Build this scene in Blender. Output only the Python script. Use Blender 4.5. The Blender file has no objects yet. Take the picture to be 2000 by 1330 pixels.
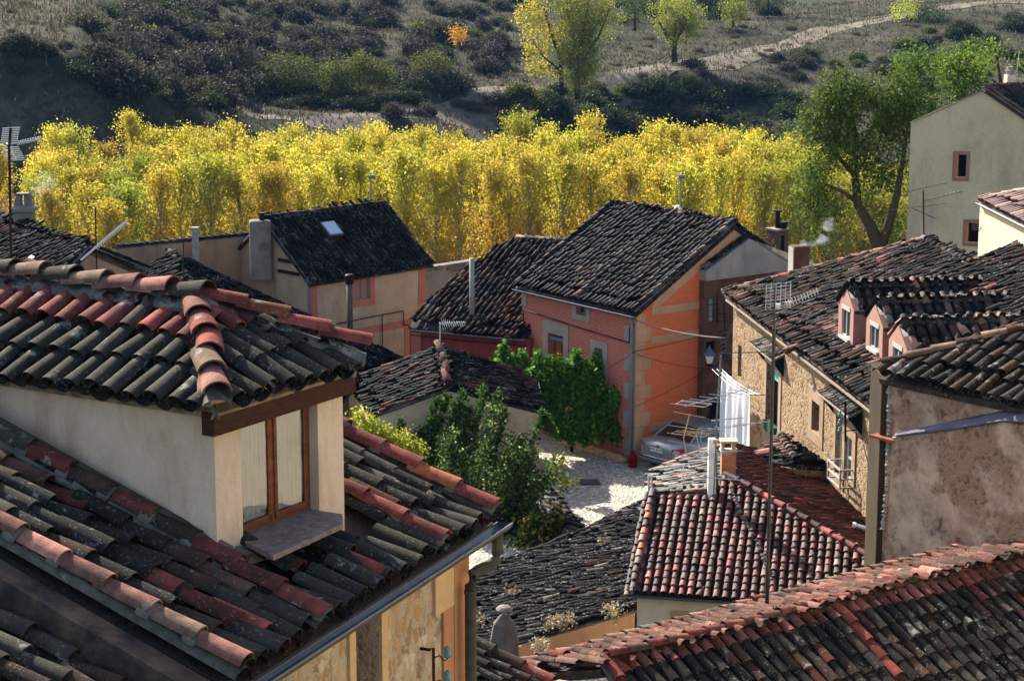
import bpy, bmesh, math, random
import numpy as np
from mathutils import Vector, Matrix
R=math.radians
rng=np.random.default_rng(7); random.seed(7)
scene=bpy.context.scene; COL=scene.collection
# ------------------------------------------------------------ camera geometry
PITCH=R(11.2); FPX=4000.0; CZ=17.0
F_=np.array([0,math.cos(PITCH),-math.sin(PITCH)]);U_=np.array([0,math.sin(PITCH),math.cos(PITCH)]);X_=np.array([1.,0,0]);C_=np.array([0,0,CZ])
def A3(*v): return np.array(v,float)
def ray(x,y): return F_+(x-1000)/FPX*X_+(665-y)/FPX*U_
def onZ(x,y,z): r=ray(x,y);return C_+r*((z-CZ)/r[2])
def onY(x,y,d): r=ray(x,y);return C_+r*(d/r[1])
def onP(x,y,P,n): r=ray(x,y);return C_+r*(np.dot(np.asarray(P,float)-C_,n)/np.dot(r,n))
def onV(x,y,P,d): return onP(x,y,P,A3(d[1],-d[0],0))
def proj(P): v=np.asarray(P,float)-C_;d=v@F_;return (1000+FPX*v@X_/d,665-FPX*v@U_/d)
def nrm(v): v=np.asarray(v,float); return v/np.linalg.norm(v)
def D2(t): return nrm(A3(t,1,0))           # horizontal direction whose vanishing point is at tan=t
# ------------------------------------------------------------ noise
def h2(ix,iy,s):
    v=np.sin(ix*127.1+iy*311.7+s*74.7)*43758.5453; return v-np.floor(v)
def vnoise(x,y,s=0):
    x=np.asarray(x,float);y=np.asarray(y,float)
    ix=np.floor(x);iy=np.floor(y);fx=x-ix;fy=y-iy;fx=fx*fx*(3-2*fx);fy=fy*fy*(3-2*fy)
    return (h2(ix,iy,s)*(1-fx)+h2(ix+1,iy,s)*fx)*(1-fy)+(h2(ix,iy+1,s)*(1-fx)+h2(ix+1,iy+1,s)*fx)*fy
def fbm(x,y,s=0,o=4):
    t=0;a=.5;n=0
    for k in range(o): t=t+a*vnoise(x*2**k,y*2**k,s+k*13);n+=a;a*=.5
    return t/n
# ------------------------------------------------------------ materials
def newmat(name):
    m=bpy.data.materials.new(name);m.use_nodes=True;nt=m.node_tree;b=nt.nodes['Principled BSDF'];b.inputs['Specular IOR Level'].default_value=.05;return m,nt,b
def N(nt,t,**k):
    n=nt.nodes.new(t)
    for a,v in k.items():
        if a in n.inputs.keys() if hasattr(n,'inputs') else False: n.inputs[a].default_value=v
        else: setattr(n,a,v)
    return n
def L(nt,a,b): nt.links.new(a,b)
def noise(nt,scale,detail=4,rough=.6,vec=None):
    n=nt.nodes.new('ShaderNodeTexNoise');n.inputs['Scale'].default_value=scale;n.inputs['Detail'].default_value=detail;n.inputs['Roughness'].default_value=rough
    if vec is not None: L(nt,vec,n.inputs['Vector'])
    return n
def ramp(nt,fac,stops):
    r=nt.nodes.new('ShaderNodeValToRGB');e=r.color_ramp.elements
    while len(e)<len(stops): e.new(.5)
    for i,(p,c) in enumerate(stops): e[i].position=p;e[i].color=(*c,1) if len(c)==3 else c
    L(nt,fac,r.inputs['Fac']);return r
def mixc(nt,fac,a,b,mode='MIX'):
    m=nt.nodes.new('ShaderNodeMix');m.data_type='RGBA';m.blend_type=mode
    for s,v in ((m.inputs[0],fac),(m.inputs[6],a),(m.inputs[7],b)):
        if hasattr(v,'node'): L(nt,v,s)
        elif isinstance(v,(int,float)): s.default_value=v
        else: s.default_value=(*v,1)
    return m.outputs[2]
def bump(nt,b,h,strength=.3,dist=.02):
    n=nt.nodes.new('ShaderNodeBump');n.inputs['Strength'].default_value=strength;n.inputs['Distance'].default_value=dist
    L(nt,h,n.inputs['Height']);L(nt,n.outputs[0],b.inputs['Normal']);return n
def geopos(nt):
    return nt.nodes.new('ShaderNodeNewGeometry').outputs['Position']
def plain(name,col,rough=.6,metal=0,vary=.0,scale=8,bmp=0):
    m,nt,b=newmat(name);b.inputs['Roughness'].default_value=rough;b.inputs['Metallic'].default_value=metal
    if vary:
        n=noise(nt,scale,5,.65,geopos(nt))
        c=ramp(nt,n.outputs['Fac'],[(.3,tuple(v*(1-vary) for v in col)),(.7,tuple(min(1,v*(1+vary)) for v in col))])
        L(nt,c.outputs[0],b.inputs['Base Color'])
        if bmp: bump(nt,b,n.outputs['Fac'],bmp,.01)
    else: b.inputs['Base Color'].default_value=(*col,1)
    if rough<.5: b.inputs['Specular IOR Level'].default_value=.5
    return m
def tile_mat(name,near=False,lichen=.5,lichcol=(.20,.21,.20),moss=0.,dark=.55,sc=None,rough=.8,spec=.03):
    """clay tile: own colour per tile (attribute tint), dark weathering, pale lichen spots"""
    m,nt,b=newmat(name);pos=geopos(nt)
    at=nt.nodes.new('ShaderNodeAttribute');at.attribute_name='tint'
    s=sc or (14 if near else 5)
    n1=noise(nt,s*.45,6,.7,pos)
    c=mixc(nt,ramp(nt,n1.outputs['Fac'],[(.36,(0,0,0)),(.60,(1,1,1))]).outputs[0],at.outputs['Color'],(.005,.005,.006))
    # keep some of the tile colour under the dirt
    c=mixc(nt,dark,at.outputs['Color'],c)
    n2=noise(nt,s*3.2,3,.6,pos);n3=noise(nt,s*.35,3,.6,pos)
    f=nt.nodes.new('ShaderNodeMath');f.operation='MULTIPLY'
    L(nt,ramp(nt,n2.outputs['Fac'],[(.60 if near else .56,(0,0,0)),(.68 if near else .63,(1,1,1))]).outputs[0],f.inputs[0])
    L(nt,ramp(nt,n3.outputs['Fac'],[(.62-.3*lichen,(0,0,0)),(.80-.3*lichen,(1,1,1))]).outputs[0],f.inputs[1])
    c=mixc(nt,f.outputs[0],c,lichcol)
    if near:
        n5=noise(nt,s*8,3,.7,pos)
        c=mixc(nt,ramp(nt,n5.outputs['Fac'],[(.35,(0,0,0)),(.75,(.75,.75,.75))]).outputs[0],c,mixc(nt,.4,c,(.10,.092,.075)))
    if near:
        nP=noise(nt,s*.28,7,.72,pos);c=mixc(nt,ramp(nt,nP.outputs['Fac'],[(.60,(0,0,0)),(.66,(.8,.8,.8))]).outputs[0],c,(.22,.215,.19))
    if moss:
        n4=noise(nt,s*.9,5,.75,pos)
        c=mixc(nt,ramp(nt,n4.outputs['Fac'],[(.68-.1*moss,(0,0,0)),(.74-.1*moss,(1,1,1))]).outputs[0],c,(.06,.10,.015))
    L(nt,c,b.inputs['Base Color']);b.inputs['Roughness'].default_value=rough;b.inputs['Specular IOR Level'].default_value=spec
    nb=noise(nt,s*5,4,.8,pos);bump(nt,b,nb.outputs['Fac'],.6 if near else .6,.008 if near else .03)
    return m
def plaster(name,c1,c2,scale=1.2,stain=None,stainfac=.5,bmp=.35,fine=30,dist=.01,smin=.5,smax=.7,streak=False):
    m,nt,b=newmat(name);pos=geopos(nt);b.inputs['Roughness'].default_value=.9
    vec=pos
    n=noise(nt,scale,7,.65,vec);c=mixc(nt,ramp(nt,n.outputs['Fac'],[(.35,(0,0,0)),(.65,(1,1,1))]).outputs[0],c1,c2)
    if stain:
        mp=nt.nodes.new('ShaderNodeMapping');L(nt,pos,mp.inputs['Vector'])
        mp.inputs['Scale'].default_value=(1,1,.35 if streak else 1);mp.inputs['Location'].default_value=(7,3,2)
        n2=noise(nt,scale*1.7,8,.72,mp.outputs[0])
        c=mixc(nt,ramp(nt,n2.outputs['Fac'],[(smin,(0,0,0)),(smax,(stainfac,)*3)]).outputs[0],c,stain)
    nf=noise(nt,fine,5,.7,pos)
    c=mixc(nt,.35,c,mixc(nt,1.0,c,ramp(nt,nf.outputs['Fac'],[(.3,(.55,.55,.55)),(.7,(1,1,1))]).outputs[0],'MULTIPLY'))
    L(nt,c,b.inputs['Base Color']);bump(nt,b,nf.outputs['Fac'],bmp,dist);return m
def rubble(name,cols,mortar,scale=3.0,bmp=.8,dist=.03,mw=.06,patch=None,zs=1.0):
    """rubble masonry: voronoi stones with mortar and individual colours"""
    m,nt,b=newmat(name);pos=geopos(nt);b.inputs['Roughness'].default_value=.92
    nw=noise(nt,scale*.8,3,.6,pos)
    add=nt.nodes.new('ShaderNodeVectorMath');add.operation='MULTIPLY_ADD'
    L(nt,nw.outputs['Color'],add.inputs[0]);add.inputs[1].default_value=(.25,.25,.25)
    mp=nt.nodes.new('ShaderNodeMapping');L(nt,pos,mp.inputs['Vector']);mp.inputs['Scale'].default_value=(1,1,zs);L(nt,mp.outputs[0],add.inputs[2])
    v=nt.nodes.new('ShaderNodeTexVoronoi');v.inputs['Scale'].default_value=scale;L(nt,add.outputs[0],v.inputs['Vector'])
    v2=nt.nodes.new('ShaderNodeTexVoronoi');v2.feature='DISTANCE_TO_EDGE';v2.inputs['Scale'].default_value=scale;L(nt,add.outputs[0],v2.inputs['Vector'])
    sep=nt.nodes.new('ShaderNodeSeparateColor');L(nt,v.outputs['Color'],sep.inputs[0])
    k=len(cols);cr=ramp(nt,sep.outputs[0],[(i/(k-1) if k>1 else 0,c) for i,c in enumerate(cols)])
    nf=noise(nt,scale*9,5,.7,pos)
    c=mixc(nt,.5,cr.outputs[0],mixc(nt,1.0,cr.outputs[0],ramp(nt,nf.outputs['Fac'],[(.3,(.35,.35,.35)),(.7,(1,1,1))]).outputs[0],'MULTIPLY'))
    er=ramp(nt,v2.outputs['Distance'],[(mw*.4,(1,1,1)),(mw,(0,0,0))])
    c=mixc(nt,er.outputs[0],c,mortar)
    h=mixc(nt,.25,ramp(nt,v2.outputs['Distance'],[(0,(0,0,0)),(mw*2.2,(1,1,1))]).outputs[0],nf.outputs['Color'])
    if patch:
        pn=noise(nt,patch[1],7,.65,pos);pf=ramp(nt,pn.outputs['Fac'],[(patch[2],(0,0,0)),(patch[2]+.07,(1,1,1))])
        pc=mixc(nt,ramp(nt,noise(nt,patch[1]*2.2,9,.75,pos).outputs['Fac'],[(.40,(0,0,0)),(.62,(1,1,1))]).outputs[0],patch[0],tuple(x*.50 for x in patch[0]))
        c=mixc(nt,pf.outputs[0],c,pc)
        if len(patch)>3:
            sn=noise(nt,patch[1]*2.3,8,.7,pos)
            c=mixc(nt,ramp(nt,sn.outputs['Fac'],[(.56,(0,0,0)),(.68,(.85,.85,.85))]).outputs[0],c,patch[3])
        h=mixc(nt,pf.outputs[0],h,mixc(nt,.75,(.6,.6,.6),noise(nt,scale*1.6,8,.75,pos).outputs['Color']))
    L(nt,c,b.inputs['Base Color']);bump(nt,b,h,bmp,dist);return m
def brick_mat(name,c1,c2,mortar,bw=.25,bh=.06):
    m,nt,b=newmat(name);b.inputs['Roughness'].default_value=.85
    uv=nt.nodes.new('ShaderNodeUVMap')
    t=nt.nodes.new('ShaderNodeTexBrick');L(nt,uv.outputs[0],t.inputs['Vector'])
    t.inputs['Color1'].default_value=(*c1,1);t.inputs['Color2'].default_value=(*c2,1);t.inputs['Mortar'].default_value=(*mortar,1)
    t.inputs['Scale'].default_value=1;t.inputs['Brick Width'].default_value=bw;t.inputs['Row Height'].default_value=bh;t.inputs['Mortar Size'].default_value=.009;t.inputs['Mortar Smooth'].default_value=.3
    n=noise(nt,1.3,6,.65,geopos(nt))
    c=mixc(nt,ramp(nt,n.outputs['Fac'],[(.35,(0,0,0)),(.7,(.6,.6,.6))]).outputs[0],t.outputs[0],tuple((a+bb)/2*.8 for a,bb in zip(c1,mortar)))
    L(nt,c,b.inputs['Base Color']);bump(nt,b,t.outputs['Fac'],-.5,.01);return m
def wood(name,c1,c2,sc=(1,1,1),rough=.5):
    m,nt,b=newmat(name);tc=nt.nodes.new('ShaderNodeTexCoord');mp=nt.nodes.new('ShaderNodeMapping');L(nt,tc.outputs['Object'],mp.inputs['Vector']);mp.inputs['Scale'].default_value=sc
    n=noise(nt,6,7,.7,mp.outputs[0]);c=ramp(nt,n.outputs['Fac'],[(.3,c1),(.7,c2)]);L(nt,c.outputs[0],b.inputs['Base Color']);b.inputs['Roughness'].default_value=rough
    bump(nt,b,n.outputs['Fac'],.3,.005);return m
def glass(name,col=(.02,.025,.03),rough=.06):
    m,nt,b=newmat(name);b.inputs['Base Color'].default_value=(*col,1);b.inputs['Roughness'].default_value=rough;b.inputs['Specular IOR Level'].default_value=.8;return m
def leaf_mat(name,trans=.45,rough=.5,hue=True):
    m,nt,b=newmat(name);at=nt.nodes.new('ShaderNodeAttribute');at.attribute_name='tint'
    oi=nt.nodes.new('ShaderNodeObjectInfo');hs=nt.nodes.new('ShaderNodeHueSaturation')
    mr=nt.nodes.new('ShaderNodeMapRange');L(nt,oi.outputs['Random'],mr.inputs[0]);mr.inputs[3].default_value=.485 if hue else .5;mr.inputs[4].default_value=.52 if hue else .5;L(nt,mr.outputs[0],hs.inputs['Hue'])
    mv=nt.nodes.new('ShaderNodeMapRange');mu=nt.nodes.new('ShaderNodeMath');mu.operation='FRACT';m3=nt.nodes.new('ShaderNodeMath');m3.operation='MULTIPLY';m3.inputs[1].default_value=7.31
    L(nt,oi.outputs['Random'],m3.inputs[0]);L(nt,m3.outputs[0],mu.inputs[0]);L(nt,mu.outputs[0],mv.inputs[0]);mv.inputs[3].default_value=.8;mv.inputs[4].default_value=1.15;L(nt,mv.outputs[0],hs.inputs['Value'])
    L(nt,at.outputs['Color'],hs.inputs['Color'])
    b.inputs['Roughness'].default_value=rough;L(nt,hs.outputs[0],b.inputs['Base Color'])
    tr=nt.nodes.new('ShaderNodeBsdfTranslucent');L(nt,hs.outputs[0],tr.inputs[0]);mx=nt.nodes.new('ShaderNodeMixShader');mx.inputs[0].default_value=trans
    L(nt,b.outputs[0],mx.inputs[1]);L(nt,tr.outputs[0],mx.inputs[2]);L(nt,mx.outputs[0],nt.nodes['Material Output'].inputs['Surface']);return m
# ------------------------------------------------------------ objects
def props(o,label=None,cat=None,group=None,kind=None):
    for k,v in (('label',label),('category',cat),('group',group),('kind',kind)):
        if v: o[k]=v
    return o
def empty(name,loc,label=None,cat=None,group=None):
    o=bpy.data.objects.new(name,None);COL.objects.link(o);o.location=tuple(float(v) for v in loc);o.empty_display_size=.2
    return props(o,label,cat,group)
def link(name,me,parent=None,mat=None):
    o=bpy.data.objects.new(name,me);COL.objects.link(o)
    if mat is not None:
        me.materials.clear()
        for mm in (mat if isinstance(mat,(list,tuple)) else [mat]): me.materials.append(mm)
    if parent is not None:
        o.parent=parent
        # geometry is written in world space; keep it there
        p=parent;off=Vector((0,0,0))
        while p is not None: off+=p.location;p=p.parent
        o.location=-off
    return o
def recenter(o):
    """origin of a world-space mesh object moved to the base of its geometry"""
    me=o.data;n=len(me.vertices);a=np.empty(n*3);me.vertices.foreach_get('co',a);a=a.reshape(-1,3)
    c=np.array([(a[:,0].min()+a[:,0].max())/2,(a[:,1].min()+a[:,1].max())/2,a[:,2].min()]);a-=c;me.vertices.foreach_set('co',a.ravel());o.location=tuple(Vector(c)+o.location);me.update();return o
class MB:
    def __init__(s): s.v=[];s.f=[];s.c=[];s.uv=None;s.m=[]
    def add(s,vs,fs,col=None,mi=0):
        o=len(s.v);s.v.extend([tuple(float(c) for c in v) for v in vs]);s.f.extend([tuple(i+o for i in f) for f in fs]);s.c.extend([col or (1,1,1)]*len(fs));s.m.extend([mi]*len(fs));return s
    def box(s,o,ax,ay,az,x,y,z,col=None,mi=0):
        o,ax,ay,az=[np.asarray(q,float) for q in (o,ax,ay,az)]
        vs=[o+ax*i+ay*j+az*k for i in x for j in y for k in z]
        return s.add(vs,[(0,1,3,2),(4,6,7,5),(0,4,5,1),(2,3,7,6),(0,2,6,4),(1,5,7,3)],col,mi)
    def tube(s,pts,r,seg=6,col=None,cap=True,mi=0):
        pts=[np.asarray(p,float) for p in pts];rs=r if isinstance(r,(list,tuple)) else [r]*len(pts)
        vs=[];fs=[]
        for i,p in enumerate(pts):
            t=nrm((pts[min(i+1,len(pts)-1)]-pts[max(i-1,0)])+1e-9)
            a=nrm(np.cross(t,A3(0,0,1) if abs(t[2])<.9 else A3(1,0,0)));b=np.cross(t,a)
            for k in range(seg): th=2*math.pi*k/seg;vs.append(p+rs[i]*(a*math.cos(th)+b*math.sin(th)))
        for i in range(len(pts)-1):
            for k in range(seg): k2=(k+1)%seg;fs.append((i*seg+k,i*seg+k2,(i+1)*seg+k2,(i+1)*seg+k))
        if cap: fs.append(tuple(range(seg))[::-1]);fs.append(tuple((len(pts)-1)*seg+k for k in range(seg)))
        return s.add(vs,fs,col,mi)
    def lathe(s,o,prof,seg=12,col=None,sq=1,mi=0):
        o=np.asarray(o,float);vs=[];fs=[]
        for (r,z) in prof:
            for k in range(seg): th=2*math.pi*(k+.5)/seg;vs.append(o+A3(r*math.cos(th),r*math.sin(th)*sq,z))
        for i in range(len(prof)-1):
            for k in range(seg): k2=(k+1)%seg;fs.append((i*seg+k,i*seg+k2,(i+1)*seg+k2,(i+1)*seg+k))
        fs.append(tuple(range(seg))[::-1]);fs.append(tuple((len(prof)-1)*seg+k for k in range(seg)))
        return s.add(vs,fs,col,mi)
    def prism(s,poly,vec,col=None,mi=0):
        n=len(poly);poly=[np.asarray(p,float) for p in poly];vec=np.asarray(vec,float)
        vs=poly+[p+vec for p in poly];fs=[tuple(range(n))[::-1],tuple(range(n,2*n))]+[(i,(i+1)%n,(i+1)%n+n,i+n) for i in range(n)]
        return s.add(vs,fs,col,mi)
    def build(s,name,mat,parent=None,smooth=False,bev=0,tint=False,uv=None,rc=True,fixn=True):
        me=bpy.data.meshes.new(name);me.from_pydata(s.v,[],s.f);me.update()
        if fixn:
            bm=bmesh.new();bm.from_mesh(me);bmesh.ops.recalc_face_normals(bm,faces=bm.faces);bm.to_mesh(me);bm.free()
        if tint:
            at=me.color_attributes.new('tint','FLOAT_COLOR','CORNER');a=[]
            for p,c in zip(me.polygons,s.c): a.extend([*c,1]*p.loop_total)
            at.data.foreach_set('color',a)
        if any(s.m): me.polygons.foreach_set('material_index',s.m)
        if uv is not None:
            ul=me.uv_layers.new(name='UVMap')
            for li,l in enumerate(me.loops):
                co=me.vertices[l.vertex_index].co;ul.data[li].uv=uv(co)
        o=link(name,me,parent,mat)
        if smooth: me.polygons.foreach_set('use_smooth',[True]*len(me.polygons))
        if bev:
            b=o.modifiers.new('bevel','BEVEL');b.width=bev;b.segments=2;b.limit_method='ANGLE'
        if parent is None and rc: recenter(o)
        return o
def np_mesh(name,V,Q,colors,mat,parent=None,smooth=True):
    """fast mesh from arrays; colors per face (n,3)"""
    me=bpy.data.meshes.new(name);k=Q.shape[1];nf=len(Q)
    me.vertices.add(len(V));me.vertices.foreach_set('co',np.ascontiguousarray(V,dtype=np.float32).ravel())
    me.loops.add(nf*k);me.loops.foreach_set('vertex_index',Q.astype(np.int32).ravel())
    me.polygons.add(nf);me.polygons.foreach_set('loop_start',np.arange(0,nf*k,k,dtype=np.int32))
    try: me.polygons.foreach_set('loop_total',np.full(nf,k,dtype=np.int32))
    except Exception: pass
    me.update(calc_edges=True)
    if smooth: me.polygons.foreach_set('use_smooth',np.ones(nf,dtype=bool))
    if colors is not None:
        at=me.color_attributes.new('tint','FLOAT_COLOR','CORNER')
        c=np.ones((nf,k,4),dtype=np.float32);c[:,:,:3]=colors[:,None,:];at.data.foreach_set('color',c.ravel())
    me.update()
    return link(name,me,parent,mat)
# ------------------------------------------------------------ tiles
def tile_template(r0,r1,Ln,seg=5,th=.012,lift=.02,drop=0,ns=1,flat=.8):
    """barrel tile, lower (wide) end at v=0; returns verts (u,v,w), quads"""
    V=[];Q=[]
    for lay,(dr) in enumerate((0,-th)):
        for i in range(ns+1):
            t=i/ns;r=r0+(r1-r0)*t+dr;v=Ln*t
            for k in range(seg+1):
                a=math.pi*k/seg;V.append((r*math.cos(a),v,r*math.sin(a)*flat+lift*(1-t)+drop*t))
    S=seg+1;B=(ns+1)*S
    for i in range(ns):
        for k in range(seg):
            Q.append((i*S+k,i*S+k+1,(i+1)*S+k+1,(i+1)*S+k));Q.append((B+i*S+k+1,B+i*S+k,B+(i+1)*S+k,B+(i+1)*S+k+1))
    for k in range(seg): Q.append((k,B+k,B+k+1,k+1))
    return np.array(V),np.array(Q)
PAL={'black':(.006,.006,.007),'dark':(.013,.012,.012),'grey':(.042,.037,.029),'lgrey':(.17,.155,.13),'brown':(.050,.026,.017),'dred':(.085,.018,.014),
 'red':(.20,.044,.034),'orange':(.33,.095,.04),'pink':(.28,.12,.09),'tan':(.22,.135,.09),'terra':(.135,.050,.034),'umber':(.085,.042,.03),'wine':(.075,.016,.013),'dwine':(.035,.012,.011)}
class Tiles:
    def __init__(s): s.V=[];s.Q=[];s.C=[];s.n=0
    def put(s,T,O,A,B,W,cols,sc=None):
        """instances of template T at origins O with axes A(u) B(v) W(n): all (n,3)"""
        V,Q=T;n=len(O)
        if n==0: return
        P=O[:,None,:]+V[None,:,0,None]*A[:,None,:]+V[None,:,1,None]*B[:,None,:]+V[None,:,2,None]*W[:,None,:]
        k=len(V);s.V.append(P.reshape(-1,3));q=Q[None]+(np.arange(n)*k)[:,None,None]+s.n;s.Q.append(q.reshape(-1,4));s.n+=n*k
        s.C.append(np.repeat(cols,len(Q),axis=0))
    def raw(s,V,Q,col):
        V=np.asarray(V,float);Q=np.asarray(Q);s.V.append(V);s.Q.append(Q+s.n);s.n+=len(V);s.C.append(np.tile(np.array(col,float),(len(Q),1)))
    def build(s,name,mat,parent=None):
        return np_mesh(name,np.concatenate(s.V),np.concatenate(s.Q),np.concatenate(s.C),mat,parent,smooth=False)
def shade(o,deg=50):
    me=o.data;me.polygons.foreach_set('use_smooth',np.ones(len(me.polygons),dtype=bool))
    try: me.set_sharp_from_angle(angle=R(deg))
    except Exception: pass
def pickcols(n,pal,P=None,ns=1.3,amp=.9):
    names=list(pal);w=np.array([pal[k] for k in names],float);w/=w.sum();base=np.array([PAL[k] for k in names])
    u=rng.random(n)
    if P is not None:
        q=fbm(P[:,0]*ns+P[:,2]*.7*ns,P[:,1]*ns,3,3);q=np.clip((q-.5)*2.2+.5,0,1)
        u=np.clip(u*(1-amp*.5)+q*amp*.5,0,.9999) if amp else u
    idx=np.searchsorted(np.cumsum(w),u,side='right');idx=np.clip(idx,0,len(names)-1)
    c=base[idx]*np.exp(rng.normal(0,.30,(n,1)))
    return c
def inpoly(u,v,poly):
    inside=np.zeros(len(u),bool);n=len(poly);j=n-1
    for i in range(n):
        xi,yi=poly[i];xj,yj=poly[j]
        c=((yi>v)!=(yj>v))&(u<(xj-xi)*(v-yi)/(yj-yi+1e-12)+xi);inside^=c;j=i
    return inside
class Roof:
    def __init__(s,P,d,slope,poly=None,pts=None,ext=0):
        """plane through P, eave direction d (3D unit, left to right seen from below the eave), poly in photo pixels and/or world points"""
        s.P=np.asarray(P,float);s.d=nrm(d);hd=nrm(A3(s.d[1],-s.d[0],0));a=R(slope)
        v=-hd*math.cos(a)+A3(0,0,1)*math.sin(a);v=nrm(v-s.d*np.dot(v,s.d));s.v=v;n=np.cross(s.d,v);s.n=n if n[2]>0 else -n
        s.pts=[]
        for q in (poly or []): s.pts.append(onP(q[0],q[1],s.P,s.n) if len(q)==2 else np.asarray(q,float))
        s.uv=[((p-s.P)@s.d,(p-s.P)@s.v) for p in s.pts]
    def at(s,x,y,up=0): return onP(x,y,s.P+s.n*up,s.n)
    def W(s,u,v,n=0): return s.P+s.d*u+s.v*v+s.n*n
    def tiles(s,T,sp=.24,ex=.34,r=.085,pal=None,seg=4,th=.012,ns=1,jit=1.0,chan=True,chpal=None,lift=.03,amp=.9,noise_s=1.3,sag=.03,special=None,skip=None,ln=None,rowphase=True,align_v=None,over=0.0):
        uv=np.array(s.uv);u0,v0=uv.min(0);u1,v1=uv.max(0);v0s=v0-over
        nu=int((u1-u0)/sp)+2;nv=int((v1-v0s)/ex)+2
        for kind in ((0,1) if chan else (0,)):
            off=0 if kind==0 else sp/2
            iu,iv=np.meshgrid(np.arange(nu),np.arange(nv),indexing='ij');iu=iu.ravel();iv=iv.ravel()
            ph=h2(iu,0*iu,5+kind)*ex*(1.0 if rowphase else .12)*min(1,jit)
            u=u0+sp*.5+iu*sp+off;v=v0s+iv*ex+ph*(iv>0)
            ok=inpoly(u,np.maximum(v+ex*.35,v0+.01),s.uv)
            u=u[ok];v=v[ok];cu=iu[ok];n=len(u)
            if n==0: continue
            if skip is not None:
                k=~skip(u,v);u=u[k];v=v[k];cu=cu[k];n=len(u)
            mu=(vnoise(v*.7,cu*.37,9)-.5)*.07*jit
            uu=u+mu+rng.normal(0,.006*jit,n);vv=v+rng.normal(0,.018*jit,n)
            hh=(fbm(u*.35,v*.35,4,2)-.5)*2*sag+rng.normal(0,.004*jit,n)
            O=s.P+uu[:,None]*s.d+vv[:,None]*s.v+hh[:,None]*s.n
            ang=rng.normal(0,.03*jit,n)+np.where(rng.random(n)<.05*jit,rng.normal(0,.13,n),0)
            ca,sa=np.cos(ang)[:,None],np.sin(ang)[:,None]
            sc=(1+rng.normal(0,.05*jit,n))[:,None]
            A=(s.d*ca+s.v*sa)*sc;B=(s.v*ca-s.d*sa)+s.n*rng.normal(0,.04*jit,n)[:,None];Wn=np.tile(s.n,(n,1))*sc
            Ln=ln or ex*1.3
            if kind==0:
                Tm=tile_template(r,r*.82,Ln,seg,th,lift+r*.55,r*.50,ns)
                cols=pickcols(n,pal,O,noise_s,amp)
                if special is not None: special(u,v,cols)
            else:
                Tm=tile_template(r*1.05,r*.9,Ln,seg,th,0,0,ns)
                Tm=(Tm[0]*A3(1,1,-1)+A3(0,0,r*.72),Tm[1]);cols=pickcols(n,chpal or pal,O,noise_s,amp)*.5  # channel tiles darkened to deepen the shade between the covers
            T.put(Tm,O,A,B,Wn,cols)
    def slab(s,T,thick=.12,drop=.01,col=(.05,.04,.035)):
        n=len(s.pts);top=[p-s.n*drop for p in s.pts];bot=[p-s.n*(drop+thick) for p in s.pts]
        c=sum(top)/n;cb=sum(bot)/n;V=top+bot+[c,cb];Q=[]
        for i in range(n):
            j=(i+1)%n;Q+= [(i,j,2*n,2*n),(n+j,n+i,2*n+1,2*n+1),(j,i,n+i,n+j)]
        # triangles as degenerate quads are avoided: split with midpoints
        V2=list(V);Q2=[]
        for i in range(n):
            j=(i+1)%n
            m1=(top[i]+top[j])/2;k=len(V2);V2.append(m1);m2=(bot[i]+bot[j])/2;V2.append(m2)
            V2.append((top[i]+c)/2);V2.append((top[j]+c)/2);V2.append((bot[i]+cb)/2);V2.append((bot[j]+cb)/2)
            Q2+=[(i,k,2*n,k+2),(k,j,k+3,2*n),(n+i,k+4,2*n+1,k+1),(k+1,2*n+1,k+5,n+j),(i,n+i,k+1,k),(k,k+1,n+j,j)]
        T.raw(V2,Q2,col)
def ridge(T,P,Q,r=.11,ex=.36,pal=None,up=A3(0,0,1),seg=6,th=.015,jit=1,lift=.03,mortar=(.16,.15,.13),ns=1,base=.05,down=None,flat=.8):
    """row of big cover tiles from P (lower end) to Q, on a bed of mortar"""
    P=np.asarray(P,float);Q=np.asarray(Q,float);Ln=np.linalg.norm(Q-P);b=(Q-P)/Ln;a=nrm(np.cross(b,up));w=np.cross(a,b);w=w if w[2]>0 else -w
    n=max(1,int(round(Ln/ex)));e=Ln/n;t=np.arange(n)*e
    O=P+b*t[:,None]+a*rng.normal(0,.008*jit,n)[:,None]+w*(base+rng.normal(0,.005*jit,n))[:,None]
    an=rng.normal(0,.03*jit,n);A=a*np.cos(an)[:,None]+b*np.sin(an)[:,None];B=b*np.cos(an)[:,None]-a*np.sin(an)[:,None]
    Tm=tile_template(r,r*.84,e*1.22,seg,th,lift,0,ns,flat)
    cols=pickcols(n,pal,None)
    T.put(Tm,O,A,B,np.tile(w,(n,1)),cols)
    if mortar is not None:
        m=[];k=8
        for s_ in (0,1):
            for i in range(k+1): th_=math.pi*i/k;m.append(P+b*(Ln*s_)+a*(r*1.02*math.cos(th_))+w*(r*.80*flat*math.sin(th_)*(base+.02 if 0 else 1)-.06+base*.6))
        T.raw(m,[(i,i+1,k+2+i,k+1+i) for i in range(k)],mortar)
        c=len(m)
    return O,a,b,w
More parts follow.
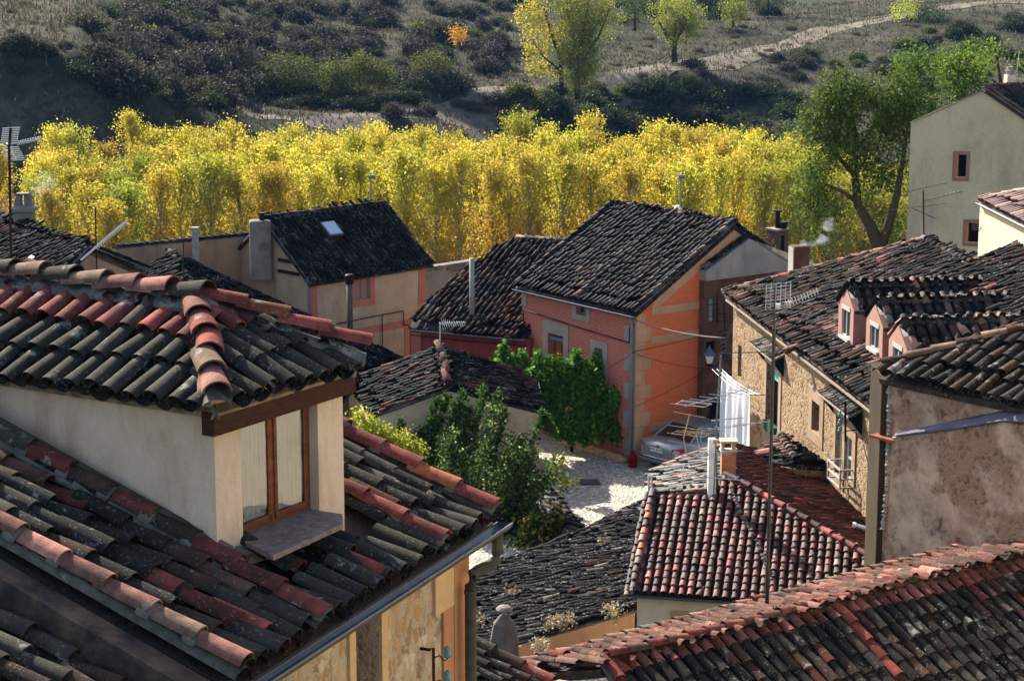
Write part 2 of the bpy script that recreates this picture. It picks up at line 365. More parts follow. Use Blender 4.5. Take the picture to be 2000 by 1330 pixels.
# ------------------------------------------------------------ walls
class Wall:
    """vertical wall from A (left) to B (right) seen from outside"""
    def __init__(s,A,B,z0,top,thick=.35,caps=False):
        s.caps=caps
        s.A=A3(A[0],A[1],0);s.B=A3(B[0],B[1],0);s.L=np.linalg.norm(s.B-s.A);s.d=(s.B-s.A)/s.L;s.n=A3(s.d[1],-s.d[0],0);s.z0=z0
        s.top=[(0,top),(s.L,top)] if isinstance(top,(int,float)) else list(top);s.holes=[];s.th=thick
    def px(s,x,y): p=onV(x,y,s.A,s.d);return float((p-s.A)@s.d),float(p[2])
    def rect(s,x0,y0,x1,y1):
        """photo rectangle -> (u0,u1,z0,z1); heights taken at the left edge"""
        ua,_=s.px(x0,y0);ub,_=s.px(x1,y0);xc=x0;_,za=s.px(x0,y0);_,zb=s.px(x0,y1);return (min(ua,ub),max(ua,ub),min(za,zb),max(za,zb))
    def P(s,u,z,o=0): return s.A+s.d*u+s.n*o+A3(0,0,z)
    def hole(s,u0,u1,z0,z1,depth=.22): s.holes.append((u0,u1,z0,z1,depth));return (u0,u1,z0,z1)
    def topz(s,u):
        return float(np.interp(u,[t[0] for t in s.top],[t[1] for t in s.top]))
    def mesh(s,m,mi=0,holemat=0):
        us=sorted(set([0,s.L]+[t[0] for t in s.top]+[h[0] for h in s.holes]+[h[1] for h in s.holes]));us=[u for u in us if -1e-6<=u<=s.L+1e-6]
        for a,b in zip(us[:-1],us[1:]):
            if b-a<1e-4: continue
            mid=(a+b)/2;hs=sorted([h for h in s.holes if h[0]<mid<h[1]],key=lambda h:h[2]);z=s.z0
            for h in hs:
                if h[2]>z: m.add([s.P(a,z),s.P(b,z),s.P(b,h[2]),s.P(a,h[2])],[(0,1,2,3)],mi=mi)
                z=h[3]
            m.add([s.P(a,z),s.P(b,z),s.P(b,s.topz(b)),s.P(a,s.topz(a))],[(0,1,2,3)],mi=mi)
            m.add([s.P(a,s.topz(a)),s.P(b,s.topz(b)),s.P(b,s.topz(b),-s.th),s.P(a,s.topz(a),-s.th)],[(0,1,2,3)],mi=mi)
        for (u0,u1,z0,z1,dp) in s.holes:
            c=[(u0,z0),(u1,z0),(u1,z1),(u0,z1)]
            for i in range(4):
                p,q=c[i],c[(i+1)%4];m.add([s.P(*p),s.P(*q),s.P(*q,-dp),s.P(*p,-dp)],[(0,1,2,3)],mi=mi)
        for u in ((0,s.L) if s.caps else ()): m.add([s.P(u,s.z0),s.P(u,s.topz(u)),s.P(u,s.topz(u),-s.th),s.P(u,s.z0,-s.th)],[(0,1,2,3)],mi=mi)
        return m
    def uvf(s): return lambda co:((np.array(co)-s.A)@s.d,co[2])
    def plate(s,m,u0,u1,z0,z1,out=.03,inn=.02,mi=0):
        m.box(s.A,s.d,s.n,A3(0,0,1),(u0,u1),(-inn,out),(z0,z1),mi=mi)
    def surround(s,m,h,w,out=.03,lint=None,sill=None):
        u0,u1,z0,z1=h[:4];l=lint or w;sl=sill if sill is not None else w
        s.plate(m,u0-w,u0-.002,z0,z1,out);s.plate(m,u1+.002,u1+w,z0,z1,out);s.plate(m,u0-w,u1+w,z1+.002,z1+l,out)
        if sl: s.plate(m,u0-w,u1+w,z0-sl,z0-.002,out)
def window(wall,h,parent,frame,pane,depth=.15,fw=.05,nv=1,nh=0,name='window'):
    """frame mesh with a pane sub-part set back inside the hole"""
    u0,u1,z0,z1=h[:4];m=MB();d=-depth
    B=lambda a,b,c,e:m.box(wall.A,wall.d,wall.n,A3(0,0,1),(a,b),(d-.03,d+.03),(c,e))
    B(u0,u0+fw,z0,z1);B(u1-fw,u1,z0,z1);B(u0+fw,u1-fw,z0,z0+fw);B(u0+fw,u1-fw,z1-fw,z1)
    for i in range(nv):
        c=u0+(u1-u0)*(i+1)/(nv+1);B(c-fw*.5,c+fw*.5,z0+fw,z1-fw)
    for i in range(nh):
        c=z0+(z1-z0)*(i+1)/(nh+1);m.box(wall.A,wall.d,wall.n,A3(0,0,1),(u0+fw,u1-fw),(d-.025,d+.025),(c-fw*.35,c+fw*.35))
    w=m.build(name,frame,parent)
    p=MB();p.box(wall.A,wall.d,wall.n,A3(0,0,1),(u0+.01,u1-.01),(d-.012,d-.004),(z0+.01,z1-.01));p.build('pane',pane,w)
    return w
def body(parent,name,walls,mat,z0=None,**k):
    m=MB()
    for w in walls: w.mesh(m)
    return m.build(name,mat,parent,uv=k.get('uv'),fixn=False)
Zup=A3(0,0,1)
# ------------------------------------------------------------ shared materials
M_far=tile_mat('old_tiles',lichen=.5,dark=.8,lichcol=(.22,.21,.19),rough=.7)
M_dark=tile_mat('black_tiles',lichen=.55,dark=.85,lichcol=(.21,.21,.20),rough=.6,spec=.05)
M_clean=tile_mat('clean_tiles',lichen=.15,dark=.45,rough=.5,spec=.15)
M_near=tile_mat('near_tiles',near=True,lichen=.85,moss=.6,dark=.6,lichcol=(.15,.145,.125))
M_mid=tile_mat('mid_tiles',near=True,lichen=.7,moss=.5,dark=.6,sc=7)
M_cream=plaster('cream_plaster',(.72,.56,.40),(.62,.46,.32),1.5,(.38,.21,.11),.65,bmp=.25,fine=60,dist=.004,smin=.45,smax=.72,streak=True)
M_grey=plaster('grey_plaster',(.22,.19,.165),(.15,.13,.115),.9,(.05,.045,.045),.7)
M_greylt=plaster('light_grey_plaster',(.36,.33,.28),(.27,.245,.21),.8,(.09,.08,.07),.6,streak=True)
M_tan=plaster('tan_plaster',(.33,.23,.15),(.25,.165,.10),.8,(.09,.07,.06),.6,streak=True,bmp=.6)
M_pink=plaster('pink_paint',(.42,.16,.11),(.36,.13,.09),1.5,(.22,.10,.08),.3)
M_redw=plaster('red_wall_paint',(.24,.045,.035),(.19,.04,.035),1.2,(.28,.13,.11),.35)
M_stoneband=plaster('pale_stone_trim',(.56,.34,.19),(.45,.27,.14),1.2,(.2,.13,.09),.4)
M_stonegrey=plaster('grey_stone_trim',(.33,.28,.22),(.26,.22,.18),1.5,(.15,.12,.1),.4)
M_brick=brick_mat('red_brick',(.70,.15,.05),(.60,.11,.04),(.60,.24,.12),.25,.065)
M_brickp=brick_mat('dull_red_brick',(.42,.085,.05),(.35,.065,.04),(.48,.28,.20),.25,.07)  # duller, darker brick than on the gable
M_rub=rubble('gold_rubble',[(.17,.10,.05),(.32,.22,.13),(.23,.14,.075),(.10,.065,.04),(.36,.26,.16)],(.24,.175,.11),6.5,mw=.13)
M_rubdk=rubble('dark_rubble',[(.12,.06,.04),(.20,.11,.07),(.09,.05,.035),(.16,.09,.06)],(.10,.065,.05),2.6,mw=.06)
M_rubnear=rubble('cream_rubble',[(.42,.29,.16),(.66,.52,.34),(.50,.30,.11),(.30,.22,.14),(.70,.60,.43)],(.44,.34,.22),8.5,mw=.13,bmp=.7,dist=.02,zs=.75)
M_rubnear2=rubble('patched_rubble',[(.16,.10,.07),(.26,.17,.11),(.12,.085,.065),(.22,.13,.08)],(.12,.09,.07),3.2,mw=.07,bmp=.9,dist=.04,patch=((.36,.25,.18),.55,.44,(.035,.03,.03)))
M_yel=plaster('yellow_trim',(.68,.46,.23),(.58,.38,.18),2,(.34,.2,.1),.3,bmp=.2,fine=50,dist=.004)
M_orng=plaster('orange_trim',(.55,.27,.13),(.45,.21,.10),2,(.3,.2,.15),.3,bmp=.2,fine=50,dist=.004)
M_wood=wood('brown_wood',(.10,.032,.016),(.22,.075,.035),(1,1,3))
M_beam=wood('dark_beam_wood',(.022,.010,.007),(.075,.030,.018),(2,2,12),.6)
M_woodgrey=wood('weathered_wood',(.16,.12,.09),(.28,.22,.17),(1,1,3),.8)
M_zinc=plain('zinc',(.20,.21,.22),.45,.6,.25,5)
M_zincd=plain('dark_gutter_metal',(.10,.105,.12),.4,.6,.3,6)
M_pipe=plain('weathered_pipe',(.085,.077,.055),.75,0,.3,7,.1)
M_dark=M_dark
M_black=plain('black_paint',(.012,.012,.014),.5)
M_iron=plain('rusty_iron',(.035,.018,.014),.7,.3,.4,20)
M_glass=glass('dark_glass');M_gap=plain('dark_interior',(.010,.009,.010),.9)
M_curt=plain('white_curtain',(.50,.52,.50),.8,0,.10,5)
M_alu=plain('aluminium',(.62,.62,.60),.35,.6);M_brass=plain('yellowed_aluminium',(.50,.42,.25),.4,.4)
M_white=plain('white_paint',(.72,.71,.67),.5,0,.08,6)
M_conc=plain('concrete_pole',(.26,.245,.22),.9,0,.25,4,.2)
# ============================================================ HOUSE A (near left, with dormer)
dA=nrm(A3(.43,1,0)); PdA=onY(425,1085,15.0)
house=empty('near_house',onZ(800,1290,6.0)+A3(-.6,0,-6.2),'near cream and stone house with a wooden beamed dormer window and black gutter','house')
rA=Roof(PdA-Zup*.10,dA,21)
pe=rA.at(968,1012);ue=(pe-rA.P)@rA.d;ve=(pe-rA.P)@rA.v
pl=rA.at(470,1330);ul=(pl-rA.P)@rA.d
u_near=(rA.at(300,1250)-rA.P)@rA.d
rA.uv=[(u_near+.02,ve),(ue,ve),(ue,4.2),(u_near+.02,4.2)];rA.pts=[rA.W(u,v) for u,v in rA.uv]
vEave=ve
chA={'brown':3,'dred':2,'dark':3,'black':1}
T=Tiles()
def covered(u,v):   # not under the dormer body
    return (u>.08)&(u<1.86)&(v>-.36-.10*u)
def spA(u,v,c):
    k=(v<vEave+.40); c[k]=np.array(PAL['grey'])*(.7+.5*rng.random((k.sum(),1)))
palA={'grey':5,'dark':4,'brown':2.5,'red':.6,'dred':1.2,'umber':2,'lgrey':.3}
rA.tiles(T,sp=.225,ex=.37,r=.094,pal=palA,seg=9,th=.014,ns=3,jit=1.2,special=spA,skip=covered,lift=.035,amp=.8,chpal=chA)
rA.slab(T,.14,.05)
# raised cemented courses
palR={'red':6,'pink':2,'orange':1,'brown':1};palRp={'pink':5,'red':3,'tan':1}
collars=MB()
def course(u,v0,v1,pal,r=.098,ex=.40):
    n_=int(round((v1-v0)/ex));e_=(v1-v0)/n_
    for k_ in range(n_):
        if rng.random()<.85:
            c_=[rA.W(u,v0+k_*e_+dv,.085) for dv in (-.02,.03,.09)];P_=[];
            for j_,(c0,rr_0) in enumerate(zip(c_,(r*.97,r*1.13,r*1.0))):
                for q_ in range(9): th=math.pi*q_/8;P_.append(c0+rA.d*rr_0*math.cos(th)*(1+rng.normal(0,.02))+rA.n*(rr_0*.8*math.sin(th)+.03)*(1+rng.normal(0,.02)))
            collars.add(P_,[(j_*9+q_,j_*9+q_+1,j_*9+q_+10,j_*9+q_+9) for j_ in (0,1) for q_ in range(8)])
    ridge(T,rA.W(u,v0,.09),rA.W(u,v1,.09),r=r,ex=ex,pal=pal,up=rA.n,seg=10,th=.014,lift=.035,mortar=(.13,.125,.10),ns=3,base=.03)
course(u_near+.10,vEave,4.2,palRp)
course(ue-.10,vEave,4.2,{'red':5,'orange':1},.10)
u2=(rA.at(600,1215)-rA.P)@rA.d;course(u2,vEave,4.2,{'red':4,'brown':3,'grey':2})
u3=(rA.at(835,1070)-rA.P)@rA.d;course(u3,vEave,4.2,{'red':4,'pink':2},.092)
# a few loose red replacement tiles
for (x,y) in ((700,1120),(540,1110),(470,1230),(300,1150)):
    q=rA.at(x,y);u=(q-rA.P)@rA.d;v=(q-rA.P)@rA.v;ridge(T,rA.W(u,v-.2,.05),rA.W(u,v+.2,.05),r=.094,ex=.4,pal={'red':3,'dred':1},up=rA.n,seg=10,mortar=None,base=.02)
ro=T.build('roof',M_near,house);shade(ro)
# mortar lumps along roof/dormer junction and at the verge
def lumps(m,pts,r0,r1,n,seed=1):
    rr=np.random.default_rng(seed);pts=[np.asarray(p,float) for p in pts]
    for k in range(n):
        t=rr.random()*(len(pts)-1);i=int(t);p=pts[i]*(1-(t-i))+pts[i+1]*(t-i);r=r0+(r1-r0)*rr.random()
        bm=bmesh.new();bmesh.ops.create_icosphere(bm,subdivisions=2,radius=r)
        o=rr.random(3)*20;vs=[]
        for v in bm.verts:
            f=.75+.5*float(vnoise(v.co.x/r*1.3+o[0],v.co.y/r*1.3+v.co.z/r+o[1]));vs.append(p+np.array(v.co)*f*A3(1,1,.7)+A3(rr.normal(0,r*.2),rr.normal(0,r*.2),0))
        m.add(vs,[tuple(v.index for v in f.verts) for f in bm.faces]);bm.free()
M_mortar=plaster('old_mortar',(.17,.155,.13),(.09,.085,.075),6,(.04,.04,.035),.6,fine=80,bmp=.6,dist=.006)
m=MB();jl=[rA.W(-.04,v,.13) for v in np.linspace(.1,4,14)]
m.prism([rA.W(-.17,-.1,.05),rA.W(-.17,4.2,.05),rA.W(.04,4.2,.16),rA.W(.04,-.05,.16)],rA.n*.05)
lumps(m,jl,.04,.07,70,3);lumps(m,[rA.W(u,-.02-.0,.04) for u in (0,.3)],.08,.13,7,5);lumps(m,[rA.W(u,.10,.05) for u in (1.7,2.1)],.06,.1,8,6)
pass
jo=m.build('mortar_joint',M_mortar,house,smooth=True);collars.build('cement_joint',M_mortar,house,smooth=True)
# walls below (front faces lower right)
wallL=rA.W(u_near+.1,vEave+.24)+0;wallR=rA.W(ue-.16,vEave+.24)
zt=wallR[2]-.10
wa=Wall(wallL-dA*0.0,wallR,zt-5.5,zt,thick=.4)
hu0,_=wa.px(690,1250);hu1,_=wa.px(738,1250);_,hz=wa.px(738,1190)
h=wa.hole(hu0,hu1+.02,zt-3,zt-.20,.30)
wside=Wall(wallR,wallR-A3(dA[1],-dA[0],0)*4.5,zt-5.5,[(0,zt),(4.5,zt+1.7)],thick=.4)
bo=MB();wa.mesh(bo,0);wside.mesh(bo,1)
bo.build('wall',[M_rubnear,M_orng],house,fixn=False)
t=MB();w2=.11
wa.plate(t,0,wa.L,zt-.20,zt,.028)
wa.plate(t,hu0-w2,hu0-.002,zt-5.5,zt-.202,.028);wa.plate(t,hu1+.022,hu1+.022+w2,zt-5.5,zt-.202,.028)
uq,_=wa.px(845,1150);_,zq=wa.px(845,1205)
wa.plate(t,uq,wa.L-.30,zq,zt-.202,.03)
t.build('painted_trim',M_yel,house,bev=.004)
t=MB();wa.plate(t,wa.L-.298,wa.L+.012,zt-5.5,zt-.202,.032);uq2,_=wa.px(862,1250)
wa.plate(t,uq2,wa.L-.30,zt-5.5,zq-.002,.026);t.build('corner_trim',M_orng,house,bev=.004)
t=MB();t.box(wa.A,wa.d,wa.n,Zup,(hu0+.005,hu1+.015),(-.29,-.27),(zt-3,zt-.21));t.box(wa.A,wa.d,wa.n,Zup,(hu0,hu0+.04),(-.27,-.05),(zt-3,zt-.21))
t.build('shutter',M_wood,house)
# gutter: half round channel
def gutter(P,Q,r,mat,parent,name='gutter',seg=8,th=.008):
    P=np.asarray(P,float);Q=np.asarray(Q,float);b=nrm(Q-P);a=nrm(np.cross(b,Zup));V=[];F=[]
    for e,pt in enumerate((P,Q)):
        for rr in (r,r-th):
            for k in range(seg+1): th_=math.pi+math.pi*k/seg;V.append(pt+a*rr*math.cos(th_)+Zup*rr*math.sin(th_))
    S=seg+1
    for k in range(seg): F+=[(k,k+1,2*S+k+1,2*S+k),(S+k,S+k+1,3*S+k+1,3*S+k),(k,k+1,S+k+1,S+k),(2*S+k,2*S+k+1,3*S+k+1,3*S+k)]
    F+=[(0,S,3*S,2*S),(seg,S+seg,3*S+seg,2*S+seg)]
    m=MB();m.add(V,F)
    # rolled front bead and end cap
    m.tube([P-a*0+a*r*(1 if True else -1),Q+a*r],th*1.3,6)
    m.add([P]+[P+a*r*math.cos(math.pi+math.pi*k/seg)+Zup*r*math.sin(math.pi+math.pi*k/seg) for k in range(S)],[tuple(range(S+1))])
    m.add([Q]+[Q+a*r*math.cos(math.pi+math.pi*k/seg)+Zup*r*math.sin(math.pi+math.pi*k/seg) for k in range(S)],[tuple(range(S+1))])
    return m.build(name,mat,parent,fixn=False)
hA=A3(dA[1],-dA[0],0)
g0=rA.W(u_near-.1,vEave)+hA*.045-Zup*.06;g1=rA.W(ue,vEave)+hA*.045-Zup*.06+dA*.10
gutter(g0,g1,.075,M_zincd,house,seg=10)
# down pipe with swan neck
pz=zt-.35;pp=wallR-dA*.20+hA*.10
us,_=wa.px(893,1200);pp=wa.P(us,0)+wa.n*.13
gx=g1-dA*.16
pts=[gx-Zup*.05,gx-Zup*.17,gx-Zup*.22-dA*.02-hA*.01]
pts+=[gx*(1-t_)+A3(pp[0],pp[1],0)*t_ for t_ in ()]
a0=gx-Zup*.24;b0=A3(pp[0],pp[1],gx[2]-.40)
path=[gx-Zup*.05,a0,a0*.93+b0*.07-Zup*.045,a0*.75+b0*.25-Zup*.05,a0*.3+b0*.7+Zup*.0,b0*.92+a0*.08+Zup*.01,b0-Zup*.07,b0-Zup*.5,b0-Zup*4.5]
m=MB();m.tube(path,.052,14)
for z_ in (.12,1.05,2.2): m.tube([b0-Zup*z_,b0-Zup*(z_+.03)],.058,14)
m.tube([a0+Zup*.03,a0-Zup*.0],.058,14)
m.build('drain_pipe',M_pipe,house,smooth=True)
# ---- dormer
dF=nrm(A3(.61,1,0));dLf=A3(-dF[1],dF[0],0)
CA=PdA.copy();E0=onV(430,790,CA,dF);zE=E0[2];RR=onV(668,715,CA,dF);wF=np.linalg.norm((RR-CA)[:2])
zB=CA[2]-.5
wf=Wall(CA,CA+dF*wF,zB,zE-.02,thick=.16)
wl=Wall(CA+dLf*4.2,CA,zB,zE-.02,thick=.16)
wr=Wall(CA+dF*wF,CA+dF*wF+dLf*4.2,zB,zE-.02,thick=.16)
ua,_=wf.px(471,900);ub,_=wf.px(622,900);_,zs=wf.px(471,1060);_,zw=wf.px(471,800)
hw=wf.hole(ua,ub,zs,zw+.05,.13)
dm=MB()
for w in (wf,wl,wr): w.mesh(dm)
dorm=dm.build('dormer',M_cream,house,fixn=False)
dw=.12
win=window(wf,hw,dorm,M_wood,M_curt,depth=dw,fw=.045,nv=1,name='window_frame')
# leaf stiles in front, glass, lace curtains as flat sub parts
m=MB();c=(ua+ub)/2;
for (a_,b_) in ((ua+.045,c-.02),(c+.02,ub-.045)):
    for (p,q,r_,s_) in ((a_,a_+.04,zs+.05,zw),(b_-.04,b_,zs+.05,zw),(a_,b_,zs+.05,zs+.10),(a_,b_,zw-.01,zw+.03)):
        m.box(wf.A,wf.d,wf.n,Zup,(p,q),(-dw+.012,-dw+.04),(r_,s_))
m.build('window_sash',M_wood,dorm,bev=.003)
m=MB();nc=60
for (a_,b_) in ((ua+.07,c-.05),(c+.05,ub-.075)):
    V=[];F=[]
    for i in range(nc+1):
        u=a_+(b_-a_)*i/nc;o=-dw+.015+.006*math.sin(i*1.1)+.004*math.sin(i*.37+1);zz=zs+.13+.03*abs(((i/nc*5)%1)-.5)*2
        for k in range(9): V.append(wf.P(u+.003*math.sin(k*1.7+i*.2),zz+(zw-.0-zz)*k/8,o+.003*math.sin(k*2.1+i*.5)))
    for i in range(nc):
        for k in range(8): F.append((i*9+k,(i+1)*9+k,(i+1)*9+k+1,i*9+k+1))
    m.add(V,F)
m.build('lace_curtain',M_curt,dorm,smooth=True,fixn=False)
mgl,nt_,b_0=newmat('window_glass');ntr=nt_.nodes.new('ShaderNodeBsdfTransparent');ngl=nt_.nodes.new('ShaderNodeBsdfGlossy');ngl.inputs['Roughness'].default_value=.02;nmx=nt_.nodes.new('ShaderNodeMixShader');nfr=nt_.nodes.new('ShaderNodeFresnel');nfr.inputs[0].default_value=1.9;L(nt_,nfr.outputs[0],nmx.inputs[0]);L(nt_,ntr.outputs[0],nmx.inputs[1]);L(nt_,ngl.outputs[0],nmx.inputs[2]);L(nt_,nmx.outputs[0],nt_.nodes['Material Output'].inputs['Surface'])
m=MB()
for (a_,b_) in ((ua+.08,c-.055),(c+.055,ub-.08)): m.add([wf.P(a_,zs+.09,-dw+.028),wf.P(b_,zs+.09,-dw+.03),wf.P(b_,zw+.0,-dw+.03),wf.P(a_,zw+.0,-dw+.028)],[(0,1,2,3)])
m.build('glass_pane',mgl,dorm,fixn=False)
zs+=.02;m=MB();m.prism([wf.P(ua+.003,zs,-.125),onZ(473,1054,zs),onZ(534,1084,zs),onZ(670,1022,zs),onZ(669,1003,zs),onZ(626,997,zs),wf.P(ub-.003,zs,-.125)],Zup*-.045)
m.build('sill',plain('purple_slate_sill',(.20,.145,.12),.7,0,.4,14,.3),dorm,bev=.006)
# beam
m=MB();zb0=zE-.20;zb1=zE-.015
m.box(CA*A3(1,1,0),dF,wf.n,Zup,(-.12,wF+.05),(-.02,.10),(zb0,zb1))
m.build('beam',M_beam,dorm,bev=.006)
m=MB();m.box(CA*A3(1,1,0),dF,wf.n,Zup,(-.06,wF+.03),(-.10,.03),(zb1+.002,zb1+.12));m.build('eave_board',M_yel,dorm)
# dormer roof (hipped)
T=Tiles();sl=27;tn=math.tan(R(sl));hw2=wF/2
apx=CA+dF*hw2+dLf*hw2;apx=A3(apx[0],apx[1],zE+.10+hw2*tn)
rb=apx+dLf*4.0
oh=.14;zo=-oh*tn
cL=A3(*(CA[:2]),zE+.10)-dLf*oh-dF*oh+Zup*zo;cR=cL+dF*(wF+oh+.04);bL=cL+dLf*4.4;bR=cR+dLf*4.4
palD={'grey':4,'dark':3,'red':2.2,'pink':.6,'brown':1.5,'dred':1}
apx2=apx+Zup*.0
def dspecial(r,row0=.34):
    def f(u,v,c):
        k=(v<row0);c[k]=np.array(PAL['grey'])*(.7+.45*rng.random((k.sum(),1)))
        k=(v>=row0)&(v<2*row0+.02);q=rng.random(len(u))<.65;kk=k&q;c[kk]=(np.array(PAL['red'])*(1-.4*rng.random((kk.sum(),1))))+np.array([.05,.02,.02])*rng.random((kk.sum(),1))
        k=(v>=2*row0+.02);q=rng.random(len(u))<.8;kk=k&q;c[kk]=np.array(PAL['red'])*(1-.3*rng.random((kk.sum(),1)))
    return f
rl=Roof(bL,nrm(cL-bL),sl,pts=None);rl.pts=[bL,cL,apx2,apx2+dLf*4.2];rl.uv=[((p-rl.P)@rl.d,(p-rl.P)@rl.v) for p in rl.pts]
rf=Roof(cL,dF,sl);rf.pts=[cL,cR,apx2];rf.uv=[((p-rf.P)@rf.d,(p-rf.P)@rf.v) for p in rf.pts]
rr_=Roof(cR,dLf,sl);rr_.pts=[cR,bR,apx2+dLf*4.2,apx2];rr_.uv=[((p-rr_.P)@rr_.d,(p-rr_.P)@rr_.v) for p in rr_.pts]
for q in (rl,rf,rr_):
    q.tiles(T,sp=.215,ex=.36,r=.083,pal=palD,chpal={'dark':3,'black':2,'brown':2,'dred':1},seg=9,th=.014,ns=3,jit=1.1,special=dspecial(q,.36),rowphase=False,over=.07,lift=.035,noise_s=3,ln=.44)
    q.slab(T,.05,.055,(.40,.32,.2))
palH={'pink':3,'red':3,'tan':2,'brown':1,'orange':.8}
ridge(T,cL+Zup*.05+(cL-apx2)*.05,apx2+Zup*.02,r=.115,ex=.30,pal=palH,seg=12,th=.016,ns=3,lift=.05,base=.07,jit=2,flat=.9)
ridge(T,cR+Zup*.05+(cR-apx2)*.03,apx2+Zup*.04,r=.095,ex=.34,pal={'red':3,'orange':2},seg=12,th=.016,ns=3,lift=.05,base=.10,flat=.9)
ridge(T,apx2+Zup*.03-dLf*.12,apx2+dLf*4.1+Zup*.03,r=.115,ex=.34,pal={'pink':3,'tan':2,'grey':1.5,'red':1},seg=12,th=.016,ns=3,lift=.05,base=.09,flat=.9)
ro=T.build('dormer_roof',M_near,dorm);shade(ro)
m=MB();lumps(m,[apx2-dLf*.10+Zup*.05,apx2+dLf*3.9+Zup*.03],.07,.11,60,11);m.build('ridge_mortar_joint',M_mortar,dorm,smooth=True);m=MB();lumps(m,[cR+Zup*.03,apx2+Zup*.05],.06,.09,30,12);lumps(m,[cL*.75+apx2*.25+Zup*.02,apx2+Zup*.02],.05,.07,12,13)
m.build('ridge_mortar_joint',M_mortar,dorm,smooth=True)
# ---- neighbour roof at the bottom left with its plastered party wall
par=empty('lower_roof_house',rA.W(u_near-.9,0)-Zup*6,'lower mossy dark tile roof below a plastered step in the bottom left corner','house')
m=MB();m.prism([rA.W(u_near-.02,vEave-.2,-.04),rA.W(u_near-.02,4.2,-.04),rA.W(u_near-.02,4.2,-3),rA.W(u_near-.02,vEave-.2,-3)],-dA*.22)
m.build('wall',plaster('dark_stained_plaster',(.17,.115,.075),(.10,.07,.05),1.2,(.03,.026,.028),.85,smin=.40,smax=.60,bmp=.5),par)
rN=Roof(rA.W(u_near-.27,vEave,-.30),dA,21);rN.uv=[(-2.6,-.9),(0,-.9),(0,4.2),(-2.6,4.2)];rN.pts=[rN.W(u,v) for u,v in rN.uv]
T=Tiles();rN.tiles(T,sp=.24,ex=.38,r=.092,pal={'dark':4,'grey':3,'brown':2,'dred':1},seg=8,th=.014,ns=2,jit=1.3,lift=.03);rN.slab(T,.12,.05)
o=T.build('roof',M_near,par);shade(o)
# ---- insulator bracket on the near house wall
ub_,zb_=wa.px(826,1262)
br=empty('insulator_bracket',wa.P(ub_,zb_-.35,.08),'rusty iron bracket with glass insulators on the near house wall beside the drain pipe','bracket')
m=MB();m.tube([wa.P(ub_-.05,zb_,0),wa.P(ub_-.05,zb_,.09),wa.P(ub_,zb_,.10),wa.P(ub_,zb_-.9,.10)],.014,6)
for k in (0,1,2):
    z_=zb_-.09-k*.22;m.tube([wa.P(ub_,z_,.10),wa.P(ub_+.08,z_,.12),wa.P(ub_+.12,z_-.06,.14),wa.P(ub_+.17,z_-.06,.15),wa.P(ub_+.17,z_,.15)],.006,5)
m.build('bracket_arm',M_iron,br)
mg,nt,b=newmat('green_glass');b.inputs['Base Color'].default_value=(.22,.40,.36,1);b.inputs['Transmission Weight'].default_value=.5;b.inputs['Roughness'].default_value=.12
for k in (0,1,2):
    z_=zb_-.09-k*.22;m=MB();m.lathe(wa.P(ub_+.17,z_-.04,.15),[(.030,0),(.040,.012),(.036,.045),(.026,.055),(.030,.07),(.028,.085),(.012,.10)],14);m.build('insulator',mg,br,smooth=True)
# ============================================================ B dark roof behind the dormer
PB=onY(785,705,68.5);rB=Roof(PB,nrm(A3(.43,1,0)),22,poly=[(785,703),(705,742),(560,900),(330,640),(352,540),(333,497),(352,503)])
hb=empty('long_dark_roof_house',rB.at(560,720)-Zup*5,'house with a long black tile slope descending behind the near dormer roof','house')
T=Tiles();palB={'black':9,'dark':5,'grey':.6,'brown':1.2,'red':.35,'tan':.25}
rB.tiles(T,sp=.24,ex=.36,r=.088,pal=palB,jit=1.5,sag=.05);rB.slab(T,.2,.05)
# small left plane of the hip
pk=rB.at(333,497);e1=rB.at(352,556)
hipd=nrm(pk-e1)
rB2=Roof(pk,nrm(A3(.55,-.85,0)),24,poly=[(333,497),(358,560),(230,600),(180,620),(262,540)])
rB2.tiles(T,sp=.24,ex=.36,r=.088,pal=palB,jit=1.5);rB2.slab(T,.2,.05)
ridge(T,rB.at(385,575)+Zup*.05,pk+Zup*.04,r=.13,ex=.4,pal={'tan':3,'lgrey':3,'pink':2,'grey':1},base=.06)
ridge(T,rB.at(785,703)+Zup*.0,pk+Zup*.0,r=.10,ex=.4,pal=palB,base=.03)
T.build('roof',M_far,hb)
m=MB();q=[rB.at(785,703),rB.at(705,742)];m.prism([q[0]-Zup*.2+A3(-.3,.1,0),q[1]-Zup*.2+A3(-.3,.1,0),q[1]-Zup*5+A3(-.3,.1,0),q[0]-Zup*5+A3(-.3,.1,0)],A3(-8,2,0));m.build('wall',M_tan,hb)
# flue on this roof
def flue(name,base,h,r,label,cat='flue',cap=True,mat=None,capmat=None,cr=1.5,ch=.28,lean=(0,0)):
    o=empty(name,base,label,cat);b=np.asarray(base,float);t_=b+A3(lean[0],lean[1],h)
    m=MB();m.tube([b-Zup*.3,t_],r,12);m.build('pipe',mat or M_pipe,o,smooth=True)
    if cap: m=MB();m.lathe(t_,[(r*cr*.9,-.02),(r*cr,0),(r*cr,ch),(r*cr*.7,ch+.03)],12);m.build('cap',capmat or M_black,o,smooth=False)
    return o
q=rB.at(684,652);hh=onY(684,553,q[1])[2]-q[2];flue('roof_flue',q,hh,.10,'tall metal flue with a round black cap on the long dark roof')
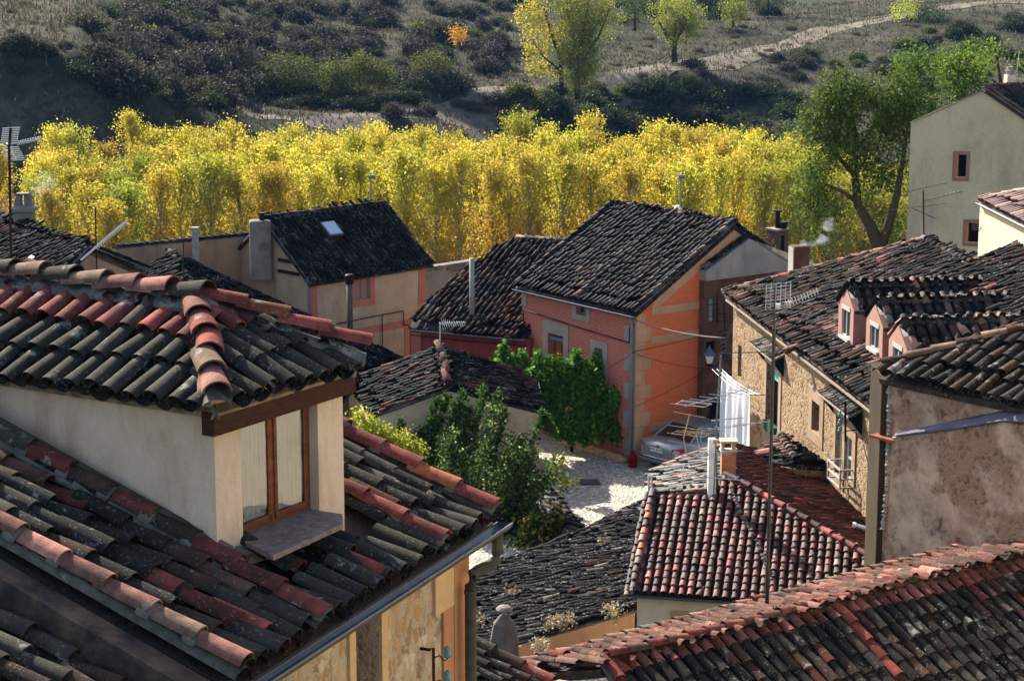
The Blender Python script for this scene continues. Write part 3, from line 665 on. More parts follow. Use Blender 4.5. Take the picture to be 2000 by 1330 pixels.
# ============================================================ C far left house with gable, chimney and antenna
PC=onY(172,480,61.0);dC=nrm(A3(.6,-.8,0));
hc=empty('gable_house',onY(200,540,61)-Zup*5,'house at the left edge with dark tile roof and brown triangular gable wall','house')
gdir=A3(-dC[1],dC[0],0) # along gable wall to the right
rC=Roof(PC-Zup*.0,dC,25,poly=[(172,480),(20,432),(-60,405),(-300,600),(-120,640),(0,640),(60,580),(95,555)])
T=Tiles();palC={'black':6,'dark':4,'grey':2,'brown':1.5,'red':.8,'tan':.3}
rC.tiles(T,sp=.24,ex=.36,r=.088,pal=palC,jit=1.4);rC.slab(T,.2,.05)
rg=rC.at(-60,405)
ridge(T,PC+Zup*.03,rC.at(10,429)+Zup*.03,r=.12,ex=.4,pal={'grey':4,'dark':2,'lgrey':2},base=.04,mortar=(.2,.2,.19))
ridge(T,rC.at(95,560)+Zup*.03,PC+Zup*.02,r=.10,ex=.4,pal={'dark':4,'black':3,'brown':2},base=.04)
# right slope seen edge on
vr=onV(292,530,PC,gdir);T2=Roof(PC,-dC,25);T2.pts=[PC,vr,vr-dC*6,PC-dC*6];T2.uv=[((p-T2.P)@T2.d,(p-T2.P)@T2.v) for p in T2.pts]
T2.tiles(T,sp=.24,ex=.36,r=.088,pal=palC,jit=1.2);T2.slab(T,.2,.05)
ridge(T,vr+Zup*.05,PC+Zup*.02,r=.10,ex=.4,pal={'dark':4,'black':3,'brown':2},base=.04)
T.build('roof',M_far,hc)
lft=onV(80,570,PC,gdir);wc=Wall(lft,vr,PC[2]-5,[(0,lft[2]-.1),(np.linalg.norm((PC-lft)[:2]),PC[2]-.15),(np.linalg.norm((vr-lft)[:2]),vr[2]-.15)],thick=6,caps=True)
m=MB();wc.mesh(m);m.build('wall',M_tan,hc,fixn=False)
def stack(name,c,w,dp,h,mat,label,dirv=A3(1,0,0),parent=None,taper=1.0,cat='chimney'):
    pass
# conical chimney
qc=rC.at(48,436);qc=onY(48,436,qc[1]+.3)
ch=empty('stone_chimney',qc,'stubby rendered chimney with a forked cowl on the ridge at the left edge','chimney')
m=MB();s_=qc[1]/4000;w_=34*s_
m.lathe(qc-Zup*.6,[(w_*.78,0),(w_*.74,.6+22*s_),(w_*.92,.6+24*s_),(w_*.90,.6+30*s_),(w_*.6,.6+36*s_)],4)
m.build('stack',M_grey,ch)
m=MB()
for sx in (-1,1):
    m.prism([qc+A3(sx*w_*.55,-.2,30*s_),qc+A3(sx*w_*.12,-.2,34*s_),qc+A3(sx*w_*.10,-.2,58*s_),qc+A3(sx*w_*.34,-.2,58*s_)],A3(0,.35,0))
m.box(qc,A3(1,0,0),A3(0,1,0),Zup,(-w_*.33,w_*.33),(-.2,.15),(56*s_,60*s_))
m.build('cowl',M_grey,ch)
# white skylight sheet on C roof
m=MB();a_,b_,c_,d_=[rC.at(x,y,.10) for x,y in ((36,520),(62,500),(68,503),(44,523))]
m.prism([a_,b_,c_,d_],rC.n*.03);o=m.build('roof_panel',M_white,hc)
# ============================================================ D long plastered wall
PD=onY(490,462,75.0);dD=D2(1.25);
wd=Wall(onV(228,487,PD,dD),PD,PD[2]-6,[(0,onV(228,487,PD,dD)[2]),(np.linalg.norm((PD-onV(228,487,PD,dD))[:2]),PD[2])],thick=.5,caps=True)
hd=empty('courtyard_wall',wd.P(wd.L/2,PD[2]-6),'long blank plastered wall with dark tile coping left of the cream house','wall')
m=MB();wd.mesh(m);m.build('wall_face',M_grey if 0 else M_tan,hd,fixn=False)
T=Tiles();ridge(T,wd.P(0,wd.top[0][1]+.02,-.2),wd.P(wd.L,wd.top[1][1]+.02,-.2),r=.2,ex=.3,pal={'dark':4,'black':3,'brown':2,'red':.5},flat=.4);T.build('coping',M_far,hd)
q=wd.P(wd.px(372,510)[0],0,.4);q[2]=onY(372,520,q[1])[2]
o=empty('post',q,'square concrete post standing against the long plastered wall','post');m=MB();hz=onY(372,447,q[1])[2]-q[2];m.box(q,A3(1,0,0),A3(0,1,0),Zup,(-.11,.11),(-.11,.11),(-1,hz));m.box(q,A3(1,0,0),A3(0,1,0),Zup,(-.13,.13),(-.13,.13),(hz,hz+.06));m.build('shaft',M_conc,o,bev=.01)
# ============================================================ E cream house
dE=nrm(A3(.70,.71,0));gE=nrm(A3(-.71,.70,0))
cE=onY(605,545,72.0);zEe=cE[2]
wRt=onV(830,512,cE,dE);LE=np.linalg.norm((wRt-cE)[:2])
apE=onV(520,430,cE,gE);wgE=np.linalg.norm((apE-cE)[:2])
he=empty('cream_house',A3(cE[0],cE[1],0)+dE*LE/2+gE*wgE,'cream rendered house with salmon painted trim under a black roof with small skylight','house')
wE=Wall(cE,cE+dE*LE,-1,zEe-.05)
r1=wE.rect(692,545,722,590);hE=wE.hole(r1[0],r1[1],wE.px(692,588)[1],wE.px(692,543)[1],.12)
wEl=Wall(cE+gE*2*wgE,cE,-1,[(0,zEe),(wgE,apE[2]-.1),(2*wgE,zEe)])
wEr=Wall(cE+dE*LE,cE+dE*LE+gE*2*wgE,-1,[(0,zEe),(wgE,apE[2]-.1),(2*wgE,zEe)])
m=MB();wE.mesh(m,0);wEl.mesh(m,1);wEr.mesh(m,1)
M_scal=plaster('scalloped_render',(.44,.33,.22),(.36,.26,.17),1.2,(.19,.15,.12),.5,streak=True,bmp=.8,fine=9,dist=.03)
m.build('wall',[M_scal,M_grey],he,fixn=False)
t=MB();wE.plate(t,0.02,.32,-1,zEe-.07,.02);wE.plate(t,wE.L-.34,wE.L+.015,-1,zEe-.07,.02)
zb1_=wE.px(790,625)[1];wE.plate(t,.33,wE.L-.35,zb1_-.28,zb1_,.018);wE.surround(t,hE,.24,.022)
ux=wE.px(790,650)[0];wE.plate(t,ux,ux+.3,-1,zb1_-.29,.02)
t.build('painted_trim',M_pink,he)
w=window(wE,hE,he,M_woodgrey,plain('pink_grey_shutter',(.25,.15,.13),.7,0,.2,20),depth=.08,fw=.04)
m=MB();wE.plate(m,-.25,wE.L+.2,zEe-.11,zEe+.0,.16);m.build('gutter',plain('blue_grey_gutter',(.10,.12,.15),.5,.4,.3,4),he)
m=MB();m.tube([cE+A3(-.02,-.12,-.1),cE+A3(-.02,-.12,-5)],.05,8);m.build('drain_pipe',plain('blue_grey_pipe',(.12,.14,.17),.5,.3),he)
m=MB()   # black cable loops
z1_=wE.px(700,625)[1];z0_=wE.px(700,650)[1];ul=wE.px(700,630)[0];ur=wE.px(785,620)[0]
m.tube([wE.P(wE.px(655,640)[0],z1_,.05),wE.P(ul,z1_+.03,.05),wE.P(ur,z1_+.06,.05),wE.P(ur+.05,z1_,.05),wE.P(ur+.05,z1_-.5,.05),wE.P(ur+.5,z1_-.5,.05)],.02,5)
um=wE.px(745,640)[0];m.tube([wE.P(um,z1_+.04,.05),wE.P(um,z1_-1.2,.05)],.018,5);m.build('cable',M_black,he)
slE=math.degrees(math.atan2(apE[2]-zEe,wgE))
rE=Roof(cE-gE*.25+Zup*(-.25*math.tan(R(slE)))+Zup*.06,dE,slE);vv=(wgE+.25)/math.cos(R(slE))
rE.uv=[(-.15,0),(LE+.25,0),(LE+.15,vv),(-.15,vv)];rE.pts=[rE.W(*q) for q in rE.uv]
T=Tiles();palE={'black':8,'dark':5,'grey':3.5,'brown':1,'lgrey':.4};sk=rE.at(645,452);su=(sk-rE.P)@rE.d;sv=(sk-rE.P)@rE.v
rE.tiles(T,sp=.235,ex=.34,r=.085,pal=palE,jit=1.3,skip=lambda u,v:(abs(u-su)<.40)&(abs(v+.17-sv)<.42),sag=.05);rE.slab(T,.1,.05)
rE2=Roof(apE+Zup*.06,-dE,slE);rE2.pts=[rE.W(-.15,vv),rE.W(LE+.15,vv),rE.W(LE+.15,vv)+gE*(wgE+.2)-Zup*math.tan(R(slE))*(wgE+.2),rE.W(-.15,vv)+gE*(wgE+.2)-Zup*math.tan(R(slE))*(wgE+.2)];rE2.slab(T,.1,.0)
ridge(T,rE.W(-.15,vv,.02),rE.W(LE+.15,vv,.02),r=.11,ex=.4,pal={'brown':4,'dred':3,'dark':2,'tan':1},base=.03)
ridge(T,rE.W(-.08,0,.04),rE.W(-.08,vv,.04),r=.10,ex=.38,pal={'black':5,'dark':3,'grey':1,'tan':.7},up=rE.n,base=.02)
ridge(T,rE.W(LE+.12,0,.04),rE.W(LE+.12,vv,.04),r=.10,ex=.38,pal={'black':5,'dark':3,'brown':1,'tan':.7},up=rE.n,base=.02)
T.build('roof',M_dark,he)
m=MB();m.box(rE.W(su,sv),rE.d,rE.v,rE.n,(-.34,.34),(-.36,.36),(.02,.17));w=m.build('skylight',M_zincd,he)
m=MB();m.box(rE.W(su,sv),rE.d,rE.v,rE.n,(-.29,.29),(-.31,.31),(.172,.19));m.build('pane',glass('sky_glass',(.30,.36,.42),.25),w)
# flue block
q=onV(509,548,cE+gE*2.2-dE*.4,gE);b_=MB();qz=onY(509,430,q[1])[2]
for i in range(1):
    b_.prism([A3(q[0]-.33,q[1]-.35,q[2]),A3(q[0]+.45,q[1]-.15,q[2]),A3(q[0]+.35,q[1]+.45,q[2]),A3(q[0]-.40,q[1]+.3,q[2])],A3(0,0,qz-q[2]))
o=b_.build('flue_block',M_grey,he,bev=.09)
m=MB();m.lathe(A3(q[0]+.1,q[1],qz-.05),[(.10,0),(.10,.28),(.12,.28),(.12,.32)],8);m.build('chimney_pot',M_black,he)
for yy in (508,530):
    m=MB();zz=wEl.px(570,yy)[1];ua_=wEl.px(545,yy)[0];ub_2=wEl.px(585,yy)[0];wEl.plate(m,ua_,ub_2,zz-.12,zz,.07);m.build('lintel',M_iron,he)
# ============================================================ F low house
cG=onZ(1240,905,0);eG=onY(1245,605,cG[1]);zG=eG[2];eGl=onZ(1020,555,zG);dG=nrm((eG-eGl)*A3(1,1,0));gG=A3(-dG[1],dG[0],0);LG=np.linalg.norm((eG-eGl)[:2])
fR=onY(1035,660,69.3);dFh=nrm(A3(.87,-.49,0));fL=onV(800,640,fR,dFh);LF=np.linalg.norm((fR-fL)[:2])
zF=(fR[2]+fL[2])/2
hf=empty('low_red_house',(fL+fR)/2*A3(1,1,0),'low dark red walled house with a steep roof of mixed black and red tiles','house')
wF_=Wall(fL,fR,-1,[(0,fL[2]-.06),(LF,fR[2]-.06)],thick=2,caps=True);m=MB();wF_.mesh(m);m.build('wall',M_redw,hf,fixn=False)
t=MB()
for (a_,b_) in ((wF_.px(803,670)[0],wF_.px(822,670)[0]),):
    wF_.plate(t,a_,b_,-1,fL[2]-.15,.02)
t.build('painted_trim',M_pink,hf)
dF3=nrm(fR-fL);rF=Roof(fL-A3(-dFh[1],dFh[0],0)*.2+Zup*.02,dF3,27,poly=[(796,636),(1008,662),(1040,640),(1150,500),(1120,476),(1010,467),(972,486),(905,530),(838,590)])
T=Tiles();palF={'black':5,'dark':4,'grey':2,'brown':2.5,'umber':2,'terra':1.3,'tan':1.3,'pink':.5}
rF.tiles(T,sp=.24,ex=.36,r=.09,pal=palF,jit=1.6,sag=.08);rF.slab(T,.1,.05)
ridge(T,rF.at(1010,467)+Zup*.03,rF.at(1120,474)+Zup*.03,r=.11,ex=.4,pal={'red':2,'tan':2,'brown':2,'dark':2},base=.03)
T.build('roof',M_far,hf)
gutter(fL+A3(.05,-.30,-.02),fR+A3(-.2,-.28,-.02),.07,M_zincd,hf)
m=MB();q=wF_.P(wF_.px(990,680)[0],0,.06);m.tube([q+Zup*(zF-.1),q+Zup*-.5],.05,8);m.build('drain_pipe',M_pipe,hf)
m=MB();z_=wF_.px(900,662)[1];m.tube([wF_.P(.05,fL[2]-.25,.03),wF_.P(LF*.5,z_-.05,.03),wF_.P(LF-.1,fR[2]-.3,.03)],.018,5);m.build('cable',M_black,hf)
q=rF.at(922,618);flue('roof_flue',q,onY(922,505,q[1])[2]-q[2],.09,'slender pale concrete flue standing on the low red house roof',mat=M_conc,cap=False)
# back wall behind F
a_=onY(826,524,80);b_=onY(930,524,82);wb=Wall(a_,b_,a_[2]-5,a_[2],.4,True);ob=empty('back_wall_ruin',wb.P(wb.L/2,a_[2]-5),'old yard wall with rough stone coping between cream house and low red house','wall')
m=MB();wb.mesh(m);m.build('wall_face',M_grey,ob,fixn=False);m=MB();lumps(m,[a_-Zup*.0,b_-Zup*0],.12,.2,26,21);m.build('coping',M_mortar,ob,smooth=True)
# ============================================================ G orange brick house
apG=onV(1430,440,cG,gG);wG=np.linalg.norm((apG-cG)[:2]);alG=apG-dG*LG;
hg=empty('orange_brick_house',A3(cG[0],cG[1],0)-dG*LG/2+gG*wG,'tall orange brick house with pale stone quoins and a big black tile roof','house')
wGl=Wall(eGl,eG,-1.0,zG-.02);wGg=Wall(cG,cG+gG*2*wG,-1.0,[(0,zG-.02),(wG,apG[2]-.08),(2*wG,zG-.02)])
def hp(w,x0,x1,xa,ya,yb,dp=.22):
    return w.hole(w.px(x0,ya)[0],w.px(x1,ya)[0],w.px(xa,yb)[1],w.px(xa,ya)[1],dp)
g1_=hp(wGl,1126,1145,1126,588,613);g2_=hp(wGl,1071,1101,1071,650,760,.30);g3_=hp(wGl,1162,1178,1162,678,725);g4_=hp(wGl,1068,1105,1068,850,905,.5)
m=MB();wGl.mesh(m,0)
mb=m.build('wall',[M_brickp],hg,uv=wGl.uvf(),fixn=False)
m=MB();wGg.mesh(m,0);m.build('gable_wall',[M_brick],hg,uv=wGg.uvf(),fixn=False)
wGb=Wall(cG+gG*2*wG,cG+gG*2*wG-dG*LG,-1,zG-.02);wGw=Wall(eGl+gG*2*wG,eGl,-1.0,[(0,zG-.02),(wG,apG[2]-.08),(2*wG,zG-.02)]);m=MB();wGb.mesh(m);wGw.mesh(m);m.build('back_wall',M_tan,hg,fixn=False)
for a_ in ((g1_,.20,{}),(g2_,.28,dict(lint=.42,sill=0)),(g3_,.24,{})):
    t=MB();wGl.surround(t,a_[0],a_[1],.033,**a_[2]);t.build('window_surround',M_stonegrey,hg,bev=.01)
t=MB()
wGl.plate(t,.0,.28,zG-.75,zG-.03,.03);wGl.plate(t,wGl.L-.26,wGl.L+.012,-1,zG-.05,.03)
for k in range(5): wGl.plate(t,wGl.L-.62,wGl.L-.262,.2+k*.95,.72+k*.95,.028)
t.build('stone_trim',M_stonegrey,hg,bev=.01)
t=MB()
# quoins on the gable: alternate long and short
k=0;z=-.2
while z<zG-.3:
    wGg.plate(t,-.012,.62 if k%2 else .36,z,z+.46,.03);z+=.47;k+=1
u14=wGg.px(1375,560)[0]
bz=[wGg.px(1250,y)[1] for y in (612,668,840)]
for z in bz: wGg.plate(t,.63,u14,z-.13,z+.13,.024)
wGg.plate(t,u14,u14+.55,-1,wGg.px(1375,480)[1],.026)
t.build('gable_trim',M_stoneband,hg,bev=.008)
# sloping band under the verge
t=MB();a_=wGg.P(.36,zG-.25,.0);sG=(apG[2]-zG)/wG
for s0,s1 in ((0,1),):
    P0=wGg.P(.64,zG+.64*sG-.55,0);P1=wGg.P(wG,apG[2]-.50,0)
    t.prism([P0,P1,P1+Zup*.38,P0+Zup*.38],wGg.n*.028)
    P0=wGg.P(wG+.004,apG[2]-.50,0);P1=wGg.P(2*wG,zG-.50,0);t.prism([P0,P1,P1+Zup*.38,P0+Zup*.38],wGg.n*.028)
t.build('verge_band',M_stoneband,hg)
window(wGl,g1_,hg,M_woodgrey,M_glass,.16,.05);window(wGl,g2_,hg,M_wood,plain('orange_wood_panel',(.30,.11,.03),.6,0,.4,8),.26,.07);window(wGl,g3_,hg,M_woodgrey,plain('grey_shutter',(.13,.11,.12),.7,0,.2,9),.12,.04)
m=MB();m.box(wGl.A,wGl.d,wGl.n,Zup,(g4_[0],g4_[1]),(-.48,-.45),(-1,g4_[3]));m.build('door',M_gap,hg)
m=MB();m.tube([wGl.P(g2_[0]+.05,g2_[3]-.18,-.1),wGl.P(g2_[1]-.02,g2_[3]-.18,-.1)],.09,10);m.build('rolled_blind',plain('grey_blind',(.12,.12,.14),.7),hg)
m=MB();zb=wGl.px(1068,775)[1];zt_=zb+.55
for u in np.arange(g2_[0]-.35,g2_[1]+.36,.09): m.tube([wGl.P(u,zb,.32),wGl.P(u,zt_,.32)],.008,4)
m.tube([wGl.P(g2_[0]-.35,zt_,.0),wGl.P(g2_[0]-.35,zt_,.32),wGl.P(g2_[1]+.35,zt_,.32),wGl.P(g2_[1]+.35,zt_,0)],.014,5);m.box(wGl.A,wGl.d,wGl.n,Zup,(g2_[0]-.38,g2_[1]+.38),(0,.35),(zb-.08,zb));m.build('balcony',M_black,hg)
sl_=math.degrees(math.atan2(apG[2]-zG,wG));oh=.22
rG=Roof(eGl-gG*oh-Zup*oh*math.tan(R(sl_))+Zup*.06,dG,sl_);vv=(wG+oh)/math.cos(R(sl_))
rG.uv=[(-.12,0),(LG+.15,0),(LG+.12,vv),(-.12,vv)];rG.pts=[rG.W(*q) for q in rG.uv]
T=Tiles();palG={'black':7,'dark':6,'grey':3.5,'brown':2.5,'tan':.8,'umber':1.5,'lgrey':.4}
rG.tiles(T,sp=.232,ex=.33,r=.086,pal=palG,jit=1.4,sag=.06);rG.slab(T,.1,.05)
rG2=Roof(apG,-dG,sl_);e2=gG*(wG+oh)-Zup*math.tan(R(sl_))*(wG+oh)
rG2.P=rG.W(-.12,vv)+e2+dG*(LG+.3)*0;rG2=Roof(rG.W(LG+.12,vv)+e2,-dG,sl_);rG2.pts=[rG.W(LG+.12,vv)+e2,rG.W(-.12,vv)+e2,rG.W(-.12,vv),rG.W(LG+.12,vv)];rG2.uv=[((p-rG2.P)@rG2.d,(p-rG2.P)@rG2.v) for p in rG2.pts]
rG2.tiles(T,sp=.232,ex=.33,r=.086,pal=palG,jit=1.4);rG2.slab(T,.1,.05)
ridge(T,rG.W(LG+.12,vv,.02),rG.W(-.12,vv,.02),r=.12,ex=.4,pal={'tan':4,'lgrey':3,'brown':2,'pink':2},base=.03)
for uu in (-.05,LG*.53,LG+.07): ridge(T,rG.W(uu,0,.07),rG.W(uu,vv,.07),r=.11,ex=.36,pal={'black':2,'dark':3,'grey':3,'tan':2,'brown':2},up=rG.n,base=.03)
T.build('roof',M_dark,hg)
gutter(eGl-gG*.30-Zup*.16-dG*.1,eG-gG*.30-Zup*.18+dG*.15,.07,M_zincd,hg)
m=MB();q=wGl.P(wGl.L-.16,0,.10);m.tube([q+Zup*(zG-.25)+wGl.n*.1,q+Zup*(zG-.5),q+Zup*.0],.055,8)
for z in (1.2,2.6,3.7): m.tube([q+Zup*z,q+Zup*(z+.05)],.066,8)
m.build('drain_pipe',M_zinc,hg)
m=MB();zc=wGl.px(1040,610)[1]
m.tube([wGl.P(.12,.5,.05),wGl.P(.12,zc+.02,.05),wGl.P(.6,zc+.02,.05),wGl.P(wGl.L*.5,zc-.12,.05),wGl.P(wGl.L-.35,zc-.22,.05),wGl.P(wGl.L-.33,zc+.25,.05),wGl.P(wGl.L-.1,zc+.4,.05)],.022,5);m.build('cable',M_black,hg)
# ============================================================ H plastered gable with dark stone wall and chimneys
PH=cG+gG*0+A3(wGg.n[0],wGg.n[1],0)*.35
hH0=onV(1380,530,PH,gG);hH1=onV(1465,467,PH,gG);hH2=onV(1545,523,PH,gG)
uH=lambda p:float(np.linalg.norm((p-hH0)[:2]))
hh_=empty('grey_gable_house',hH1*A3(1,1,0),'house with plain grey plastered gable over dark stone wall behind the street lamp','house')
wh=Wall(hH0,hH0+gG*(uH(hH2)+1.5),onV(1390,548,PH,gG)[2],[(0,hH0[2]),(uH(hH1),hH1[2]),(uH(hH2)+1.5,hH2[2]-.7)],thick=5,caps=True)
m=MB();wh.mesh(m);m.build('gable_wall',M_greylt,hh_,fixn=False)
wh2=Wall(hH0+wh.n*-.10,hH0+gG*3.2+wh.n*-.10,-1,wh.z0-.003,thick=3,caps=True);hx=wh2.hole(wh2.px(1378,680)[0]+.02,wh2.px(1393,680)[0]+.1,wh2.px(1378,705)[1],wh2.px(1378,668)[1],.2)
m=MB();wh2.mesh(m);m.build('stone_wall',M_rubdk,hh_,fixn=False)
window(wh2,hx,hh_,M_iron,M_gap,.12,.03)
m=MB();m.box(wh2.A,wh2.d,wh2.n,Zup,(.35,1.35),(-.02,.05),(-1,wh2.px(1385,770)[1]-.3));m.build('door',M_gap,hh_)
T=Tiles();ridge(T,hH0+Zup*.02-wh.n*.2,hH1+Zup*.02-wh.n*.2,r=.15,ex=.35,pal={'grey':3,'dark':3,'lgrey':1},flat=.5);ridge(T,hH2-wh.n*.2,hH1-wh.n*.2+Zup*.02,r=.15,ex=.35,pal={'grey':3,'dark':3},flat=.5);T.build('coping',M_far,hh_)
def chimney(name,xc,ytop,ybot,wpx,depth,label,mat,cap='slab',rot=.6,parent=None):
    q=onY(xc,ybot,depth);s=depth/4000*1.03;w=wpx*s;h=(ybot-ytop)*s
    o=empty(name,q,label,'chimney');a=A3(math.cos(rot),math.sin(rot),0);b=A3(-math.sin(rot),math.cos(rot),0)
    ww=w/(abs(math.cos(rot))+abs(math.sin(rot)))
    m=MB();m.box(q,a,b,Zup,(-ww/2,ww/2),(-ww/2,ww/2),(-1.2,h));
    m.build('stack',mat,o,bev=.02)
    return o,q,a,b,ww,h,s
o,q,a,b,ww,h,s=chimney('brick_chimney',1517,450,510,42,71,'square weathered brick chimney with black metal flue and round cap behind the grey gable',M_rubdk,rot=.6)
m=MB();m.box(q,a,b,Zup,(-ww*.56,ww*.56),(-ww*.56,ww*.56),(h+.002,h+.07));m.build('crown_slab',M_grey,o)
m=MB();m.tube([q+Zup*h,q+Zup*(h+.68)],.085,10);m.lathe(q+Zup*(h+.62),[(.10,0),(.17,.04),(.17,.08),(.05,.10)],12);m.build('metal_flue',M_black,o)
m=MB();m.box(q+A3(.17,-.1,h),a,b,Zup,(-.10,.10),(-.10,.10),(0,.25));m.box(q+A3(.17,-.1,h),a,b,Zup,(-.14,.14),(-.13,.13),(.25,.30));m.build('small_pot',M_black,o)
m=MB();m.box(q,a,b,Zup,(-.07,.07),(-ww/2-.012,-ww/2+.02),(h*.35,h*.85));m.build('soot_hole',M_gap,o)
o,q,a,b,ww,h,s=chimney('smoking_chimney',1560,480,548,36,66,'dark sooty square chimney giving off pale smoke',M_rubdk,rot=.15)
smoke_src=q+Zup*h
m=MB();m.box(q,a,b,Zup,(-ww*.5-.03,-ww*.5+.002),(-ww*.5-.03,ww*.5),(-1,h-.05));m.build('plaster_edge',M_greylt,o)
# insulators on H
br=empty('insulator_rack',onV(1396,620,hH0+wh.n*.02,gG),'black iron rack with green glass insulators on the dark stone wall of the alley','bracket')
m=MB();p=lambda x,y,o_=.15:onV(x,y,hH0+wh.n*o_,gG)
m.tube([p(1401,577),p(1401,630)],.025,5)
for y in (613,628): m.tube([p(1390,y),p(1420,y)],.014,4)
for y in (592,602,611): m.tube([p(1390,y+2),p(1401,y+2)],.01,4)
m.build('rack',M_black,br)
for y in (590,602,613,623): m=MB();m.lathe(p(1387.5,y+4),[(.05,0),(.075,.03),(.06,.09),(.04,.11),(.05,.15),(.03,.17)],8);m.build('insulator',mg,br,smooth=True)
def roof3(pts,d,pal,**k):
    n=np.cross(pts[1]-pts[0],pts[2]-pts[0]);n=nrm(n);n=n if n[2]>0 else -n
    r=Roof(pts[0],d,20);r.n=n;dd=d-n*np.dot(d,n);r.d=nrm(dd);v=np.cross(n,r.d);r.v=v if v[2]>0 else -v;r.pts=pts;r.uv=[((p-r.P)@r.d,(p-r.P)@r.v) for p in pts]
    r.tiles(T,pal=pal,**k);r.slab(T,.1,.05);return r
# ============================================================ I golden stone house with three dormers
dI=nrm(A3(.127,-.99,0));zI=6.2
eI0=onZ(1412,573,zI);eI1=onV(1718,806,eI0,dI)
dI3=nrm(eI1-eI0);hI=A3(dI[1],-dI[0],0)   # outward (left)
hi=empty('stone_house',eI0*A3(1,1,0)+A3(4,-8,0),'large golden rubble stone house with three small pink dormers in its mottled roof','house')
rI=Roof(eI0,dI3,23,poly=[(1412,573),(1732,822),(1900,930),(2250,1050),(2250,400),(2000,474),(1897,517),(1852,488),(1805,470),(1700,497),(1600,524),(1500,552)])
uE=(rI.pts[1]-rI.P)@rI.d;rI.uv[0]=(0,0);rI.uv[1]=(uE,0);rI.pts[0]=rI.W(0,0);rI.pts[1]=rI.W(uE,0);rI.uv[2]=(rI.uv[2][0],0);rI.uv[3]=(rI.uv[2][0]+4,0);rI.pts[2]=rI.W(*rI.uv[2]);rI.pts[3]=rI.W(*rI.uv[3])
T=Tiles();palI={'black':5,'dark':5,'grey':2,'brown':3.5,'umber':2.2,'terra':1.6,'tan':1.3,'pink':.9,'red':.3}
q_=[onP(x,y,rI.P,rI.n) for x,y in ((1560,665),(1745,700))]
def spI(u,v,c):
    k=(u>7.5)&(v>.75)&(v<1.75);q=rng.random(len(u))<.72;kk=k&q
    c[kk]=np.array([.20,.10,.07])+np.array([.12,.07,.05])*rng.random((kk.sum(),1))
rI.tiles(T,sp=.215,ex=.36,r=.082,pal=palI,jit=1.7,sag=.07,special=spI,noise_s=.8);rI.slab(T,.12,.05)
pkI=rI.at(1805,470)
ridge(T,eI0+Zup*.03,pkI+Zup*.02,r=.10,ex=.4,pal={'tan':3,'red':2,'pink':2,'brown':2,'dark':1},base=.02)
ridge(T,rI.at(1900,519)+Zup*.03,pkI+Zup*.03,r=.13,ex=.33,pal={'grey':4,'lgrey':3,'dark':2},base=.04,mortar=(.2,.19,.17))
ridge(T,rI.at(1897,517)+Zup*.03,rI.at(2030,465)+Zup*.03,r=.10,ex=.4,pal={'red':3,'pink':2,'dark':2},base=.02)
c1=rI.at(1532,692);ridge(T,c1+rI.n*.04,rI.at(1640,640)+rI.n*.04,r=.09,ex=.4,pal={'red':2,'tan':2,'brown':2,'pink':1},up=rI.n,base=.03)
T.build('roof',M_far,hi)
wI0=eI0-hI*.28-dI*(-.25);wI1=eI1-hI*.28+dI*1.5
zIa=eI0[2]-.12;zIb=eI1[2]-.14
wI=Wall(wI0,wI1,-2,[(0,zIa),(np.linalg.norm((wI1-wI0)[:2]),zIb)],.4)
def hI_(x0,x1,y0,y1,dp=.25,xz=None):
    xz=xz or x0;return wI.hole(wI.px(x0,y0)[0],wI.px(x1,y0)[0],wI.px(xz,y1)[1],wI.px(xz,y0)[1],dp)
i0=hI_(1442,1449,672,735);i1=hI_(1499,1523,716,848,xz=1510);i2=hI_(1588,1603,781,840);i3=hI_(1635,1648,808,925);i4=hI_(1653,1667,848,935)
m=MB();wI.mesh(m);m.build('wall',M_rub,hi,fixn=False)
# far gable end and core
wI2=Wall(wI0+A3(-hI[0],-hI[1],0)*9,wI0,-2,[(0,pkI[2]-1.2),(9,zIa)],.4);m=MB();wI2.mesh(m);m.build('end_wall',M_rubdk,hi,fixn=False)
wI3=Wall(wI1,wI1-hI*9,-2,[(0,zIb),(9,zIb+3.6)],.4);m=MB();wI3.mesh(m);m.build('near_end_wall',M_rub,hi,fixn=False)
M_isurr=plaster('worn_window_stone',(.30,.21,.135),(.23,.16,.10),1.2,(.13,.09,.06),.5)
for h_,w_ in ((i1,.28),(i2,.35),(i3,.2)): t=MB();wI.surround(t,h_,w_,.03,sill=.3);t.build('window_surround',M_isurr,hi,bev=.01)
t=MB()
wI.plate(t,i4[0]-.12,i4[0]-.002,i4[2],i4[3]+.2,.04);wI.plate(t,i4[1]+.002,i4[1]+.3,i4[2],i4[3]+.25,.04);wI.plate(t,i4[0],i4[1],i4[3]+.002,i4[3]+.25,.04)
t.build('stone_trim',M_isurr,hi,bev=.01)
window(wI,i0,hi,M_woodgrey,M_gap,.12,.05);w=window(wI,i1,hi,M_wood,M_gap,.2,.08)
m=MB();m.box(wI.A,wI.d,wI.n,Zup,(i1[0]+.1,i1[1]-.1),(-.17,-.15),(i1[3]-.45,i1[3]-.1));m.build('green_fanlight',plain('green_glass_panel',(.12,.42,.33),.3),hi)
window(wI,i2,hi,M_wood,M_gap,.2,.06);window(wI,i3,hi,M_alu,M_gap,.12,.06);w=window(wI,i4,hi,M_alu,M_glass,.06,.07,nv=0,nh=1)
m=MB();zz=wI.topz(wI.L/2)
for k in range(2):   # soffit board under the eave
    pass
m.prism([wI.P(0,zIa-.02,0),wI.P(wI.L,zIb-.02,0),wI.P(wI.L,zIb-.02,.26),wI.P(0,zIa-.02,.26)],Zup*-.05);m.build('eave_board',M_woodgrey,hi)
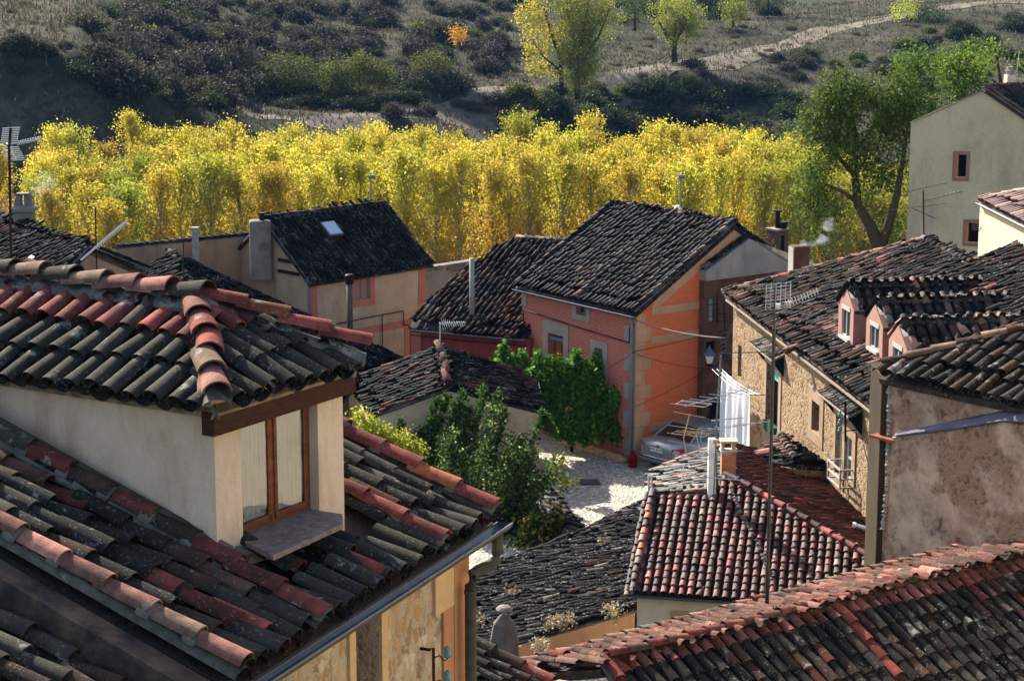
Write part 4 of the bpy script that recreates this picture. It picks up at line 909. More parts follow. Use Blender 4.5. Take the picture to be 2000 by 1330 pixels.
# little slate awnings above the tall windows
for hh1,nm in ((i1,1),(i3,2)):
    m=MB();a_=hh1[0]-.5;b_2=hh1[1]+(1.6 if nm==2 else .5);z_=hh1[3]+.40
    m.prism([wI.P(a_,z_+.18,.01),wI.P(b_2,z_+.18,.01),wI.P(b_2,z_,.38),wI.P(a_,z_,.38)],Zup*.04)
    T=Tiles()
    for u in np.arange(a_+.08,b_2-.02,.19): ridge(T,wI.P(u,z_+.05,.38),wI.P(u,z_+.22,.02),r=.08,ex=.2,pal={'lgrey':3,'grey':3,'tan':1},base=.01,mortar=None)
    aw=m.build('awning',M_woodgrey,hi);T.build('awning_tiles',M_far,aw)
    m=MB()
    for u in (a_+.1,b_2-.1): m.prism([wI.P(u,z_-.02,.34),wI.P(u,z_-.45,.0),wI.P(u,z_+.1,.0)],wI.d*.05)
    m.build('bracket',M_black,aw)
m=MB();zb=i4[2]-.05;u0_=i4[0]-.3;u1_=i4[1]+.2
for zz_ in (zb-.0,zb+.22,zb+.45): m.box(wI.A,wI.d,wI.n,Zup,(u0_,u1_),(.34,.38),(zz_-.02,zz_+.02));m.box(wI.A,wI.d,wI.n,Zup,(u0_,u0_+.04),(.02,.34),(zz_-.02,zz_+.02));m.box(wI.A,wI.d,wI.n,Zup,(u1_-.04,u1_),(.02,.34),(zz_-.02,zz_+.02))
for u in (u0_,u1_-.04): m.box(wI.A,wI.d,wI.n,Zup,(u,u+.04),(.34,.38),(zb-.0,zb+.45))
m.build('white_railing',M_conc,hi)
# stain / cables on the wall
m=MB()
for seg in ([(1416,590),(1418,640),(1414,700),(1421,745)],[(1720,845),(1712,890),(1700,930)]):
    m.tube([wI.P(*wI.px(x,y),.04) for x,y in seg],.018,4)
m.tube([wI.P(*wI.px(1690,868),.05),wI.P(*wI.px(1700,905),.05),wI.P(*wI.px(1712,935),.05)],.012,4);m.build('cable',M_black,hi)
br=empty('insulator_rack',wI.P(*wI.px(1650,830),.5),'black iron rack with green insulators high on the golden stone wall','bracket')
m=MB();p_=lambda x,y,o=.5:onV(x,y,wI.A+wI.n*o,wI.d)
m.tube([p_(1651,783),p_(1651,862)],.028,5)
for y in (822,842): m.tube([p_(1651,y),p_(1676,y-3,.05)],.014,4)
for y in (812,828,843): m.tube([p_(1640,y+3),p_(1651,y)],.010,4)
m.build('rack',M_black,br)
for y in (808,824,839):
    m=MB();m.lathe(p_(1640,y+6),[(.04,0),(.06,.03),(.05,.08),(.03,.10),(.04,.13),(.025,.15)],8);m.build('insulator',mg,br,smooth=True)
# dormers
M_dwf=plain('grey_window_frame',(.30,.29,.28),.5)
def roof_dormer(NB,wpx_far,ytop_eave,yapex,length,tag_):
    """NB: pixel of the near bottom corner on the roof plane"""
    b0=rI.at(*NB);fx=onV(wpx_far,NB[1]-18,b0,dI);w=np.linalg.norm((fx-b0)[:2]);r_=-hI
    ze=onY(NB[0],ytop_eave,b0[1])[2];za=ze+w/2*math.tan(R(35))
    far=b0-dI*w
    zb=min(b0[2],rI.P[2]-99)
    wf_=Wall(far,b0,b0[2]-.35,[(0,ze),(w/2,za-.02),(w,ze)],.15)
    hu=wf_.hole(w*.24,w*.78,b0[2]+.22,ze+.02,.1)
    ws_=Wall(b0,b0+r_*length,b0[2]-.35,ze,.15);wn_=Wall(far+r_*length,far,b0[2]-.35,ze,.15)
    m=MB();wf_.mesh(m,0);ws_.mesh(m,1);wn_.mesh(m,1)
    d_=m.build('dormer',[M_dpink,M_dpink2],hi,fixn=False)
    window(wf_,hu,d_,M_dwf,M_glass,.05,.04,nv=1,name='window_frame')
    m=MB();wf_.plate(m,hu[0]-.05,hu[1]+.05,hu[2]-.07,hu[2]-.005,.08);wf_.plate(m,hu[0],hu[1],hu[3]-.12,hu[3]-.01,.02);m.build('sill',M_dwf,d_)
    sl=35;cc=(b0+far)/2;ap=A3(cc[0],cc[1],za+.05)-hI*.03;oh=.07
    eN=b0+dI*oh-hI*.03;eN=A3(eN[0],eN[1],ze-oh*math.tan(R(sl))+.05);eFr=far-dI*oh-hI*.03;eFr=A3(eFr[0],eFr[1],eN[2])
    T=Tiles();pal={'tan':3,'grey':2.5,'brown':2.5,'dark':3,'pink':1.2,'lgrey':.6}
    ra=Roof(eN,r_,sl);ra.pts=[eN,eN+r_*length,ap+r_*length,ap];ra.uv=[((p-ra.P)@ra.d,(p-ra.P)@ra.v) for p in ra.pts]
    rb_=Roof(eFr+r_*length,-r_,sl);rb_.pts=[eFr+r_*length,eFr,ap,ap+r_*length];rb_.uv=[((p-rb_.P)@rb_.d,(p-rb_.P)@rb_.v) for p in rb_.pts]
    for q in (ra,rb_): q.tiles(T,sp=.27,ex=.33,r=.10,pal=pal,chpal={'black':1,'dark':1},jit=1.2,rowphase=False,seg=5);q.slab(T,.08,.05)
    ridge(T,ap+Zup*.02,ap+r_*length+Zup*.02,r=.10,ex=.4,pal={'brown':2,'dred':2,'dark':3,'tan':1},base=.03)
    T.build('dormer_roof',M_clean,d_)
M_dpink=plaster('dusty_pink_front',(.31,.175,.14),(.26,.15,.12),2,(.25,.13,.12),.3)
M_dpink2=plaster('deep_pink_side',(.36,.16,.12),(.30,.13,.10),2,(.2,.1,.08),.3)
roof_dormer((1665,684),1636,607,570,4.6,1)
roof_dormer((1722,709),1690,640,597,4.9,2)
roof_dormer((1769,742),1734,684,640,5.6,3)
# ============================================================ K tall house, upper right
dK=nrm(A3(.93,-.36,0));kP=onY(1777,300,74);kA=onV(1778,240,kP,dK);kM=onV(1925,176,kP,dK);kB=kP+dK*2*np.linalg.norm((kM-kA)[:2])
wk=np.linalg.norm((kM-kA)[:2]);dk=A3(-dK[1],dK[0],0)
hk=empty('tall_grey_house',kP*A3(1,1,0)+dK*wk+dk*4,'tall plain beige grey gabled house with two small brown framed windows','house')
kV=onV(2110,302,kP,dK);uV=float(np.linalg.norm((kV-kA)[:2]));wK=Wall(kP,kP+dK*uV,-1,[(0,kA[2]),(wk,kM[2]),(uV,kV[2])],.4)
k1=wK.rect(1868,302,1888,347);k1=wK.hole(*k1,.3);k2=wK.rect(1888,435,1914,474);k2=wK.hole(*k2,.3)
M_kw=plaster('beige_grey_render',(.52,.46,.30),(.45,.39,.25),.5,(.20,.18,.14),.5,streak=True,bmp=.5,fine=12,dist=.02)
m=MB();wK.mesh(m);wKl=Wall(kP+dk*8,kP,-1,kA[2],.4);wKl.mesh(m);wKr=Wall(wK.P(uV,0),wK.P(uV,0)+dk*5,-1,kV[2]-.3);wKr.mesh(m);m.build('wall',M_kw,hk,fixn=False)
M_brs=plaster('brown_stone',(.30,.17,.11),(.25,.14,.09),2,(.2,.12,.08),.3)
for q in (k1,k2): t=MB();wK.surround(t,q,.12,.03);t.build('window_surround',M_brs,hk,bev=.006)
for q in (k1,k2): t=MB();wK.plate(t,q[0],q[1],q[2]+.002,q[2]+.04,.05);t.build('sill',M_stoneband,hk)
for q in (k1,k2):
    m=MB();m.box(wK.A,wK.d,wK.n,Zup,(q[0]+.001,q[0]+.06),(-.24,-.01),(q[2],q[3]));sh=m.build('shutter',M_orng,hk)
    m=MB();m.box(wK.A,wK.d,wK.n,Zup,(q[0],q[1]),(-.29,-.26),(q[2],q[3]));m.build('window_pane',M_gap,hk)
t=MB();ux=wK.px(1826,328)[0]
T=Tiles();palK={'black':5,'dark':4,'brown':3,'dred':2,'tan':.7}
kf=onY(2110,168,kM[1]+4.5);up_=Zup*.06-dk*.12;pR=roof3([kV+up_,kV+(kf-kM)+up_,kf+up_,kM+up_],nrm(kf-kM),palK,sp=.24,ex=.36,r=.09,jit=.8)
p2_=[kM+wK.n*.06+Zup*.03,kf+Zup*.03,kA+(kf-kM)+Zup*.03,kA+wK.n*.06+Zup*.03];pR2=Roof(p2_[2],-dk,25);pR2.n=nrm(np.cross(p2_[1]-p2_[0],p2_[3]-p2_[0]));pR2.n=pR2.n if pR2.n[2]>0 else -pR2.n;pR2.pts=p2_;pR2.slab(T,.03,.0,(.2,.18,.13))
ridge(T,kM+up_+Zup*.04,kf+up_+Zup*.04,r=.10,ex=.4,pal={'terra':3,'brown':3,'dred':2},base=.03);ridge(T,kV+up_+Zup*.04,kM+up_+Zup*.04,r=.10,ex=.34,pal={'pink':2,'terra':3,'tan':2},base=.03)
T.build('roof',M_clean,hk)
oo,q,a,b,ww,h,s=chimney('rendered_chimney',1971,148,176,20,float(kM[1])+1.6,'cream rendered chimney with a small cylindrical cowl on the tall grey house',M_cream,rot=.2)
m=MB();m.lathe(q+Zup*h,[(.13,0),(.13,.12),(.17,.13),(.17,.17),(.10,.18),(.10,.30)],10);m.build('cowl',M_greylt,oo)
m=MB();m.tube([q+A3(.25,0,h),q+A3(.30,0,h+.9)],.015,4);m.build('rod',M_alu,oo)
# ============================================================ L cream house on the right edge
zL=onY(1912,393,58)[2];l0=onY(1912,393,58);dL3=nrm(onV(2000,437,l0,A3(.06,-1,0))-l0);dL=nrm(dL3*A3(1,1,0));hL=A3(dL[1],-dL[0],0)
hl=empty('small_cream_house',l0*A3(1,1,0)+A3(1,-1,0),'small bright cream house with a purplish tile roof below the tall grey house','house')
# front wall faces us
lw=Wall(onV(1914,400,l0-hL*.1,dL),l0+dL3*6-hL*.1,-1,[(0,l0[2]-.08),(6,(l0+dL3*6)[2]-.08)],.3);m=MB();lw.mesh(m)
lb=Wall(l0-hL*6,l0-hL*.1,-1,[(0,l0[2]+1.5),(5.9,l0[2]-.08)],.3);lb.mesh(m);m.build('wall',plaster('warm_cream_render',(.62,.47,.31),(.56,.42,.28),1,(.45,.33,.22),.3,bmp=.2),hl,fixn=False)
rL=Roof(l0,dL3,20,poly=[(1910,393),(2150,512),(2150,340),(2000,375),(1950,384)])
T=Tiles();rL.tiles(T,sp=.22,ex=.36,r=.085,pal={'wine':3,'dred':4,'pink':1.5,'brown':2,'dark':1},jit=.8);rL.slab(T,.1,.05);ridge(T,l0+Zup*.02,rL.at(2005,374)+Zup*.02,r=.10,ex=.4,pal={'pink':4,'tan':2,'red':2},base=.02);T.build('roof',M_clean,hl)
gutter(l0+hL*.05-Zup*.05,l0+dL3*5+hL*.05-Zup*.05,.04,M_zinc,hl)
# ============================================================ J near right house
zJ=None;dJ=nrm(A3(.62,-.78,0));jc=onY(1735,735,33);hJ=A3(dJ[1],-dJ[0],0)
hj=empty('weathered_house',jc*A3(1,1,0)+A3(3,0,0),'near house with flaking brown plastered rubble wall and tile roof at the right edge','house')
jt=lambda x,y:onV(x,y,jc,dJ)
j1=jt(2000,805);wJ=Wall(jc,jc+dJ*6,jc[2]-7,[(0,jc[2]-.05),(np.linalg.norm((j1-jc)[:2]),jc[2]-.05),(6,jc[2]-.05)],.4,True)
nJ=nrm(A3(-.999,.02,0));js=jc-hJ*0
M_jw=rubble('flaking_plaster_wall',[(.20,.12,.08),(.33,.21,.13),(.14,.09,.065),(.28,.16,.10)],(.25,.165,.11),8.0,mw=.22,bmp=.6,dist=.03,patch=((.46,.33,.24),.8,.47,(.06,.045,.04)))
m=MB();wJ.mesh(m)
m.build('wall',M_jw,hj,fixn=False)
jl=Wall(jc-A3(.30*.97,-.22,0)+A3(0,5,0)*0,jc-hJ*0,jc[2]-7,jc[2]-.02,.3)
m=MB();m.prism([jc+A3(.05,.0,-.02),jc+A3(-.10,.03,-.02),jc+A3(-.08,1.2,-.02),jc+A3(.5,1.2,-.02)],A3(0,0,-7));
m.build('corner_pier',M_tan if 0 else plaster('shaded_olive_render',(.050,.037,.022),(.032,.025,.017),1.2,(.04,.035,.03),.7),hj,bev=.02)  # olive render darkened so that the pier reads as shaded
m=MB();lumps(m,[wJ.P(.05,jc[2]-.2,.0),wJ.P(.10,jc[2]-1.6,.02),wJ.P(.02,jc[2]-2.6,.0)],.03,.06,60,31);m.build('wall_mortar_joint',M_greylt,hj,smooth=True);m=MB();lumps(m,[wJ.P(.03,jc[2]-3.2,.0),wJ.P(.02,jc[2]-3.9,.0)],.05,.09,16,32);m.build('wall_mortar_joint',M_greylt,hj,smooth=True)
# ledge (thicker lower wall) with its sloping top
zl0=wJ.px(1735,850)[1];zl1=wJ.px(1900,822)[1];zl2=wJ.px(2000,820)[1];m=MB()
ul1=wJ.px(1900,822)[0];ul2=wJ.px(2000,820)[0]
_q=[onV(x,y,jc+hJ*.14,dJ)-hJ*.14 for x,y in ((1742,855),(1850,842),(1960,825),(2060,830))];pts=[_q[0],_q[1],_q[2],_q[3]+dJ*2,wJ.P(6,jc[2]-7),wJ.P(.18,jc[2]-7)]
V=[p+hJ*.14 for p in pts]+[p+A3(0,0,.10)*(1 if i<4 else 0) for i,p in enumerate(pts)];m.add(V,[(0,1,2,3,4,5),(0,1,7,6),(1,2,8,7),(2,3,9,8),(5,0,6,11)]);m.build('lower_wall',M_jw,hj)
m=MB();m.prism([onV(x,y,jc+hJ*.01,dJ) for x,y in ((1765,845),(1850,826),(1960,804),(2060,796))]+[onV(x,y,jc+hJ*.17,dJ) for x,y in ((2060,828),(1960,823),(1850,840),(1742,853))],Zup*.02);m.build('shaded_ledge_top',plain('ledge_shade_grey',(.085,.085,.12),.7,0,.25,5,.3),hj)  # sloping ledge top, its bluish shade put into the colour
m=MB();zz=wJ.px(1735,853)[1];m.box(wJ.A,wJ.d,wJ.n,Zup,(-.22,.30),(-.1,.17),(zz-.03,zz+.01));m.build('brick_course',plain('brick_ledge',(.20,.07,.04),.8,0,.3,9),hj)
rJ=Roof(jc+hJ*.12-Zup*.0,dJ,24,poly=[(1728,733),(2120,838),(2120,620),(2000,655),(1850,683),(1760,706),(1728,712)])
u_0=[(p-rJ.P)@rJ.d for p in rJ.pts];rJ.uv[0]=(-.12,0);rJ.uv[1]=(u_0[1],0);rJ.pts[0]=rJ.W(-.12,0);rJ.pts[1]=rJ.W(u_0[1],0)
T=Tiles();palJ={'black':5,'dark':5,'brown':2,'grey':1.5,'tan':.8,'dred':1}
def spJ(u,v,c): pass
rJ.tiles(T,sp=.235,ex=.38,r=.088,pal=palJ,jit=1.3,seg=6,ns=2,sag=.03);rJ.slab(T,.1,.05)
ridge(T,rJ.at(1724,722)+Zup*.04,rJ.at(2120,622)+Zup*.05,r=.11,ex=.40,pal={'tan':3,'brown':3,'pink':2,'dark':1},base=.04,seg=8,mortar=(.12,.11,.09))
o=T.build('roof',M_mid,hj);shade(o)
# ============================================================ M small house in the middle
dM=nrm(A3(-.12,.99,0));aM=onY(876,757,62.8);gM=A3(dM[1],-dM[0],0)
hm=empty('small_vine_house',aM*A3(1,1,0)+dM*3,'small low house with vines climbing its gable and a pale hip of ridge tiles','house')
mR=onV(1062,806,aM,gM);mL=onV(720,815,aM,gM);_p3=lambda x,y,a,b,c:onP(x,y,a,nrm(np.cross(b-a,c-a)))
wM=Wall(mL+gM*.12,mR-gM*.15,-.5,[(0,mL[2]-.05),(np.linalg.norm((aM-mL)[:2])-.12,aM[2]-.12),(np.linalg.norm((mR-mL)[:2])-.27,mR[2]-.05)],.35)
fM=onV(858,680,aM,dM);mRf=_p3(1046,735,mR,fM,aM);mLf=_p3(680,745,mL,fM,aM)
wMl=Wall(mLf,mL,-.5,[(0,mLf[2]-.1),(np.linalg.norm((mL-mLf)[:2]),mL[2]-.08)],.3);wMr=Wall(mR-gM*.15,mRf-gM*.15,-.5,mR[2]-.1,.3,True)
m=MB();wM.mesh(m);wMr.mesh(m);m.build('wall',plaster('sand_render',(.60,.46,.31),(.48,.36,.24),1,(.16,.11,.08),.6,bmp=.6),hm,fixn=False)
m=MB();wMl.mesh(m);m.build('left_wall',M_cream,hm,fixn=False)
T=Tiles();palM={'black':5,'dark':5,'grey':2.5,'umber':1,'brown':2.5,'dred':1.2,'red':.9,'lgrey':.7}
aM2=aM+Zup*.02
r1_=roof3([mL,aM2,fM,mLf],-(mLf-mL),palM,sp=.225,ex=.36,r=.086,jit=1.8,sag=.05)
r2_=roof3([mR,mRf,fM,aM2],(mRf-mR),palM,sp=.225,ex=.36,r=.086,jit=1.8,sag=.05)
ridge(T,aM2+Zup*.06,fM+Zup*.08,r=.14,ex=.8,lift=.0,pal={'pink':4,'tan':1},base=.06,mortar=(.25,.22,.17))
ridge(T,mLf+Zup*.02,fM+Zup*.0,r=.09,ex=.4,pal={'pink':2,'red':2,'grey':3,'dark':2},base=.02);ridge(T,mRf+Zup*.02,fM,r=.09,ex=.4,pal={'red':3,'dred':3,'dark':2},base=.02)
ridge(T,mL+Zup*.01,aM2-Zup*.02,r=.09,ex=.4,pal={'pink':2,'red':1,'grey':3,'dark':3},base=.02)
T.build('roof',M_far,hm)
m=MB();m.prism([mR+Zup*.0,mRf,mRf+gM*.05,mR+gM*.05],Zup*.07);m.build('eave_strip',M_white,hm)
m=MB();lumps(m,[aM+Zup*.02,fM+Zup*.05],.07,.13,50,41);m.build('ridge_moss',M_mortar,hm,smooth=True)
q=r2_.W(0,0);q1=onP(1046,760,r2_.P,r2_.n);
# ============================================================ P big grey roof
dP=nrm(A3(.1,-1,0));pP=onY(1228,1192,46.5)
hp_=empty('big_grey_roof_house',pP*A3(1,1,0)+A3(-3,3,0),'low building under a broad grey lichen covered tile roof with tufts of dry weeds','house')
rP=Roof(pP,dP,13,poly=[(1235,1192),(1130,1222),(1012,1252),(900,1258),(700,1200),(760,1170),(923,1118),(1000,1093),(1066,1067),(1103,1060),(1137,1039),(1166,1026),(1214,999),(1290,966),(1300,1150)])
T=Tiles();palP={'grey':4,'dark':6,'black':5,'lgrey':.6,'brown':2.5,'red':.12}
rP.tiles(T,sp=.19,ex=.33,r=.074,pal=palP,jit=1.9,sag=.08,noise_s=.7);rP.slab(T,.15,.05)
ridge(T,rP.at(1066,1068)+Zup*.01,rP.at(905,1124)+Zup*.01,r=.09,ex=.4,pal={'grey':3,'tan':1.5,'dark':3,'brown':2},base=.02,jit=2)
ridge(T,rP.at(1137,1040)+Zup*.01,rP.at(1066,1068)+Zup*.01,r=.09,ex=.4,pal={'grey':3,'tan':1.5,'dark':3,'brown':2},base=.02,jit=2)
ridge(T,rP.at(1137,1040)+Zup*.01,rP.at(1290,966)+Zup*.03,r=.09,ex=.4,pal={'grey':3,'tan':1.5,'dark':3,'brown':2},base=.02,jit=2)
ridge(T,rP.at(1130,1172,)+Zup*.0,rP.at(1232,1140)+Zup*.04,r=.10,ex=.4,pal={'grey':3,'tan':2,'dark':3},base=.02,jit=2)
ridge(T,rP.at(1010,1250)+Zup*.01,rP.at(1232,1192)+Zup*.01,r=.09,ex=.4,pal={'grey':3,'dark':4},base=.0,jit=2)
M_tP=tile_mat('grey_tiles',lichen=.7,dark=.7,lichcol=(.17,.165,.15))
T.build('roof',M_tP,hp_)
a_=rP.at(985,1262)-Zup*.1;b_=rP.at(1240,1196)-Zup*.1;b_=onV(1240,1198,a_,nrm((b_-a_)*A3(1,1,0)))
wP=Wall(a_,b_,a_[2]-5,[(0,a_[2]),(np.linalg.norm((b_-a_)[:2]),b_[2])],.4,True);m=MB();wP.mesh(m);m.build('wall',plaster('ochre_old_wall',(.46,.27,.14),(.32,.19,.11),1.1,(.09,.07,.05),.8,bmp=.8,streak=True),hp_,fixn=False)
# tufts of dry weeds on that roof : built later (tuft())
# conical chimney in front
q=onY(985,1285,43.5);s=43.5/4000*1.05
oc=empty('tapered_chimney',q,'tapered lichen grey chimney with a little stone cap in front of the broad grey roof','chimney')
m=MB();m.lathe(q-Zup*2,[(34*s,0),(34*s,2.0),(31*s,2+40*s),(24*s,2+72*s),(10*s,2+88*s),(7*s,2+90*s)],6,sq=.8);m.build('stack',plaster('lichen_chimney',(.16,.14,.12),(.10,.09,.08),3,(.20,.12,.08),.5,bmp=.9),oc,bev=.03)
m=MB();m.lathe(q,[(6*s,88*s),(6*s,100*s)],8);m.build('neck',M_conc,oc)
m=MB();m.lathe(q,[(16*s,99*s),(17*s,101*s),(12*s,106*s),(3*s,109*s)],10);m.build('cap',M_grey,oc)
# ============================================================ O cream house with clean hip roof
dO=nrm(A3(.98,-.2,0));oP=onY(1235,1157,43.0);hO=A3(dO[1],-dO[0],0)
hoo=empty('clean_roof_house',oP*A3(1,1,0)+A3(3,3,0),'cream house under a neat glossy red and brown tile roof with mortared hips','house')
rO=Roof(oP,dO,27,poly=[(1232,1160),(1272,966),(1385,958),(1418,932),(1560,1010),(1716,1102),(1716,1250),(1505,1250),(1480,1190)])
# flat eave at lower edge
uvl=[(p-rO.P) for p in rO.pts]
u_=lambda x,y:((rO.at(x,y)-rO.P)@rO.d,(rO.at(x,y)-rO.P)@rO.v)
rO.uv=[(0,0),u_(1272,966),u_(1385,958),u_(1418,932),u_(1716,1102),(u_(1716,1102)[0]+.8,0)];rO.pts=[rO.W(*q) for q in rO.uv]
T=Tiles();palO={'terra':5,'umber':4,'pink':.7,'tan':.3,'red':1.5,'dred':1.5}
rO.tiles(T,sp=.195,ex=.235,r=.072,pal=palO,chpal={'black':2,'dark':1},jit=.55,rowphase=False,seg=6,amp=.5,lift=.03,ln=.31,over=.05);rO.slab(T,.1,.05)
W_=lambda x,y,n=.05:rO.at(x,y)+rO.n*n
ridge(T,rO.W(.02,-.02,.08),W_(1275,966,.08),r=.085,ex=.24,pal={'orange':2,'tan':2,'brown':3,'pink':1},up=rO.n,base=.04,seg=8,mortar=(.05,.03,.025))
ridge(T,rO.W(-.12,-.02,-.02),W_(1268,966,-.02)-rO.d*.06,r=.07,ex=.24,pal={'dred':2,'dark':3,'brown':3},up=rO.n,base=.02,seg=6)
ridge(T,W_(1716,1104,.03),W_(1420,934,.05),r=.10,ex=.34,pal={'red':3,'dred':3,'brown':2},base=.05,seg=8,mortar=(.10,.06,.05))
ridge(T,W_(1385,962,.03),W_(1280,968,.03),r=.08,ex=.3,pal={'brown':2,'dark':2,'tan':2},base=.03,seg=6)
ob_=T.build('roof',M_clean,hoo);shade(ob_)
m=MB();lumps(m,[W_(1425,950,.09),W_(1448,1010,.09),W_(1480,1065,.09),W_(1512,1150,.09)],.025,.06,70,51);m.build('mortar_joint',M_mortar,hoo,smooth=True)
wO=Wall(rO.W(.08,0,-.1)-hO*.16,rO.W(rO.uv[-1][0],0,-.1)-hO*.16,oP[2]-4.5,oP[2]-.12,.3,True)
hOx=wO.hole(wO.px(1330,1210)[0],wO.px(1392,1210)[0],oP[2]-3,wO.px(1330,1207)[1],.2)
wO2=Wall(wO.A-hO*5+A3(0,0,0),wO.A,oP[2]-4.5,oP[2]-.12,.3)
m=MB();wO.mesh(m);wO2.mesh(m);m.build('wall',plaster('pale_cream_wall',(.62,.52,.37),(.55,.46,.32),1,(.30,.23,.15),.35,bmp=.25),hoo,fixn=False)
t=MB();a_,b_=wO.px(1310,1200)[0],wO.px(1420,1200)[0];zk=wO.px(1330,1192)[1];z_=hOx[3];wO.plate(t,a_,hOx[0]-.002,z_-.3,zk,.035);wO.plate(t,hOx[1]+.002,b_,z_-.3,zk,.035);wO.plate(t,hOx[0],hOx[1],z_+.002,zk,.035)
kc=wO.px(1375,1190)[0];wO.plate(t,kc-.12,kc+.12,z_+.01,zk+.06,.06);t.build('stone_lintel',plaster('ochre_stone',(.42,.32,.13),(.36,.27,.11),2,(.2,.15,.08),.3),hoo,bev=.008)
window(wO,hOx,hoo,M_wood,M_gap,.15,.05)
m=MB();m.box(rO.W(0,0,-.07),rO.d,hO,Zup,(-.02,rO.uv[-1][0]),(-.03,.02),(-.06,.0));m.build('fascia',M_zincd,hoo)
# ============================================================ N dark red roof
dN=nrm(A3(-.12,1,0));nP=onY(1408,930,49.0)
hn=empty('dark_red_roof_house',nP*A3(1,1,0)+A3(3,2,-0),'house with a smooth dark red tile roof behind the clean roofed cream house','house')
rNr=Roof(nP,dN,14,poly=[(1400,868),(1500,893),(1640,922),(1760,955),(1760,1140),(1700,1115),(1560,1030),(1418,952)])
T=Tiles();palN={'wine':6,'dred':4.5,'dwine':3,'dark':1,'red':.5}
rNr.tiles(T,sp=.17,ex=.34,r=.066,pal=palN,chpal={'dwine':1},jit=.8,noise_s=2);rNr.slab(T,.15,.05)
Wn_=lambda x,y,n=.03:rNr.at(x,y)+rNr.n*n
ridge(T,Wn_(1740,1045),Wn_(1440,945),r=.10,ex=.36,pal={'red':2,'dred':3,'brown':2},base=.04,up=rNr.n)
ridge(T,Wn_(1700,938),Wn_(1400,866),r=.08,ex=.36,pal={'red':2,'dred':3,'brown':2,'tan':.5},base=.02,up=rNr.n)
ridge(T,Wn_(1425,945),Wn_(1400,868),r=.09,ex=.36,pal={'grey':2,'tan':2,'brown':2},base=.03)
# left plane
p0=Wn_(1400,868,0);p1=Wn_(1420,955,0);rNl=Roof(onY(1262,985,p1[1]-.3),nrm(A3(.05,-1,0)),12)
pl_=[onP(1272,925,p1-A3(0,0,0),nrm(A3(-.21,.02,.97))),None]
nn=nrm(A3(-.22,-.02,.97));rNl.P=p1;rNl.n=nn;rNl.d=nrm(nrm(A3(.05,-1,0))-nn*np.dot(nn,nrm(A3(.05,-1,0))));v=np.cross(nn,rNl.d);rNl.v=v if v[2]>0 else -v
rNl.pts=[onP(x,y,p1,nn) for x,y in ((1272,925),(1262,975),(1250,1010),(1430,1000),(1425,945),(1400,868),(1385,880))];rNl.uv=[((p-rNl.P)@rNl.d,(p-rNl.P)@rNl.v) for p in rNl.pts]
rNl.tiles(T,sp=.19,ex=.34,r=.075,pal={'grey':4,'dark':3,'lgrey':1.5,'brown':2,'red':.6,'tan':.4},jit=1.6);rNl.slab(T,.12,.05)
ridge(T,rNl.pts[0]+Zup*.03,onP(1390,878,p1,nn)+Zup*.03,r=.09,ex=.36,pal={'red':3,'pink':2,'tan':2},base=.02)
T.build('roof',M_clean,hn)
q0,q1=rNl.pts[0],rNl.pts[1];m=MB();m.prism([q0-Zup*.15+A3(.1,0,0),q1-Zup*.15+A3(.1,0,0),q1-Zup*4+A3(.1,0,0),q0-Zup*4+A3(.1,0,0)],A3(1.0,.0,0));m.build('wall',M_tan,hn)
m=MB()
for x in (1267,1273): q=onY(x,975,q1[1]-.1);m.tube([q-Zup*.3,onY(x,928,q1[1]-.1)],.025,5)
m.build('vent_pipe',M_alu,hn)
# small hip roof beside the stone house
hx=empty('lean_to_roof',onY(1560,905,51.5)*A3(1,1,0),'small black tiled lean-to roof with pale hip tiles between dark red roof and stone house','roof')
a0=onY(1525,853,54.0);a1=onY(1556,905,51.0);a2=onY(1642,912,51.6);a3=onY(1620,880,54);b2=onY(1478,893,52.5);b1=onY(1482,872,53.6)
T=Tiles();roof3([a1,a2,a3,a0],(a2-a1)*0+nrm(A3(-.1,1,0)),{'black':6,'dark':4,'brown':2,'red':.5},sp=.2,ex=.34,r=.078,jit=1.3)
roof3([a1,a0,b1,b2],nrm(A3(.1,-1,0)),{'dark':3,'tan':2,'pink':2,'grey':2,'red':1},sp=.2,ex=.34,r=.078,jit=1.3)
ridge(T,a1+Zup*.03,a0+Zup*.03,r=.13,ex=.36,pal={'lgrey':3,'tan':3,'pink':1,'grey':2},base=.04);T.build('tile_slopes',M_far,hx)
m=MB();m.prism([b2-Zup*.15,a1-Zup*.15,a2-Zup*.15,a2-Zup*4,b2-Zup*4],A3(0,1.5,0));m.build('wall',M_rub,hx)
# ============================================================ Q bottom right roof
dQ=nrm(A3(.84,.54,0));qP=onY(1500,1200,27.5)
hq=empty('bottom_roof_house',qP*A3(1,1,0)+A3(3,0,2),'house at the bottom right with a long red ridge and dark mossy tile slope','house')
q0=onV(1185,1296,qP,dQ);q1=onV(2150,1057,qP,dQ);dQ3=nrm(q1-q0)
hQ=A3(dQ[1],-dQ[0],0)
slQ=27;LQ=np.linalg.norm(q1-q0)
base=q0+hQ*4.2-Zup*4.2*math.tan(R(slQ))
rQ=Roof(base,dQ3,slQ);vt=(q0-rQ.P)@rQ.v;ut=(q0-rQ.P)@rQ.d
rQ.uv=[(ut-.6,0),(ut+LQ,0),(ut+LQ,vt),(ut,vt)];rQ.pts=[rQ.W(*q) for q in rQ.uv]
T=Tiles();palQ={'black':5,'dark':6,'grey':1.3,'brown':2.5,'dred':1.2}
def spQ(u,v,c):
    k=v>vt-.42;c[k]=np.array(PAL['red'])*.8+np.array([.12,.08,.07])*rng.random((k.sum(),1))*.8
rQ.tiles(T,sp=.205,ex=.34,r=.078,pal=palQ,jit=.9,seg=6,ns=2,special=spQ,lift=.03,rowphase=False,amp=.6);rQ.slab(T,.12,.05)
